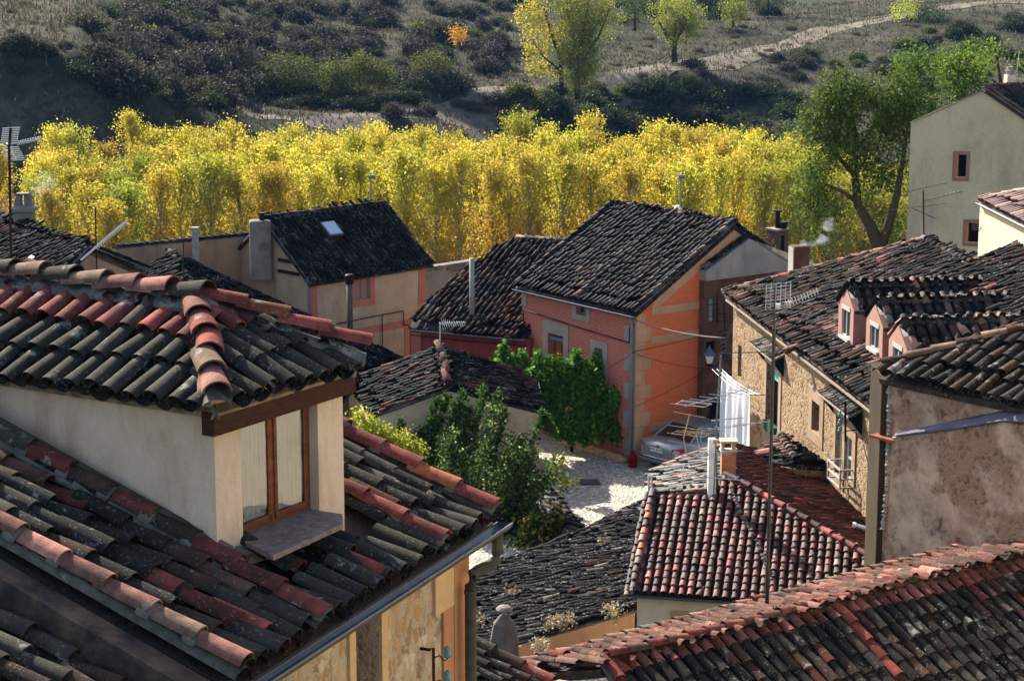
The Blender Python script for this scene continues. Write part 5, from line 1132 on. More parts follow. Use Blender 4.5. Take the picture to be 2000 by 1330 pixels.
ridge(T,q0+Zup*.05,q1+Zup*.05,r=.095,ex=.33,pal={'terra':4,'red':2,'umber':3},base=.05,seg=8,mortar=(.06,.045,.035))
cq=rQ.at(1650,1215);uq_=(cq-rQ.P)@rQ.d;ridge(T,rQ.W(uq_,0,.06),rQ.W(uq_,vt-.1,.06),r=.088,ex=.36,pal={'red':3,'dred':2,'brown':1,'pink':1},up=rQ.n,base=.03,seg=8)
ridge(T,rQ.W(ut-.5,0,.05),q0+Zup*.02,r=.09,ex=.36,pal={'red':3,'dred':2,'grey':2},up=rQ.n,base=.03,seg=8)
# back slope (gentle) seen over the ridge
backw=1.5
rQ2=Roof(q1-hQ*backw-Zup*backw*math.tan(R(9)),-dQ3,9)
rQ2.pts=[q1-hQ*backw-Zup*backw*math.tan(R(9)),q0-hQ*backw*.8-dQ*.9-Zup*(backw*math.tan(R(9))+.1),q0-dQ*.12,q1];n=nrm(np.cross(rQ2.pts[1]-rQ2.pts[0],rQ2.pts[2]-rQ2.pts[0]));n=n if n[2]>0 else -n
rQ2.n=n;rQ2.d=nrm(rQ2.pts[1]-rQ2.pts[0]);v=np.cross(n,rQ2.d);rQ2.v=v if v[2]>0 else -v;rQ2.P=rQ2.pts[0];rQ2.uv=[((p-rQ2.P)@rQ2.d,(p-rQ2.P)@rQ2.v) for p in rQ2.pts]
rQ2.tiles(T,sp=.20,ex=.33,r=.078,pal={'terra':5,'umber':3,'pink':1.2,'dred':1},jit=1.0,seg=5,amp=.3);rQ2.slab(T,.12,.05)
ridge(T,rQ2.pts[1]+Zup*.03,rQ2.pts[0]+Zup*.03,r=.09,ex=.30,pal={'pink':3,'lgrey':2,'tan':2,'red':1},base=.03,seg=8,mortar=(.2,.17,.15))
o=T.build('roof',M_mid,hq);shade(o)
wq=Wall(rQ.W(ut-.5,0,-.1)-dQ*.0,q0-hQ*backw-dQ*.5,qP[2]-5,[(0,rQ.P[2]-.1),(4.0,q0[2]-.12),(5.7,q0[2]-.5)],.3,True)
m=MB();wq.mesh(m);m.build('wall',M_rubnear2,hq,fixn=False)
m=MB();a_=rQ.W(ut+6.0,vt-3.9,.14);b_=rQ.W(ut+13,vt-2.2,.14);pts=[a_*(1-t)+b_*t+rQ.n*.02*math.sin(t*40) for t in np.linspace(0,1,30)];m.tube(pts,.016,5);m.build('cable',M_black,hq)
# unseen wing added right of the view to bounce warm sunlight onto shaded walls
m=MB();m.box(A3(0,0,0),A3(1,0,0),A3(0,1,0),Zup,(10.2,19),(6,31),(-1,16.5));m.build('added_bounce_wing',plaster('bounce_wing_render',(.68,.55,.38),(.60,.47,.32),1),hq)
m=MB();m.prism([A3(9.7,5.5,16.52),A3(19.5,5.5,16.52),A3(14.6,5.5,18.8)],A3(0,26,0));m.build('bounce_wing_roof',M_far,hq)
# ============================================================ R little roof at the bottom centre
pR0=onY(905,1262,26.5);hr=empty('bottom_lean_to',pR0*A3(1,1,0)+A3(1,0,2),'small dark mossy lean-to roof at the bottom edge beside the drain pipe','roof')
rR=Roof(pR0,nrm(A3(.45,1,0)),20,poly=[(880,1230),(925,1262),(1060,1335),(1120,1400),(800,1400),(820,1230)])
T=Tiles();rR.tiles(T,sp=.21,ex=.36,r=.085,pal={'black':4,'dark':4,'grey':1,'brown':2,'dred':1},jit=1.5,seg=6);rR.slab(T,.15,.05)
ridge(T,rR.at(1075,1345)+Zup*.04,rR.at(905,1252)+Zup*.04,r=.11,ex=.42,pal={'brown':3,'red':2,'grey':2},base=.04,seg=8,mortar=(.1,.09,.07))
o=T.build('tile_slope',M_mid,hr);shade(o)
m=MB();g_=[rR.at(925,1262),rR.at(1060,1335)];m.prism([g_[0]-Zup*.15-A3(.1,.1,0),g_[1]-Zup*.15-A3(.1,.1,0),g_[1]-Zup*3-A3(.1,.1,0),g_[0]-Zup*3-A3(.1,.1,0)],A3(-1,-.4,0));m.build('wall',M_tan,hr)
# ============================================================ S garden shed roof piece
s0=onY(1040,920,60);hs_=empty('garden_shed_roof',s0*A3(1,1,0),'narrow black tiled shed roof falling towards the sunlit cobbles','roof')
T=Tiles();sa=onY(1137,1037,55.4);sb=onY(1032,907,61.0);sc_=onY(1006,928,60.4);sd=onY(1104,1056,54.9);sn=nrm(np.cross(sb-sa,sc_-sa));sd=onP(1104,1058,sa,sn)
rS=roof3([sd,sa,sb,sc_],nrm(sa-sd),{'black':6,'dark':4,'brown':2,'dred':.6},sp=.22,ex=.36,r=.085,jit=1.5)
ridge(T,sa+Zup*.03,sb+Zup*.03,r=.10,ex=.4,pal={'dark':4,'grey':2,'brown':2},base=.02);rS.pts=[sa,sb]
T.build('tile_slope',M_dark,hs_)
m=MB();g_=[sa-A3(.1,0,0),sb-A3(.1,0,0)];m.prism([g_[0]-Zup*.15,g_[1]-Zup*.15,g_[1]-Zup*3,g_[0]-Zup*3],A3(-.3,-.0,0));m.build('wall',M_tan,hs_)
# ============================================================ terrain
def dep(py): return math.tan(PITCH-math.atan((665-py)/FPX)) # downward slope of ray at column centre
def zat(py,d): return CZ-d*dep(py)
COLS=[(-500,[(135,-8),(160,-8),(183,-7),(192,5.0),(205,7.2),(260,10.5),(400,22)]),
 (150,[(135,-8),(160,-8),(191,-6.3),(200,zat(98,200)),(215,zat(60,215)),(260,10.2),(400,20)]),
 (260,[(135,-8),(160,-8),(196,-6),(203,zat(172,203)),(235,zat(95,235)),(290,8.6),(400,19)]),
 (400,[(135,-8),(165,-8),(202,-5.5),(208,zat(225,208)),(250,zat(110,250)),(300,8.0),(400,18)]),
 (520,[(135,-8),(170,-8),(205,-5),(222,zat(246,222)),(240,zat(205,240)),(315,8.0),(400,17)]),
 (750,[(135,-8),(190,-8),(232,-6.2),(237,zat(226,237)),(243,zat(218,243)),(262,zat(170,262)),(335,7.8),(420,17)]),
 (1000,[(135,-8),(200,-9),(254,-7.5),(260,zat(190,260)),(266,zat(178,266)),(290,zat(140,290)),(360,7.6),(440,16)]),
 (1300,[(135,-9),(230,-10),(275,-8.8),(283,zat(136,283)),(290,zat(124,290)),(310,zat(105,310)),(400,5.8),(480,13)]),
 (1600,[(135,-9),(230,-10),(270,-7.2),(305,zat(150,305)),(335,zat(62,335)),(342,zat(52,342)),(420,zat(0,420)),(500,12)]),
 (2000,[(135,-9),(230,-9),(270,-6.5),(310,zat(120,310)),(350,zat(8,350)),(358,zat(0,358)),(440,7),(520,13)]),
 (2600,[(135,-9),(230,-8),(270,-6),(310,0),(350,6),(358,6.5),(440,10),(520,15)])]
NEAR=[(-40,9),(5,8),(22,4.5),(36,1.0),(42,-.25),(80,-.25),(92,-4),(108,-7.6)]
def tz(x,y):
    """terrain height"""
    x=np.asarray(x,float);y=np.asarray(y,float)
    px=1000+FPX*x/np.maximum(y,30)*1.0
    d=y;out=np.zeros_like(x+y)
    zs=[]
    for c,pts in COLS:
        p=NEAR+pts;zs.append(np.interp(d,[q[0] for q in p],[q[1] for q in p]))
    zs=np.array(zs);cx=np.array([c for c,_ in COLS]);i=np.clip(np.searchsorted(cx,px)-1,0,len(cx)-2);t=np.clip((px-cx[i])/(cx[i+1]-cx[i]),0,1);t=t*t*(3-2*t)
    zi=np.take_along_axis(zs,i[None],0)[0] if zs.ndim>1 else zs[i];zj=np.take_along_axis(zs,(i+1)[None],0)[0]
    z=zi*(1-t)+zj*t
    far=np.clip((y-150)/60,0,1)
    z=z+far*((fbm(x*.045,y*.045,3,4)-.5)*2.4+(fbm(x*.22,y*.22,8,3)-.5)*.7)
    return z
gx=np.concatenate([np.linspace(-1.6,-.36,18),np.linspace(-.34,.34,260),np.linspace(.36,1.6,18)]);gy=np.concatenate([np.linspace(-40,120,60),np.linspace(121,480,330),np.linspace(490,900,20)])
GX,GY=np.meshgrid(gx,gy,indexing='ij');XX=GX*np.maximum(GY,60);Zt=tz(XX,GY)
V=np.stack([XX,GY,Zt],-1).reshape(-1,3);nx,ny=GX.shape;ii,jj=np.meshgrid(np.arange(nx-1),np.arange(ny-1),indexing='ij');a=(ii*ny+jj).ravel();Q=np.stack([a,a+ny,a+ny+1,a+1],-1)
mt,nt,b=newmat('hillside_ground');pos=geopos(nt);b.inputs['Roughness'].default_value=.95
n1=noise(nt,.09,8,.68,pos);n2=noise(nt,.6,8,.72,pos);n3=noise(nt,3.5,5,.75,pos)
c=ramp(nt,n1.outputs['Fac'],[(.30,(.020,.024,.013)),(.43,(.042,.044,.024)),(.55,(.074,.068,.042)),(.68,(.13,.115,.082))]).outputs[0]
c=mixc(nt,ramp(nt,n2.outputs['Fac'],[(.42,(0,0,0)),(.62,(.8,.8,.8))]).outputs[0],c,(.028,.026,.018))
ng=noise(nt,.05,5,.6,pos);c=mixc(nt,ramp(nt,ng.outputs['Fac'],[(.56,(0,0,0)),(.68,(.7,.7,.7))]).outputs[0],c,(.045,.075,.025))
c=mixc(nt,.5,c,mixc(nt,1.0,c,ramp(nt,n3.outputs['Fac'],[(.3,(.3,.3,.3)),(.7,(1.3,1.3,1.3))]).outputs[0],'MULTIPLY'))
L(nt,c,b.inputs['Base Color'])
hm_=mixc(nt,.5,n2.outputs['Color'],n3.outputs['Color']);bump(nt,b,hm_,1.0,.6)
te=np_mesh('ground',V,Q,None,mt);te['kind']='structure'
# dirt track
mr,nt,b=newmat('dirt_track');pos=geopos(nt);b.inputs['Roughness'].default_value=.95
n1=noise(nt,.5,7,.7,pos);c=ramp(nt,n1.outputs['Fac'],[(.35,(.080,.066,.048)),(.65,(.16,.135,.105))]).outputs[0];L(nt,c,b.inputs['Base Color']);bump(nt,b,n1.outputs['Fac'],.6,.1)
def track(name,pxs,widths):
    pts=[]
    for (x,y,d) in pxs: pts.append((x,d))
    xs=np.linspace(pxs[0][0],pxs[-1][0],160);ds=np.interp(xs,[p[0] for p in pxs],[p[2] for p in pxs]);V=[];Q=[];K=7
    ws=np.interp(xs,[p[0] for p in pxs],widths)
    P=np.stack([(xs-1000)/FPX*ds*1.0,ds],-1)
    for i in range(160):
        t=P[min(i+1,159)]-P[max(i-1,0)];t=t/np.linalg.norm(t);n=np.array([-t[1],t[0]])
        for k in range(K): q=P[i]+n*(k/(K-1)-.5)*ws[i];V.append((q[0],q[1]))
    V=np.array(V);z=tz(V[:,0],V[:,1])
    # ride on the smoothed ground
    z=z.reshape(160,K);zm=z.max(1);zs=np.convolve(np.pad(zm,6,mode='edge'),np.ones(13)/13,'valid');Z=z+.06
    V=np.column_stack([V,Z.ravel()])
    for i in range(159):
        for k in range(K-1): Q.append((i*K+k,(i+1)*K+k,(i+1)*K+k+1,i*K+k+1))
    o=np_mesh(name,V,np.array(Q),None,mr);o['kind']='structure';return o
track('dirt_road',[(455,250,221),(560,0,228),(750,226,240),(1000,185,263),(1300,128,287),(1440,0,312),(1600,60,338),(1800,0,347),(2100,0,358)],[1,5,6.5,7,6.5,6,5.5,5,5])
# cobbled street
mc,nt,b=newmat('cobbles');pos=geopos(nt);b.inputs['Roughness'].default_value=.8
v=nt.nodes.new('ShaderNodeTexVoronoi');v.inputs['Scale'].default_value=7.5;L(nt,pos,v.inputs['Vector']);v2=nt.nodes.new('ShaderNodeTexVoronoi');v2.feature='DISTANCE_TO_EDGE';v2.inputs['Scale'].default_value=7.5;L(nt,pos,v2.inputs['Vector'])
sp_=nt.nodes.new('ShaderNodeSeparateColor');L(nt,v.outputs['Color'],sp_.inputs[0]);c=ramp(nt,sp_.outputs[0],[(0,(.30,.27,.22)),(.5,(.50,.45,.38)),(1,(.66,.60,.50))]).outputs[0]
c=mixc(nt,ramp(nt,v2.outputs['Distance'],[(.02,(1,1,1)),(.12,(0,0,0))]).outputs[0],c,(.27,.24,.19))
nl=noise(nt,.5,5,.6,pos);c=mixc(nt,1.0,c,ramp(nt,nl.outputs['Fac'],[(.3,(.7,.7,.7)),(.7,(1,1,1))]).outputs[0],'MULTIPLY')
L(nt,c,b.inputs['Base Color']);bump(nt,b,ramp(nt,v2.outputs['Distance'],[(0,(0,0,0)),(.3,(1,1,1))]).outputs[0],1.0,.03)
n=40;V=[];Q=[];xs=np.linspace(-8,14,n);ys=np.linspace(44,86,n)
for x in xs:
    for y in ys: V.append((x,y,0.0+.04*math.sin(x*.6)*math.sin(y*.4)-.02))
for i in range(n-1):
    for j in range(n-1): Q.append((i*n+j,(i+1)*n+j,(i+1)*n+j+1,i*n+j+1))
o=np_mesh('cobbled_street',np.array(V),np.array(Q),None,mc);o['kind']='structure'
# ============================================================ street objects
# --- car
def make_car():
    ax=nrm(A3(.74,.67,0));ay=A3(-ax[1],ax[0],0)      # ax: rear to front, ay: to the car's left
    rc=onZ(1246,914,0);o=rc-ay*.87                    # rear centre
    o[2]=0
    c=empty('parked_car',o+ax*2.2,'silver saloon car parked against the orange brick house, seen from behind','car')
    P=lambda x,y,z:o+ax*x+ay*y+A3(0,0,z)
    # lower body lofted along its length: x, half width, z bottom, z belt, crown
    st=[(0.0,.70,.42,.78,.80),(.04,.80,.34,.90,.93),(.16,.85,.24,1.00,1.03),(.75,.87,.22,1.01,1.05),(1.2,.87,.22,.98,.99),(2.9,.87,.22,.94,.95),(3.2,.86,.22,.92,.97),(3.9,.83,.24,.82,.88),(4.25,.76,.28,.66,.70),(4.36,.62,.36,.56,.58)]
    V=[];F=[];K=11
    for x,w,zb,zt,zc in st:
        for t in (-1,-.97,-1.0,-.93,-.55,0,.55,.93,1.0,.97,1): pass
        prof=[(-w*.92,zb),(-w,zb+.16),(-w*1.01,(zb+zt)/2),(-w*.98,zt-.06),(-w*.90,zt),(0,zc),(w*.90,zt),(w*.98,zt-.06),(w*1.01,(zb+zt)/2),(w,zb+.16),(w*.92,zb)]
        V+=[P(x,y,z) for y,z in prof]
    n=len(st)
    for i in range(n-1):
        for k in range(K-1): F.append((i*K+k,i*K+k+1,(i+1)*K+k+1,(i+1)*K+k))
        F.append((i*K+K-1,i*K,(i+1)*K,(i+1)*K+K-1))
    F.append(tuple(range(K))[::-1]);F.append(tuple((n-1)*K+k for k in range(K)))
    paint=plain('silver_paint',(.27,.28,.29),.33,.6);m=MB();m.add(V,F);b=m.build('body',paint,c,smooth=True)
    g=glass('car_glass',(.012,.013,.016),.04)
    # cabin: glass shell with painted roof and pillars
    def ring(x0,x1,w,z): return [P(x0,w,z),P(x1,w,z),P(x1,-w,z),P(x0,-w,z)]
    lo=ring(.62,3.25,.80,.96);hi=ring(1.30,2.45,.60,1.40)
    m=MB();m.add(lo+hi,[(0,1,5,4),(1,2,6,5),(2,3,7,6),(3,0,4,7),(4,5,6,7)]);cb=m.build('windows',g,c)
    m=MB();hi2=ring(1.26,2.50,.62,1.395);hi3=ring(1.5,2.2,.50,1.445);m.add(hi2+hi3,[(0,1,5,4),(1,2,6,5),(2,3,7,6),(3,0,4,7),(4,5,6,7),(0,3,2,1)]);rf_=m.build('car_roof',paint,c,smooth=False,bev=.02)
    m=MB()
    for s in (-1,1):
        for (a,b_) in ((P(.62,s*.805,.95),P(1.30,s*.61,1.40)),(P(3.25,s*.805,.95),P(2.45,s*.61,1.40)),(P(1.95,s*.812,.95),P(1.95,s*.615,1.40)),(P(1.12,s*.812,.95),P(1.36,s*.615,1.39))): m.tube([a,b_],.032,5)
    m.build('pillars',paint,c)
    tm=plain('red_light',(.35,.01,.012),.2);bk=plain('tyre_rubber',(.015,.015,.015),.8)
    for s in (-1,1):
        m=MB();V=[P(-.012,s*.60,.66),P(.10,s*.865,.66),P(.30,s*.872,.70),P(.28,s*.875,.90),P(.08,s*.85,.92),P(-.0,s*.62,.90)];m.prism(V,ax*.03+A3(0,0,0));m.build('tail_light',tm,c)
    # number plate
    m=MB();m.box(P(-.015,.05,.70),ay,ax,Zup,(-.26,.26),(-.012,0),(0,.13));pl_=m.build('number_plate',plain('plate_white',(.62,.62,.60),.5),c)
    try:
        cu=bpy.data.curves.new('plate_text','FONT');cu.body='9992 BTW';cu.size=.115;cu.align_x='CENTER';cu.align_y='CENTER';cu.extrude=.001
        to=bpy.data.objects.new('tmp',cu);COL.objects.link(to);bpy.context.view_layer.update();me=bpy.data.meshes.new_from_object(to.evaluated_get(bpy.context.evaluated_depsgraph_get()));bpy.data.objects.remove(to)
        M=Matrix(((-ay[0],0,-ax[0],P(-.030,.05,.765)[0]),(-ay[1],0,-ax[1],P(-.030,.05,.765)[1]),(0,1,0,P(-.030,.05,.765)[2]),(0,0,0,1)));me.transform(M);link('plate_lettering',me,pl_,M_black)
    except Exception as e: print('text',e)
    m=MB();m.tube([P(-.035,-.80,.46),P(-.06,-.5,.46),P(-.07,0,.46),P(-.06,.5,.46),P(-.035,.80,.46)],.10,8);bp=m.build('bumper',paint,c,smooth=True)
    m=MB();m.tube([P(.25,-.86,.52),P(-.10,-.78,.52),P(-.155,-.5,.52),P(-.165,0,.52),P(-.155,.5,.52),P(-.10,.78,.52),P(.25,.86,.52)],.022,5);m.build('rubber_strip',bk,bp)
    m=MB();m.lathe(P(-.005,0,.86),[(.045,0),(.045,.01)],10);
    m=MB()
    for k in range(14): th=2*math.pi*k/14;m.v.append(tuple(P(-.012,.045*math.cos(th),.90+.045*math.sin(th))))
    m.f.append(tuple(range(14)));m.c.append((1,1,1));m.m.append(0);m.build('badge',M_zincd,c,fixn=False)
    for x in (.78,3.45):
        for s in (-1,1):
            m=MB();m.tube([P(x,s*.70,.31),P(x,s*.885,.31)],.31,18);t_=m.build('wheel',bk,c)
            m=MB();m.tube([P(x,s*.86,.31),P(x,s*.893,.31)],.20,14);m.build('rim',M_alu,t_)
    for s in (-1,1):
        m=MB();m.box(P(3.0,s*.93,.98),ax,ay,Zup,(-.06,.06),(-.09,.09),(-.06,.07));m.build('wing_mirror',paint,c,bev=.02)
    return c
make_car()
q=onZ(1236,912,0);o=empty('red_canister',q,'small red plastic canister on the ground behind the parked car','canister')
m=MB();m.lathe(q,[(.13,0),(.15,.03),(.15,.36),(.09,.44),(.05,.46),(.05,.52)],10);m.build('body',plain('red_plastic',(.16,.006,.006),.5),o,smooth=False);m=MB();m.tube([q+A3(-.09,0,.42),q+A3(-.07,0,.55),q+A3(.07,0,.55),q+A3(.09,0,.42)],.016,5);m.build('handle',plain('red_plastic2',(.30,.01,.01),.4),o)
# low stone kerb wall at the foot of the orange house
p0=onZ(1075,897,0)+A3(0,0,0);k0=eGl*A3(1,1,0)+A3(dG[1],-dG[0],0)*.0;hGo=A3(dG[1],-dG[0],0)*0-gG
s_a=eG*A3(1,1,0)-gG*.25-dG*.3;s_b=eG*A3(1,1,0)-gG*.28-dG*3.6
o=empty('stone_footing',(s_a+s_b)/2,'rough low stone footing along the foot of the orange house','kerb');m=MB();lumps(m,[s_a+Zup*.05,s_b+Zup*.05],.14,.24,70,61);m.build('stones',M_stoneband,o,smooth=True)
q=onZ(1151,940,.035);o=empty('drain_cover',q,'dark square drain cover set in the cobbles','drain cover');m=MB();m.box(q,A3(1,.1,0),A3(-.1,1,0),Zup,(-.32,.32),(-.25,.25),(-.02,.012))
for k in range(-3,4): m.box(q,A3(1,.1,0),A3(-.1,1,0),Zup,(k*.08-.015,k*.08+.015),(-.22,.22),(.012,.022))
m.build('grate',M_zincd,o)
# --- street lamp on bracket
def street_lamp():
    p=hH0+wh.n*.9;d_=p[1];q=onY(1385,712,d_);s=d_/4000*1.03
    o=empty('street_lamp',q-Zup*.1,'old fashioned four sided street lamp on a bracket in the alley beside the orange house','lamp')
    m=MB();m.tube([q-Zup*.05,q+A3(0,0,0)],.05,8);m.tube([q+A3(0,.0,-.03),q+A3(.25,.35,-.12),q+A3(.5,.9,-.05)],.02,6);m.lathe(q,[(7.5*s,0),(8.5*s,2*s),(6*s,3*s)],4);m.build('bracket',M_black,o)
    m=MB();m.lathe(q,[(7.6*s,3*s),(13.4*s,19*s)],4);m.build('glass',plain('lamp_glass',(.62,.66,.64),.35),o)
    m=MB()
    for k in range(4):
        th=2*math.pi*(k+.5)/4;e=A3(math.cos(th),math.sin(th),0);m.tube([q+e*7.8*s+Zup*3*s,q+e*13.6*s+Zup*19*s],.013,4)
    m.build('frame',M_black,o)
    m=MB();m.lathe(q,[(17*s,19*s),(17*s,20.2*s),(13*s,25*s),(5*s,31*s),(4*s,33*s),(4*s,35*s),(2*s,36*s),(2.6*s,38*s)],4);m.build('hood',M_zincd,o)
street_lamp()
# --- laundry
def laundry():
    L0=[wI.P(*wI.px(1419,722),.45),wI.P(*wI.px(1500,772),.45)]
    o=empty('clothes_line',L0[0],'thin clothes line on two arms high on the golden stone wall','clothes line')
    m=MB()
    la=wI.P(*wI.px(1421,720),.04);lb=wI.P(*wI.px(1497,771),.04)
    for e in (la,lb): m.tube([e,e+wI.n*.5],.014,5)
    m.build('arm',M_iron,o)
    m=MB()
    for f in (.15,.3,.45):
        pts=[la*(1-t)+lb*t+wI.n*f-Zup*.10*math.sin(math.pi*t) for t in np.linspace(0,1,9)];m.tube(pts,.007,4)
    m.build('line',M_white,o)
    ms,nt,b=newmat('white_cotton');b.inputs['Base Color'].default_value=(.60,.61,.65,1);b.inputs['Roughness'].default_value=.85
    tr=nt.nodes.new('ShaderNodeBsdfTranslucent');tr.inputs[0].default_value=(.6,.62,.68,1);mx=nt.nodes.new('ShaderNodeMixShader');mx.inputs[0].default_value=.35;L(nt,b.outputs[0],mx.inputs[1]);L(nt,tr.outputs[0],mx.inputs[2]);L(nt,mx.outputs[0],nt.nodes['Material Output'].inputs['Surface'])
    for (t0,t1,f,hh,lab) in ((.04,.50,.15,2.2,'large white sheet hanging in folds at the far end of the clothes line'),(.42,.98,.42,1.75,'wide white sheet hanging in folds at the near end of the clothes line')):
        V=[];F=[];nu,nv=60,16
        for i in range(nu+1):
            u=i/nu;t=t0+(t1-t0)*u
            top=la*(1-t)+lb*t+wI.n*f-Zup*.10*math.sin(math.pi*t)
            for j in range(nv+1):
                v=j/nv;fold=.085*math.sin(u*26+.6*math.sin(v*3))*(.3+.7*v)+.03*math.sin(u*11+v*2+1)
                V.append(top-Zup*(hh*v*(1+.03*math.sin(u*9)))+wI.n*fold+wI.d*(u-.5)*.18*v)
        for i in range(nu):
            for j in range(nv): a=i*(nv+1)+j;F.append((a,a+nv+1,a+nv+2,a+1))
        m=MB();m.add(V,F);s_=m.build('bed_sheet',ms,None,smooth=True,fixn=False);props(s_,lab,'sheet','sheets on the clothes line')
laundry()
# flower pots at the tall window
q=wI.P((i1[0]+i1[1])/2,i1[2]+.02,.12);o=empty('flower_box',q,'window box of red geraniums and green plants in the tall window of the stone wall','flower box')
m=MB();m.box(wI.P(0,0),wI.d,wI.n,Zup,(i1[0]+.1,i1[1]-.1),(-.05,.10),(i1[2],i1[2]+.28));m.build('planter',plain('green_planter',(.015,.06,.03),.8),o)
# ============================================================ antennas
def pxd(x,y,d): return onY(x,y,d)
def yagi(parent,A,B,n,evec,l0,l1,d,mat,r=.007,name='antenna',dipole=None,dd=0,reflect=None):
    """boom from pixel A to pixel B (depth d..d+dd); n cross elements with direction evec (pixels) and half lengths l0..l1 (pixels)"""
    a=pxd(*A,d);b=pxd(*B,d+dd);m=MB();m.tube([a,b],r*1.5,5);s=d/4000*1.02
    e=A3(evec[0],0,-evec[1]);e=e/np.linalg.norm(e)
    e=nrm(e+A3(0,.25,0))
    for i in range(n):
        t=(i+.3)/n;p=a*(1-t)+b*t;l=(l0+(l1-l0)*t)*s;m.tube([p-e*l,p+e*l],r,4)
    if dipole is not None:
        p=a*(1-dipole)+b*dipole;l=l0*s*.85;bd=nrm(b-a)*.07+Zup*.02
        m.tube([p-e*l*.1-bd,p-e*l-bd,p-e*l+bd,p+e*l+bd,p+e*l-bd,p+e*l*.1-bd],r,4)
    return m.build(name,mat,parent)
# group above the clean roofed house
dep_=45.0
am=empty('antenna_mast',pxd(1396,955,dep_),'thin mast beside the white flue with four stacked aluminium aerials in front of the laundry','antenna')
m=MB();m.tube([pxd(1394,965,dep_),pxd(1400,820,dep_),pxd(1408,695,dep_)],.022,6);m.build('pole',M_zinc,am)
yagi(am,(1337,793),(1476,755),8,(1,.17),36,22,dep_,M_alu,dipole=.13)
yagi(am,(1336,850),(1400,836),5,(1,.17),40,28,dep_,M_brass,dipole=.2)
yagi(am,(1392,838),(1505,822),7,(1,.17),18,12,dep_,M_alu)
yagi(am,(1350,893),(1440,877),7,(1,.17),38,20,dep_,M_alu,dipole=.15)
m=MB();m.tube([pxd(1347,809,dep_),pxd(1335,855,dep_),pxd(1340,882,dep_)],.014,5);m.tube([pxd(1316,804,dep_),pxd(1378,816,dep_)],.009,4);m.tube([pxd(1305,830,dep_),pxd(1372,840,dep_)],.008,4);m.tube([pxd(1305,860,dep_),pxd(1368,873,dep_)],.008,4);m.tube([pxd(1360,850,dep_),pxd(1368,880,dep_)],.010,4);m.box(pxd(1397,862,dep_-.1),A3(1,0,0),A3(0,1,0),Zup,(-.05,.05),(-.04,.04),(-.05,.05));m.build('antenna',M_brass,am)
m=MB();m.tube([pxd(1389,821,dep_),pxd(1452,816,dep_)],.016,5);m.build('boom',M_alu,am)
m=MB();m.tube([pxd(1350,929,dep_-.4),pxd(1452,938,dep_-.4)],.014,5)
for (a_,b_) in (((1338,905),(1332,921)),((1332,921),(1337,945)),((1332,921),(1346,918)),((1346,918),(1350,929)),((1350,929),(1337,924))): m.tube([pxd(*a_,dep_-.4),pxd(*b_,dep_-.4)],.010,4)
for k in range(6): m.tube([pxd(1326,908+k*6,dep_-.4),pxd(1345,910+k*6,dep_-.4)],.005,3)
m.build('antenna',M_alu,am)
m=MB();m.tube([pxd(1404,690,dep_),pxd(1520,687,dep_)],.012,5);
for k in range(11): yv=648+k*9;m.tube([pxd(1421-k*1.2 if k<5 else 1409,yv,dep_),pxd(1407,yv+5,dep_)],.006,4)
m.build('antenna',M_zincd,am)
# white flue post
q=rO.at(1390,968);fl=empty('white_flue',q,'white square flue standing at the top of the clean tile roof','flue')
m=MB();h_=onY(1390,856,q[1])[2]-q[2];m.box(q,A3(1,0,0),A3(0,1,0),Zup,(-.10,.08),(-.09,.09),(-.3,h_));m.build('shaft',M_white,fl,bev=.015)
m=MB();m.box(q,A3(1,0,0),A3(0,1,0),Zup,(.082,.11),(-.05,.05),(-.2,h_*.8));m.build('side_strip',M_zincd,fl)
# little brick chimney with pots behind it
q=onY(1422,905,48.6);cb=empty('pot_chimney',q,'small orange brick chimney with an open pale top behind the aerials','chimney');s=48.6/4000*1.03
m=MB();m.box(q,A3(1,0,0),A3(0,1,0),Zup,(-14*s,14*s),(-.16,.16),(-.4,26*s));m.build('stack',plain('brick_orange',(.38,.17,.07),.8,0,.3,10),cb)
m=MB()
for x in (-12,10): m.box(q,A3(1,0,0),A3(0,1,0),Zup,((x-3)*s,(x+3)*s),(-.15,.15),(27*s,44*s))
m.box(q,A3(1,0,0),A3(0,1,0),Zup,(-17*s,17*s),(-.2,.2),(44*s,48*s));m.box(q,A3(1,0,0),A3(0,1,0),Zup,(-17*s,17*s),(-.19,.19),(26.2*s,28*s));m.build('open_top',plaster('pale_pot',(.45,.36,.24),(.38,.3,.2),3),cb)
# tall black mast in front
db=28.4
q=pxd(1497,1192,db);bm_=empty('black_mast',q,'tall slightly leaning black mast rising from the bottom ridge with a grid aerial on top','antenna')
m=MB();m.tube([q-Zup*.3,pxd(1500,1100,db)],.032,8);m.tube([pxd(1500,1100,db),pxd(1512,640,db)],.026,8);m.tube([pxd(1512,640,db),pxd(1514,560,db)],.012,6);m.build('pole',plain('mast_green_black',(.012,.018,.018),.35),bm_)
m=MB()
for k in range(6): m.tube([pxd(1497+k*9.5,556+k*-1.2,db),pxd(1495+k*9.5,607-k*1.0,db)],.0035,4)
for k in range(9): m.tube([pxd(1496,557+k*6.2,db),pxd(1546,551+k*6.2,db)],.0035,4)
m.build('reflector_grid',M_alu,bm_)
m=MB();m.tube([pxd(1512,600,db),pxd(1534,596,db),pxd(1600,568,db)],.006,5)
for k in range(11):
    x=1536+k*6;y=594-k*2.5;m.tube([pxd(x-2,y-6,db),pxd(x+2,y+6,db)],.005,4)
m.box(pxd(1518,598,db),A3(1,0,0),A3(0,1,0),Zup,(-.03,.04),(-.03,.03),(-.03,.03));m.build('director_boom',M_alu,bm_)
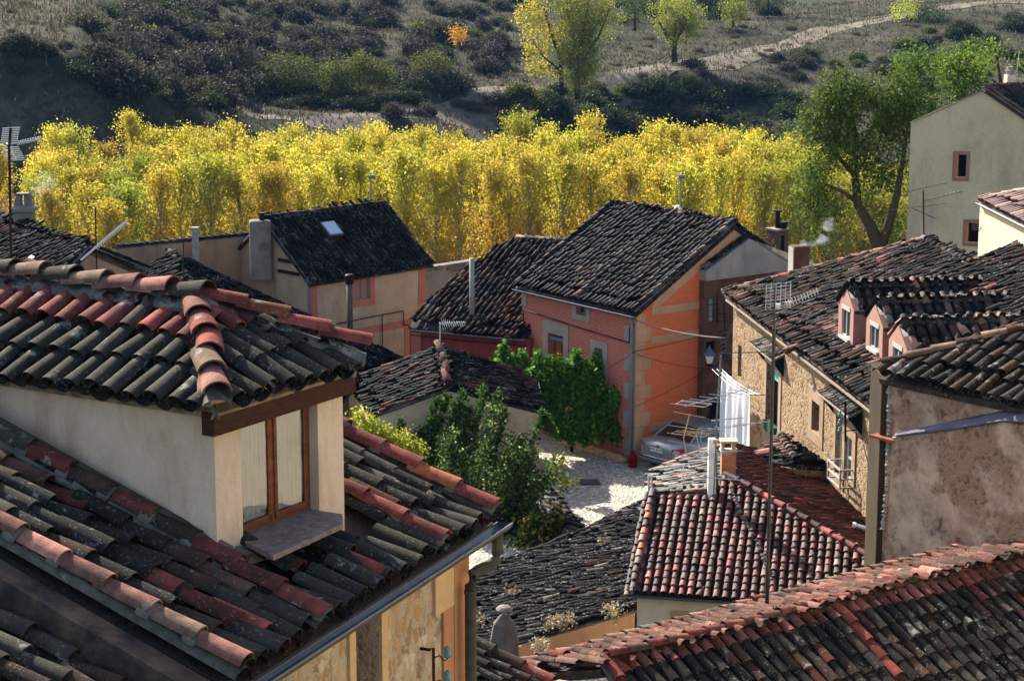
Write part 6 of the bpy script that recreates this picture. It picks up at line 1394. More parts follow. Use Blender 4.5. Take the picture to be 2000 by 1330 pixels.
# antenna on the small vine house
dm_=64.0;q=onY(859,682,dm_+4);va=empty('roof_antenna',q,'small aerial on a thin pole at the peak of the vine covered house','antenna')
m=MB();m.tube([q-Zup*.2,onY(859,630,q[1])],.03,6);m.build('pole',M_alu,va)
m=MB();D_=q[1];m.tube([onY(858,633,D_),onY(911,629,D_)],.015,5)
for k in range(10): x=866+k*4.6;m.tube([onY(x-2,628,D_),onY(x+2,637,D_)],.016,4)
for k in range(5): m.tube([onY(862+k*4,622+k,D_),onY(866+k*4,646-k*2,D_)],.008,4)
m.build('antenna',M_alu,va)
# left edge antenna
D_=52;q=onY(24,510,D_);la_=empty('grid_antenna',q,'tall aerial with a V shaped grid of rods at the left edge','antenna')
m=MB();m.tube([onY(22,520,D_),onY(18,290,D_),onY(21,250,D_)],.035,6);m.build('pole',M_iron,la_)
m=MB()
for k in range(9): y=249+k*3.7;m.tube([onY(5-k*.5,y+2,D_),onY(39-k*.7,y,D_)],.014,4)
for k in range(8): y=288+k*3.6;m.tube([onY(1+k*2,y+1,D_),onY(36+k*2,y-1,D_)],.014,4)
m.tube([onY(22,250,D_),onY(17,281,D_),onY(32,313,D_)],.02,5);m.build('reflector',M_alu,la_)
m=MB();m.tube([onY(12,283,D_),onY(83,272,D_)],.02,5)
for k in range(14): x=36+k*3.3;m.tube([onY(x-1,284-k*.7,D_),onY(x+1,275-k*.7,D_)],.011,4)
m.build('director_boom',M_alu,la_)
D_=58;q=onY(188,530,D_);lb2=empty('pole_antenna',q,'thin rusty pole with one aerial boom tilted steeply upward near the left edge','antenna')
m=MB();m.tube([onY(189,535,D_),onY(186,405,D_)],.022,6);m.build('pole',M_iron,lb2)
m=MB();m.tube([onY(158,508,D_),onY(185,485,D_),onY(246,433,D_)],.035,6)
for k in range(16): t=k/15;x=188+58*t;y=483-49*t;m.tube([onY(x-3,y-3,D_),onY(x+3,y+4,D_)],.018,4)
m.build('antenna',plain('pinkish_white',(.65,.55,.52),.5),lb2)
D_=50;q=onY(358,560,D_);o=empty('thin_pole',q,'thin dark pole in front of the hip peak of the long black roof','pole');m=MB();m.tube([onY(358,565,D_),onY(358,470,D_)],.016,5);m.tube([onY(355,472,D_),onY(361,470,D_)],.03,5);m.build('shaft',M_iron,o)
# antenna on the stone house peak against the tall house
D_=pkI[1];q=pkI+Zup*.05;ka=empty('peak_antenna',q,'rusty pole with two crossed aerial booms at the peak of the stone house roof','antenna')
m=MB();m.tube([q-Zup*.1,onY(1803,372,D_)],.022,6);m.build('pole',M_iron,ka)
yagi(ka,(1772,375),(1852,357),9,(1,.7),3,3,D_,M_zincd,r=.006);yagi(ka,(1805,393),(1880,374),9,(1,.9),3,3,D_,M_zincd,r=.006);yagi(ka,(1722,412),(1848,398),6,(1,-.1),9,9,D_,M_zincd,r=.006)
m=MB();m.tube([onY(1782,407,D_),onY(1827,427,D_)],.014,5);m.build('cross_bar',M_zincd,ka)
D_=58;q=onY(1925,425,D_);o=empty('wall_antenna',q,'small grid aerial fixed to the corner of the small cream house','antenna');m=MB()
for k in range(6): m.tube([onY(1900+k*3,400+k*4,D_),onY(1932+k*2,402+k*4,D_)],.006,4);m.tube([onY(1898,428+k*4,D_),onY(1916,430+k*4,D_)],.006,4)
m.tube([onY(1915,398,D_),onY(1926,425,D_),onY(1912,452,D_)],.014,5);m.tube([q,q+A3(0.1,.3,0)],.02,4);m.build('antenna',M_zinc,o)
# metal tube on the dark red roof
a_=rNr.at(1668,1038)+rNr.n*.15;b_=rNr.at(1740,1060)+rNr.n*.15;o=empty('metal_tube',a_,'short shiny metal tube lying on the dark red tile roof','pipe');m=MB();m.tube([a_,b_],.055,10);m.build('tube',M_alu,o);m=MB();m.tube([a_-nrm(b_-a_)*.08,a_],.075,8);m.build('end_cap',M_white,o)
# aerial cables in the street
def cable(name,pts,r,label,mat=M_black,sag=.25):
    m=MB();P=[]
    for (a,b) in zip(pts[:-1],pts[1:]):
        for t in np.linspace(0,1,14): P.append(np.asarray(a)*(1-t)+np.asarray(b)*t-Zup*sag*4*t*(1-t))
    m.tube(P,r,5);o=m.build(name,mat,None,smooth=True);props(o,label,'cable');return o
gc=wGl.P(wGl.L-.02,wGl.px(1238,622)[1],.12);ic=wI.P(*wI.px(1421,660),.08)
cable('street_cable',[gc,ic],.022,'thick twisted pale cable strung from the orange house corner to the stone house',plain('twisted_cable',(.22,.20,.18),.5),.12)
cable('street_cable',[wGl.P(wGl.L-1.5,2.9,.08),wGl.P(wGl.L,3.75,.12),onV(1400,648,hH0+wh.n*.1,gG)],.010,'thin dark wire crossing the upper part of the orange gable',sag=.03)
cable('street_cable',[wGl.P(wGl.L,3.7,.12),onV(1385,720,hH0+wh.n*.6,gG)],.009,'thin dark wire sloping down from the orange house to the street lamp',sag=.10)
cable('street_cable',[wGl.P(wGl.L,1.9,.12),onV(1395,715,hH0+wh.n*.3,gG)],.008,'lowest thin wire running low across the orange gable',sag=.05)
# lamps rising in the poplar wood
for (x,y0,y1,lab) in ((1329,345,420,'slim street light pole before the poplars above the orange house ridge'),(724,345,402,'slim street light pole before the poplars behind the cream house peak')):
    D_=96;q=onY(x,y1+60,D_);o=empty('light_pole',q,lab,'street light','street lights before the poplars');m=MB();m.tube([q-Zup*3,onY(x,y0,D_)],.05,6);m.build('shaft',M_greylt,o);m=MB();m.tube([onY(x-4,y0+1,D_),onY(x+8,y0,D_)],.10,6);m.build('lamp_head',M_zinc,o)
D_=90;q=onY(1323,410,D_);o=empty('white_lamp',q-Zup*.2,'small white globe lamp peeping over the orange house ridge','lamp');m=MB();m.lathe(q,[(.06,-1.5),(.06,-.1),(.15,-.08),(.15,.12),(.08,.2)],10);m.build('globe',M_white,o)
# ============================================================ vegetation
def rand_rot(n,tilt=1.0):
    a=rng.normal(size=(n,3));a/=np.linalg.norm(a,axis=1)[:,None];b=rng.normal(size=(n,3));b-=a*(a*b).sum(1)[:,None];b/=np.linalg.norm(b,axis=1)[:,None];return a,b
def leaves(P,size,cols,droop=0,asp=.7):
    n=len(P);a,b=rand_rot(n)
    if droop: b=b*(1-droop)+np.array([0,0,-1.])*droop;b/=np.linalg.norm(b,axis=1)[:,None];a-=b*(a*b).sum(1)[:,None];a/=np.linalg.norm(a,axis=1)[:,None]
    s=(size*(.6+.8*rng.random(n)))[:,None];w=s*asp*.5
    V=np.stack([P-b*s*.5,P+a*w,P+b*s*.5,P-a*w],1).reshape(-1,3);Q=np.arange(n*4).reshape(-1,4);return V,Q,cols
def colmix(n,base,var=.25,alts=None):
    c=np.array(base)[None]*(1-var+2*var*rng.random((n,1)))
    if alts:
        u=rng.random(n);t=0
        for col,p in alts: k=(u>=t)&(u<t+p);c[k]=np.array(col)*(1-var+2*var*rng.random((k.sum(),1)));t+=p
    return c
def clus(C,k,sig):
    n=len(C);o=rng.normal(size=(n,k,3))*np.asarray(sig).reshape(-1,1,1) if np.ndim(sig) else rng.normal(size=(n,k,3))*sig
    return (C[:,None]+o).reshape(-1,3)
M_leafy=leaf_mat('yellow_leaves',.5,.55);M_leafg=leaf_mat('green_leaves',.4,.55);M_leafd=leaf_mat('dry_leaves',.25,.7)
M_bark=plain('pale_bark',(.25,.215,.165),.9,0,.3,6);M_barkd=plain('dark_bark',(.05,.038,.028),.95,0,.3,8)
def poplar_mesh(H,Rr,seed,green=0,thin=0):
    r=np.random.default_rng(seed);m=MB();pts=[A3(0,0,0)];
    for k in range(1,8): pts.append(A3(r.normal(0,.06),r.normal(0,.06),H*.97*k/7))
    m.tube(pts,[.13*(1-k/7.6) for k in range(8)],6)
    C=[];sg=[];nb=58
    for i in range(nb):
        t=.10+.86*(i/nb)**.8;z=H*t;az=r.random()*6.28;ln=Rr*((.42+.62*t/.72) if t<.64 else .97*math.sqrt(max(.02,1-((t-.64)/.39)**2)))*(.82+.30*r.random())
        el=.95+.35*t;dirv=A3(math.cos(az)*math.cos(el),math.sin(az)*math.cos(el),math.sin(el));Ln=ln/math.cos(el)*.82
        Ln=min(Ln,(H*1.02-z)/math.sin(el)+.25)
        p0=A3(0,0,z);p1=p0+dirv*Ln*.55;p2=p0+dirv*Ln+A3(0,0,.15)
        m.tube([p0,p1,p2],[.034,.02,.008],3,cap=False)
        nc=11
        for k in range(nc):
            f=.32+.68*(k+.6*r.random())/nc;dens=(1 if t>.60 else .10+.70*(t/.60)**2)
            if r.random()>dens: continue
            C.append(p0+dirv*Ln*f+r.normal(0,.13,3));sg.append(.13+.06*r.random())
    C=np.array(C);P=clus(C,13,np.array(sg));cc=np.repeat(1*(r.random(len(C))),13)
    z=P[:,2]/H;n=len(P)
    yel=np.array([.48,.355,.04]);gold=np.array([.44,.27,.032]);lime=np.array([.38,.41,.04]);grn=np.array([.13,.22,.022])
    u=cc[:,None]*.6+.4*rng.random((n,1));col=yel*(1-u)+gold*u
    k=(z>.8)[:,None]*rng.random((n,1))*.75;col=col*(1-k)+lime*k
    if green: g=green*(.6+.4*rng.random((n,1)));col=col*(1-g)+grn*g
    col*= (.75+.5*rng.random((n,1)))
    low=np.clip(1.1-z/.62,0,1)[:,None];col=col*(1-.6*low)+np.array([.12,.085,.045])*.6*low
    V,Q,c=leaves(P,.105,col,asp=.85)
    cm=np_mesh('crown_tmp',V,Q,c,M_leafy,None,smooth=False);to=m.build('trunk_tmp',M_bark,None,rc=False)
    a,b=cm.data,to.data;bpy.data.objects.remove(cm);bpy.data.objects.remove(to);return a,b
def place_tree(name,cm,tm,loc,sc,rz,label,cat,group):
    o=empty(name,loc,label,cat,group);o.rotation_euler=(0,0,rz);o.scale=(sc[0],sc[0],sc[1])
    for nm,me in (('crown',cm),('trunk',tm)):
        if me is None: continue
        c=bpy.data.objects.new(nm,me);COL.objects.link(c);c.parent=o
    return o
PV=[poplar_mesh(12,1.18,s,0) for s in (1,2,3,4,5,6)];PG=[poplar_mesh(12,1.7,11,.8),poplar_mesh(12,1.7,12,.45)]
pr_=np.random.default_rng(5)
ROWS=[(103,300,345,36),(110,278,312,35),(117,260,292,34),(124,244,278,33)]
npop=0
for ri,(D_,ya,yb,cnt) in enumerate(ROWS):
    for k in range(cnt):
        x=40+1770*(k+.5+pr_.uniform(-.3,.3)+(.5 if ri%2 else 0))/cnt
        if x>1800: continue
        d=D_+pr_.uniform(-2,2);yt=pr_.uniform(ya,yb)
        if ri==3 and pr_.random()<.35: yt-=pr_.uniform(5,25)
        if x<330 and ri<3: yt+=25
        if x<48 and ri>1: continue
        if 190<x<250: yt+=30
        if x>1480: yt+=(x-1480)*.25
        if x>1580: yt=max(yt-20,pr_.uniform(240,300))+20
        top=onY(x,yt+14,d);gz=float(tz(np.array([top[0]]),np.array([d]))[0]);H=top[2]-gz
        v=PV[pr_.integers(6)];gl='yellow poplar in the dense planted grove behind the village roofs'
        if 215<x<300 and ri in(0,1): v=PG[0];gl='green leaved poplar among the yellow poplars left of the cream house'
        elif (x>1470 and ri<2) or (pr_.random()<.06): v=PG[1];gl='half green poplar among the yellow poplars'
        s=H/12*1.0
        place_tree('poplar_tree',v[0],v[1],(top[0],d,gz),(1.0*pr_.uniform(.88,1.15),s),pr_.random()*6.28,gl,'poplar','poplars in the grove');npop+=1
print('poplars',npop)
# one at the very left edge
top=onY(5,300,80);place_tree('poplar_tree',PV[0][0],PV[0][1],(top[0]-.4,80,top[2]-9),(.8,.75),0,'nearer yellow poplar cut by the left edge of the photo','poplar','poplars in the grove')
# ---- trees built from limbs and leaf masses
def tree(name,label,cat,base_px,d,limbs,blobs,leaf,cols,mat,bark=M_barkd,gap=.35,sig=.28,kper=26,group=None,dscale=1,droop=0,basez=None,var=.25,clden=1.0,crown='crown'):
    s=d/4000*1.03;b=onY(*base_px,d)
    if basez is not None: b[2]=basez
    o=empty(name,b,label,cat,group)
    if limbs:
        m=MB()
        for poly in limbs: m.tube([onY(x,y,d+dz) for x,y,r,dz in poly],[r*s for x,y,r,dz in poly],7)
        m.build('trunk' if cat!='vine' else 'stems',bark,o,smooth=True)
    Ps=[];
    for bb in blobs:
        x,y,rx,ry,n=bb[:5];c=onY(x,y,d+(bb[5] if len(bb)>5 else 0));u=rng.normal(size=(n,3));u/=np.linalg.norm(u,axis=1)[:,None];rr=rng.random(n)**.40
        C=c+u*rr[:,None]*np.array([rx*s,rx*s*dscale,ry*s])
        k=vnoise(C[:,0]*.9/(s*40)+7,C[:,2]*.9/(s*40)+C[:,1]*.5,3)>gap*.9;C=C[k]
        Ps.append(clus(C,kper,sig))
    P=np.concatenate(Ps);n=len(P);base,alts=cols;c=colmix(n,base,var,alts)
    V,Q,c=leaves(P,leaf,c,droop);np_mesh(crown,V,Q,c,mat,o,smooth=False);return o
GR=((.070,.115,.020),[((.13,.17,.025),.25),((.04,.065,.015),.25)])
tree('green_tree','big spreading green tree with dark forked limbs between the poplars and the tall grey house','tree',(1722,560),86,
 [[(1722,580,17,0),(1718,490,15,0),(1700,440,11,0),(1675,400,9,.2),(1668,330,7,.4),(1672,270,5,.3),(1660,200,3,0)],[(1718,490,11,0),(1738,430,9,-.3),(1752,380,7,-.5),(1765,300,4,-.6),(1775,230,2,-.6)],[(1672,345,6,.3),(1640,310,4,.3),(1615,285,3,.4)],[(1675,395,5,.2),(1640,372,4,-.4),(1612,360,2,-.5)],[(1668,300,4,.3),(1700,255,3,.6),(1715,220,2,.6)]],
 [(1655,190,62,48,120),(1610,235,50,45,80),(1700,215,50,50,80),(1640,285,75,50,100),(1600,330,45,55,70),(1745,250,45,60,80),(1740,340,40,50,50),(1590,400,32,50,40),(1640,400,60,45,45),(1760,190,42,42,60),(1700,330,45,50,40),(1620,460,50,25,20),(1750,440,35,35,20)],.125,GR,M_leafg,gap=.47,sig=.26,kper=34,dscale=.9)
for (x,y,rx,ry,n,d) in ((1800,140,55,45,110,96),(1880,140,60,45,120,99),(1955,135,50,48,110,94)):
    tree('green_tree',{1800:'green tree crown rising just left of the tall grey house roof',1880:'green tree crown directly above the sloping roof edge of the tall grey house',1955:'green tree crown behind the chimney of the tall grey house'}[x],'tree',(x,420,),d,
     [[(x,500,9,0),(x+4,300,7,0),(x,170,4,0),(x-8,110,2,0)]],[(x,y,rx,ry,n),(x-15,y+60,rx*.9,60,n//2),(x+10,y+120,rx*.8,60,n//3)],.15,((.095,.145,.022),[((.15,.18,.025),.3),((.05,.085,.018),.2)]),M_leafg,gap=.32,sig=.33)
YG=((.33,.29,.04),[((.20,.23,.03),.35),((.50,.34,.03),.2)])
tree('hillside_tree','tall hillside tree with thin golden yellow crown beside the dirt road','tree',(1092,185),262,[[(1098,190,5,0),(1095,120,4,0),(1075,60,2.5,0),(1060,10,1.5,0)],[(1096,130,3,0),(1100,60,2.4,0),(1108,0,1.2,0)],[(1096,140,2.4,0),(1060,110,1.5,0),(1040,80,1,0)]],
 [(1045,30,36,45,120),(1070,-20,50,40,100),(1050,100,28,50,50),(1075,60,30,50,60),(1080,140,25,25,16)],.24,((.42,.31,.035),[((.55,.33,.02),.3),((.26,.26,.04),.3)]),M_leafy,gap=.48,sig=.42,kper=34)
tree('hillside_tree','tall bushy green and yellow hillside tree with ivy clad forked trunk above the poplars','tree',(1128,190),258,[[(1128,195,5,0),(1128,120,4,0),(1140,60,3,0),(1150,0,1.5,0)],[(1130,130,3,0),(1170,70,2,0),(1190,20,1.2,0)],[(1128,110,3,0),(1112,50,2,0),(1105,-10,1,0)]],
 [(1140,20,58,50,230),(1180,60,44,48,140),(1150,110,55,35,100),(1120,80,40,50,100),(1130,150,36,30,60),(1195,100,30,30,50)],.22,((.15,.18,.03),[((.30,.27,.04),.3),((.07,.11,.02),.25)]),M_leafg,gap=.48,sig=.42,kper=46)
tree('hillside_tree','round pollarded yellow green tree standing alone beside the upper dirt road','tree',(1318,118),291,[[(1318,122,6,0),(1316,95,5,0),(1300,65,3,0),(1285,40,1.5,0)],[(1317,95,4,0),(1330,60,3,0),(1350,30,1.5,0)],[(1316,90,4,0),(1318,50,2,0),(1322,15,1,0)]],
 [(1322,30,55,36,190),(1295,55,30,26,60),(1352,50,28,24,60),(1318,70,30,22,30)],.22,((.20,.21,.035),[((.30,.26,.04),.35),((.11,.15,.025),.2)]),M_leafy,gap=.36,sig=.42,kper=44)
tree('hillside_tree','small bright orange leaved tree on the brown slope','tree',(893,92),283,[[(893,98,2,0),(893,70,1,0)]],[(893,66,13,11,26),(899,78,9,9,10)],.20,((.42,.19,.02),[((.50,.28,.03),.3),((.22,.10,.02),.2)]),M_leafy,gap=.1,sig=.4,kper=20,bark=M_bark)
for (x,y,rx,ry,n,d,c,l) in ((1432,22,26,28,50,312,(.17,.19,.03),'small yellow green tree between the lone tree and the upper field'),(1772,30,26,42,90,340,(.30,.29,.035),'yellow green tree at the top beside a dark shrub'),(1815,45,36,40,120,338,(.035,.05,.015),'dark rounded shrub tree beside the yellow green tree at the top'),(1240,20,24,35,50,300,(.07,.10,.02),'dark green tree between the tall pair and the lone pollard'),(1385,-5,50,22,90,345,(.035,.05,.014),'wide dark tree crown cut by the top edge above the upper field'),(1500,-2,60,20,90,360,(.03,.045,.014),'wide dark tree crown cut by the top edge right of the upper field'),
   (1235,265+5,24,1,1,262,(.05,.07,.02),None),(1555,265,26,28,60,240,(.07,.10,.03),'dark rounded tree between the poplar tops and the big green tree')):
    if l: tree('hillside_tree',l,'tree',(x,y+ry),d,[[(x,y+ry+6,3,0),(x,y,1.5,0)]],[(x,y,rx,ry,n)],.22,(c,[(tuple(min(1,q*1.6) for q in c),.25),(tuple(q*.6 for q in c),.25)]),M_leafg,gap=.22,sig=.5,kper=44)
for (x,y,rx,ry,n,l) in ((560,150,58,42,190,'large olive green bush lit at its left on the lower slope'),(512,160,22,35,40,'small thin olive bush at the left side of the large olive bush'),(648,150,30,30,80,'middle sized olive bush just right of the large olive bush'),(702,138,34,30,90,'rounded yellow green bush third in the row along the slope'),(745,148,26,20,60,'low yellow green bush fourth in the row along the slope'),(840,128,42,22,90,'wide pale yellow green bush at the right end of the row'),(432,140,20,30,50,'upright dark bush on the spur above the shaded cutting')):
    d=float(248 if x<800 else 262);g=1.0
    tree('slope_bush',l,'bush',(x,y+ry),d,[[(x,y+ry,2,0),(x,y,1,0)]],[(x,y,rx,ry,n)],.20,((.075,.095,.02),[((.16,.16,.03),.3),((.035,.045,.015),.25)]),M_leafg,gap=.2,sig=.5,kper=48,group='olive bushes in a row on the slope')
# ---- fig tree, vines and garden
FG=((.085,.18,.028),[((.16,.28,.035),.28),((.04,.09,.02),.25)])
fr=np.random.default_rng(23);fig_blobs=[]
FP=[(955,712),(972,690),(1000,690),(1035,690),(1062,698),(1100,700),(1128,690),(1168,700),(1198,752),(1215,765),(1212,800),(1205,845),(1180,868),(1120,868),(1075,850),(1060,800),(1040,745),(1000,730)]
tips=[(982,676),(1002,694),(1022,688),(1048,690),(1075,696),(1092,702),(1127,686),(1165,694),(1110,712),(1150,722),(1200,758),(1060,712),(1140,705)]
for k in range(135):
    x=fr.uniform(955,1212);y=fr.uniform(700,838)
    if inpoly(np.array([x]),np.array([y]),FP)[0]: tips.append((x,y))
for x,y in tips:
    dz=-.9*(y-690)/170+fr.normal(0,.2)
    fig_blobs+=[(x,y+4,3.5,4,5,dz),(x,y+12,6,6,8,dz),(x,y+23,9,9,12,dz-.05)]
tree('fig_tree','dense green fig tree with drooping leaf plumes against the brick wall','tree',(1120,880),66.6,[[(1120,895,4,0),(1110,850,3,0),(1080,790,2,0)],[(1115,870,3,0),(1150,810,2,0),(1170,750,1.5,0)]],
 fig_blobs,.15,FG,M_leafg,gap=.0,sig=(.085),kper=9,dscale=1,droop=.3)
VI=((.035,.085,.016),[((.07,.14,.02),.2),((.02,.045,.012),.3)])
def strand(x0,y0,x1,y1,r0,r1,n):
    return [(x0+(x1-x0)*t,y0+(y1-y0)*t,r0+(r1-r0)*t,12+(r1-r0)*t*.2,n) for t in np.linspace(0,1,7)]
bl=[]
for a in ((815,895,852,785,7,3,9),(838,895,872,778,8,3,10),(862,900,892,790,6,3,8),(880,900,905,772,8,3,9),(905,900,915,800,8,4,8),(920,900,943,768,8,3,9),(940,900,972,774,9,4,11),(965,895,985,800,6,3,6),(1030,890,1058,815,3,2,4),(1008,900,1022,858,5,3,6),(777,880,783,822,4,2,4),(1078,845,1058,812,5,5,6),(800,900,822,850,7,4,6)): bl+=strand(*a)
bl+=[(850,905,60,14,70),(950,905,60,14,70)]
tree('climbing_vine','dark green climbing vine fanning up the gable of the small low house','vine',(900,905),62.0,[[(880,930,2,0),(900,860,1.5,0),(940,780,1,0)],[(860,930,2,0),(840,860,1.5,0),(855,790,1,0)]],bl,.10,VI,M_leafg,gap=.0,sig=.075,kper=14,dscale=.25,droop=.3)
GS=((.022,.042,.012),[((.20,.24,.05),.10),((.013,.024,.009),.4)])
tree('garden_shrub','tall pale leaved garden shrub with upright sprays below the vine','shrub',(960,1040),57.5,[[(940,1100,3,0),(930,960,2,0),(940,880,1,0)],[(1000,1100,3,0),(1010,980,2,0),(1015,900,1,0)]],
 strand(905,1000,965,800,12,6,9)+strand(870,930,878,860,12,7,10)+strand(935,1010,1000,860,12,8,9)+strand(995,960,1030,885,20,10,16)+[(960,1020,55,38,160),(1010,990,34,38,100),(905,1000,44,38,110),(990,1040,60,45,150),(920,1060,45,50,120)],.095,GS,M_leafg,gap=.12,sig=.13,kper=20)
tree('garden_shrub','thin pale green upright sprays rising in front of the dark vine','shrub',(930,1000),57.0,[[(930,1000,2,0),(905,900,1,0)]],strand(912,1000,966,800,7,3,7)+strand(872,930,880,850,7,3,7)+strand(905,960,903,890,6,3,6)+strand(960,1010,1000,880,8,5,9)+strand(1000,960,1032,885,10,6,10)+strand(1020,1000,1070,930,10,6,9),.10,((.065,.095,.025),[((.26,.29,.09),.14),((.03,.05,.015),.4)]),M_leafy,gap=.1,sig=.11,kper=11)
tree('garden_shrub','orange tinged leafy shrub at the right end of the garden beside the shed roof','shrub',(1060,1100),56,[[(1050,1110,3,0),(1055,1040,2,0)]],
 [(1050,1040,34,36,80),(1085,1020,14,34,24),(1030,1075,40,28,70),(1000,1090,50,25,80)],.135,((.06,.085,.015),[((.30,.17,.05),.12),((.25,.28,.04),.15),((.02,.035,.01),.25)]),M_leafg,gap=.15,sig=.14,kper=13)
tree('garden_shrub','bright yellow leaved shrub beside the roof edge of the near house','shrub',(770,900),55,[[(790,960,2,0),(780,880,1.5,0),(740,840,1,0)],[(785,920,2,0),(815,870,1,0)]],
 [(705,815,16,14,16),(725,840,24,18,36),(755,855,26,20,50),(785,870,28,28,70),(815,875,14,26,20),(770,900,40,20,40)],.09,((.34,.34,.035),[((.22,.26,.03),.3),((.42,.38,.05),.2)]),M_leafy,gap=.22,sig=.12,kper=14)
tree('garden_shrub','dark low shrub mass at the foot of the vine covered gable','shrub',(850,940),59,[[(850,960,3,0),(850,920,2,0)]],[(850,950,60,30,170),(920,960,60,30,150),(1000,955,50,30,150),(1040,965,20,18,30),(960,1010,60,50,150)],.10,((.022,.042,.012),[((.05,.08,.02),.15)]),M_leafg,gap=.05,sig=.16,kper=22)
tree('street_plant','wispy green plant growing at the edge of the cobbles','plant',(1105,950),58.5,[],[(1100,940,26,8,12),(1085,905,20,14,14),(1075,930,16,22,14)],.13,((.08,.12,.02),[((.2,.2,.04),.3)]),M_leafg,gap=.1,sig=.12,kper=10)
tree('window_plants','red geraniums and trailing greenery in the tall window','plants',(1508,835),wI.P(i1[0],0,0)[1]+0,[],[(1505,822,9,10,14),(1512,812,5,8,6)],.08,((.05,.12,.02),[((.45,.05,.02),.3)]),M_leafg,gap=.0,sig=.06,kper=10)
# dry weeds on the grey roof
WD=((.36,.29,.20),[((.22,.17,.11),.4)])
def tuft(x,y,r,d,lab,n=20): return tree('weed_tuft',lab,'weed tuft',(x,y+r),d,[],[(x,y,r,r*.7,n)],.07,WD,M_leafd,gap=0,sig=.10,kper=20,group='dry weed tufts on the broad grey roof')
tp=lambda x,y: rP.at(x,y)[1]-.1
tuft(925,1222,30,tp(925,1222),'widest pale weed tuft beside the near house corner',40);tuft(1085,1220,14,tp(1085,1225),'round pale weed tuft on the lower roof edge right of the tapered chimney',24);tuft(1112,1215,11,tp(1112,1220),'pale weed tuft second from the tapered chimney',16);tuft(1055,1262,9,tp(1055,1250),'pale weed tuft hanging over the ochre wall',14)
tuft(1195,1198,14,tp(1195,1200),'pale weed tuft on the roof edge next to the cream house',20);tuft(1180,1065,10,tp(1180,1065),'lone brown weed tuft high on the grey roof',8);tuft(1002,1160,8,tp(1002,1160),'lone small weed tuft in the middle of the grey roof above the tapered chimney',8)
# ---- scattered scrub on the hillside
def ground_hit(px,py,d0=140,d1=470):
    ds=np.arange(d0,d1,1.5);r=ray(px,py);P=C_+r*(ds/r[1])[:,None];z=tz(P[:,0],P[:,1]);k=np.nonzero(P[:,2]<=z)[0]
    if len(k)==0 or k[0]==0: return None
    p=P[k[0]];p[2]=z[k[0]];return p
def bush_mesh(seed,col,alts,leafs=.13,n=60,hgt=.8,k=45,mat=M_leafd):
    r=np.random.default_rng(seed);u=r.normal(size=(n,3));u/=np.linalg.norm(u,axis=1)[:,None];C=u*(r.random(n)**.4)[:,None]*A3(1.0,1.0,hgt);C[:,2]=np.abs(C[:,2]*.9)+.15
    C*= (.8+.4*vnoise(C[:,0]*1.5+seed,C[:,1]*1.5,seed))[:,None]
    P=clus(C,k,.17);V,Q,c=leaves(P,leafs,colmix(len(P),col,.3,alts));o=np_mesh('bush_tmp',V,Q,c,mat,None,False);me=o.data;bpy.data.objects.remove(o);return me
SP={'brown':([bush_mesh(s,(.054,.052,.028),[((.095,.086,.048),.3),((.030,.030,.020),.3)]) for s in (1,2,3)],'bare brown scrub bush on the hillside','brown scrub on the hillside'),
 'purple':([bush_mesh(s,(.056,.050,.036),[((.088,.077,.055),.3),((.032,.030,.027),.3)],hgt=1.0) for s in (4,5)],'bare greyish purple scrub bush on the hillside','greyish scrub on the hillside'),
 'dark':([bush_mesh(s,(.022,.032,.012),[((.05,.065,.02),.25)],mat=M_leafg) for s in (6,7,8)],'dark evergreen bush on the hillside','dark evergreen bushes on the hillside'),
 'olive':([bush_mesh(s,(.07,.085,.02),[((.14,.15,.03),.3),((.04,.05,.015),.3)],mat=M_leafg) for s in (9,10)],'olive green bush on the hillside','olive bushes on the hillside'),
 'grass':([bush_mesh(s,(.13,.10,.062),[((.08,.06,.035),.4)],hgt=.5,leafs=.11) for s in (12,13)],'tussock of dry tan grass on the hillside','dry grass tussocks on the hillside')}
br_=np.random.default_rng(17)
def scatter(kind,n,box,s0,s1,avoid=True,poly=None):
    ms,lab,grp=SP[kind];c=0;t=0
    while c<n and t<n*8:
        t+=1;x=br_.uniform(box[0],box[2]);y=br_.uniform(box[1],box[3])
        if poly and not inpoly(np.array([x]),np.array([y]),poly)[0]: continue
        if avoid:
            ry=np.interp(x,[430,750,1000,1300,1560,1800,2100],[262,226,182,128,72,30,5])
            if x>430 and abs(y-ry)<9: continue
        p=ground_hit(x,y)
        if p is None: continue
        s=br_.uniform(s0,s1);o=bpy.data.objects.new({'brown':'scrub_bush','purple':'scrub_bush','dark':'evergreen_bush','olive':'olive_bush','grass':'grass_tussock'}[kind],ms[br_.integers(len(ms))]);COL.objects.link(o)
        o.location=(p[0],p[1],p[2]-.15*s);o.scale=(s*br_.uniform(.85,1.3),s,s*br_.uniform(.8,1.2));o.rotation_euler=(0,0,br_.random()*6.28);props(o,lab,'bush' if kind!='grass' else 'grass tussock',grp);c+=1
scatter('brown',95,(160,0,1010,215),1.1,2.4);scatter('purple',75,(180,0,980,190),1.2,2.6);scatter('dark',40,(120,0,1000,210),.9,2.0);scatter('olive',30,(250,0,1000,200),.8,1.8)
scatter('dark',22,(540,165,900,225),1.0,1.8);scatter('dark',16,(230,10,380,100),1.2,2.4);scatter('purple',26,(180,30,520,200),1.6,2.8);scatter('brown',20,(0,92,420,150),.9,1.6)
scatter('dark',48,(1000,185,1580,300),1.2,2.6);scatter('olive',22,(1000,180,1300,240),.9,1.9);scatter('brown',40,(700,200,1700,300),.9,2.0);scatter('brown',40,(1300,100,2000,240),.8,1.9);scatter('dark',14,(1750,40,2000,110),1.0,2.2);scatter('dark',14,(1200,-2,1560,40),1.6,2.8)
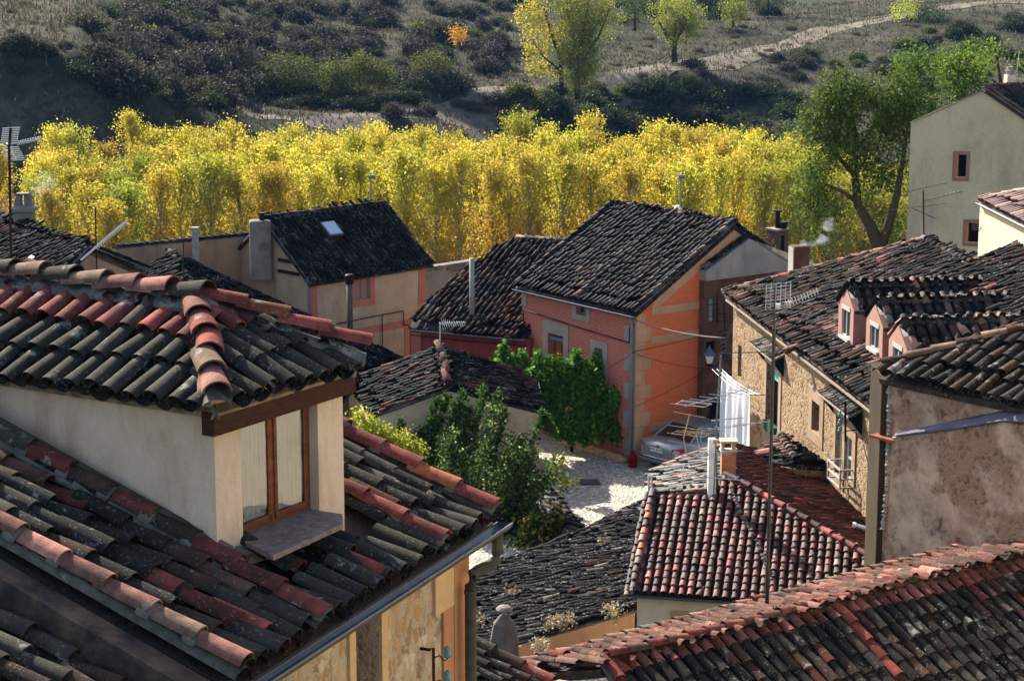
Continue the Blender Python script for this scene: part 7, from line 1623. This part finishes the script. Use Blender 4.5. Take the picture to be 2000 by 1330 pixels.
scatter('olive',16,(1560,60,2000,200),.8,1.8);scatter('grass',90,(560,150,1700,230),.5,1.1);scatter('grass',80,(900,20,2000,150),.4,.9);scatter('grass',50,(0,0,700,110),.4,.9)
# fine dry grass over the slopes: nobody could count it
NG=26000;gx_=br_.uniform(-30,2030,NG);gd=br_.uniform(186,400,NG);X_g=(gx_-1000)/FPX*gd;Zg=tz(X_g,gd);n=NG*3
P=np.repeat(np.column_stack([X_g,gd,Zg]),3,axis=0)+np.column_stack([br_.normal(0,.5,n),br_.normal(0,.5,n),np.zeros(n)])
hgt=.22+.35*br_.random(n);an=br_.random(n)*6.28;w_=.05+.07*br_.random(n);dx=np.column_stack([np.cos(an)*w_,np.sin(an)*w_,np.zeros(n)]);tip=np.column_stack([br_.normal(0,.12,n),br_.normal(0,.12,n),hgt])
V=np.stack([P-dx,P+dx,P+tip+dx*.4,P+tip-dx*.4],1).reshape(-1,3);c=colmix(n,(.11,.088,.058),.3,[((.07,.055,.038),.3),((.06,.085,.03),.22),((.18,.145,.10),.18)])
o=np_mesh('dry_grass',V,np.arange(n*4).reshape(-1,4),c,M_leafd,None,False);props(o,'dry tan grass covering the hillside',None,None,'stuff')
# ============================================================ light, sky, camera
SUN_EL=R(float(36));sdir=nrm(A3(-.60,.80,0));S=A3(sdir[0]*math.cos(SUN_EL),sdir[1]*math.cos(SUN_EL),math.sin(SUN_EL))
sun=bpy.data.lights.new('sun','SUN');sun.energy=5.0;sun.angle=R(.53);sun.color=(1,.93,.82);so=bpy.data.objects.new('sun',sun);COL.objects.link(so);so.rotation_euler=Vector(S).to_track_quat('Z','Y').to_euler();so.location=(-20,0,60)
w=bpy.data.worlds.new('World');scene.world=w;w.use_nodes=True;nt=w.node_tree;sky=nt.nodes.new('ShaderNodeTexSky');sky.sky_type='NISHITA';sky.sun_disc=False;sky.sun_elevation=SUN_EL
sky.sun_rotation=math.atan2(sdir[0],sdir[1]);sky.air_density=1.0;sky.dust_density=2.0;sky.ozone_density=1.0
bg=nt.nodes['Background'];bg.inputs['Strength'].default_value=.10;L(nt,sky.outputs[0],bg.inputs['Color'])
cam=bpy.data.cameras.new('camera');co=bpy.data.objects.new('camera',cam);COL.objects.link(co);co.location=(0,0,CZ);co.rotation_euler=(R(90)-PITCH,0,0);cam.sensor_width=36;cam.lens=36*FPX/2000;cam.clip_end=3000;cam.clip_start=.3;scene.camera=co
scene.view_settings.view_transform='Standard';scene.view_settings.look='None';scene.view_settings.exposure=1.75;scene.view_settings.gamma=1
scene.cycles.use_denoising=True;scene.cycles.max_bounces=6;scene.cycles.diffuse_bounces=3

mz=MB();mz.box(A3(0,0,0),A3(1,0,0),A3(0,1,0),Zup,(-1500,1500),(-60,960),(-14,90));ho=mz.build('haze',None,None);ho.data.materials.clear()
mh=bpy.data.materials.new('haze');mh.use_nodes=True;nt=mh.node_tree;nt.nodes.remove(nt.nodes['Principled BSDF']);pv=nt.nodes.new('ShaderNodeVolumePrincipled');pv.inputs['Density'].default_value=.000045;pv.inputs['Color'].default_value=(.22,.45,1,1)
L(nt,pv.outputs[0],nt.nodes['Material Output'].inputs['Volume']);ho.data.materials.append(mh);props(ho,'thin blue air haze over the valley',None,None,'stuff')
def smoke(name,path,rad,dens,label):
    o=empty(name,path[0],None,None);props(o,label,None,None,'stuff')
    ms=bpy.data.materials.new(name);ms.use_nodes=True;nt=ms.node_tree;nt.nodes.remove(nt.nodes['Principled BSDF']);pv=nt.nodes.new('ShaderNodeVolumePrincipled');pv.inputs['Color'].default_value=(.9,.93,1,1)
    n=noise(nt,2.6,5,.7,geopos(nt));r=ramp(nt,n.outputs['Fac'],[(.42,(0,0,0)),(.75,(dens,)*3)])
    L(nt,r.outputs[0],pv.inputs['Density']);L(nt,pv.outputs[0],nt.nodes['Material Output'].inputs['Volume'])
    for k in (.3,.5,.7,.88,1.05,1.25):
        m=MB();m.tube([path[0]]+list(path[1:-1])+[path[-1]],[q*k for q in rad],14);p=m.build('puff',None,o,smooth=True);p.data.materials.clear();p.data.materials.append(ms)
D_=smoke_src[1]
smoke('smoke',[smoke_src+Zup*.03]+[onY(x,y,D_) for x,y in ((1578,477),(1592,478),(1604,473),(1612,462),(1618,449),(1623,436),(1627,424))],[.13,.11,.13,.16,.20,.24,.20,.08],.55,'pale smoke drifting from the sooty chimney')
D_=61.3
smoke('smoke',[onY(62,385,D_),onY(75,372,D_),onY(88,355,D_),onY(100,335,D_)],[.1,.25,.36,.2],.12,'faint smoke above the left edge chimney')
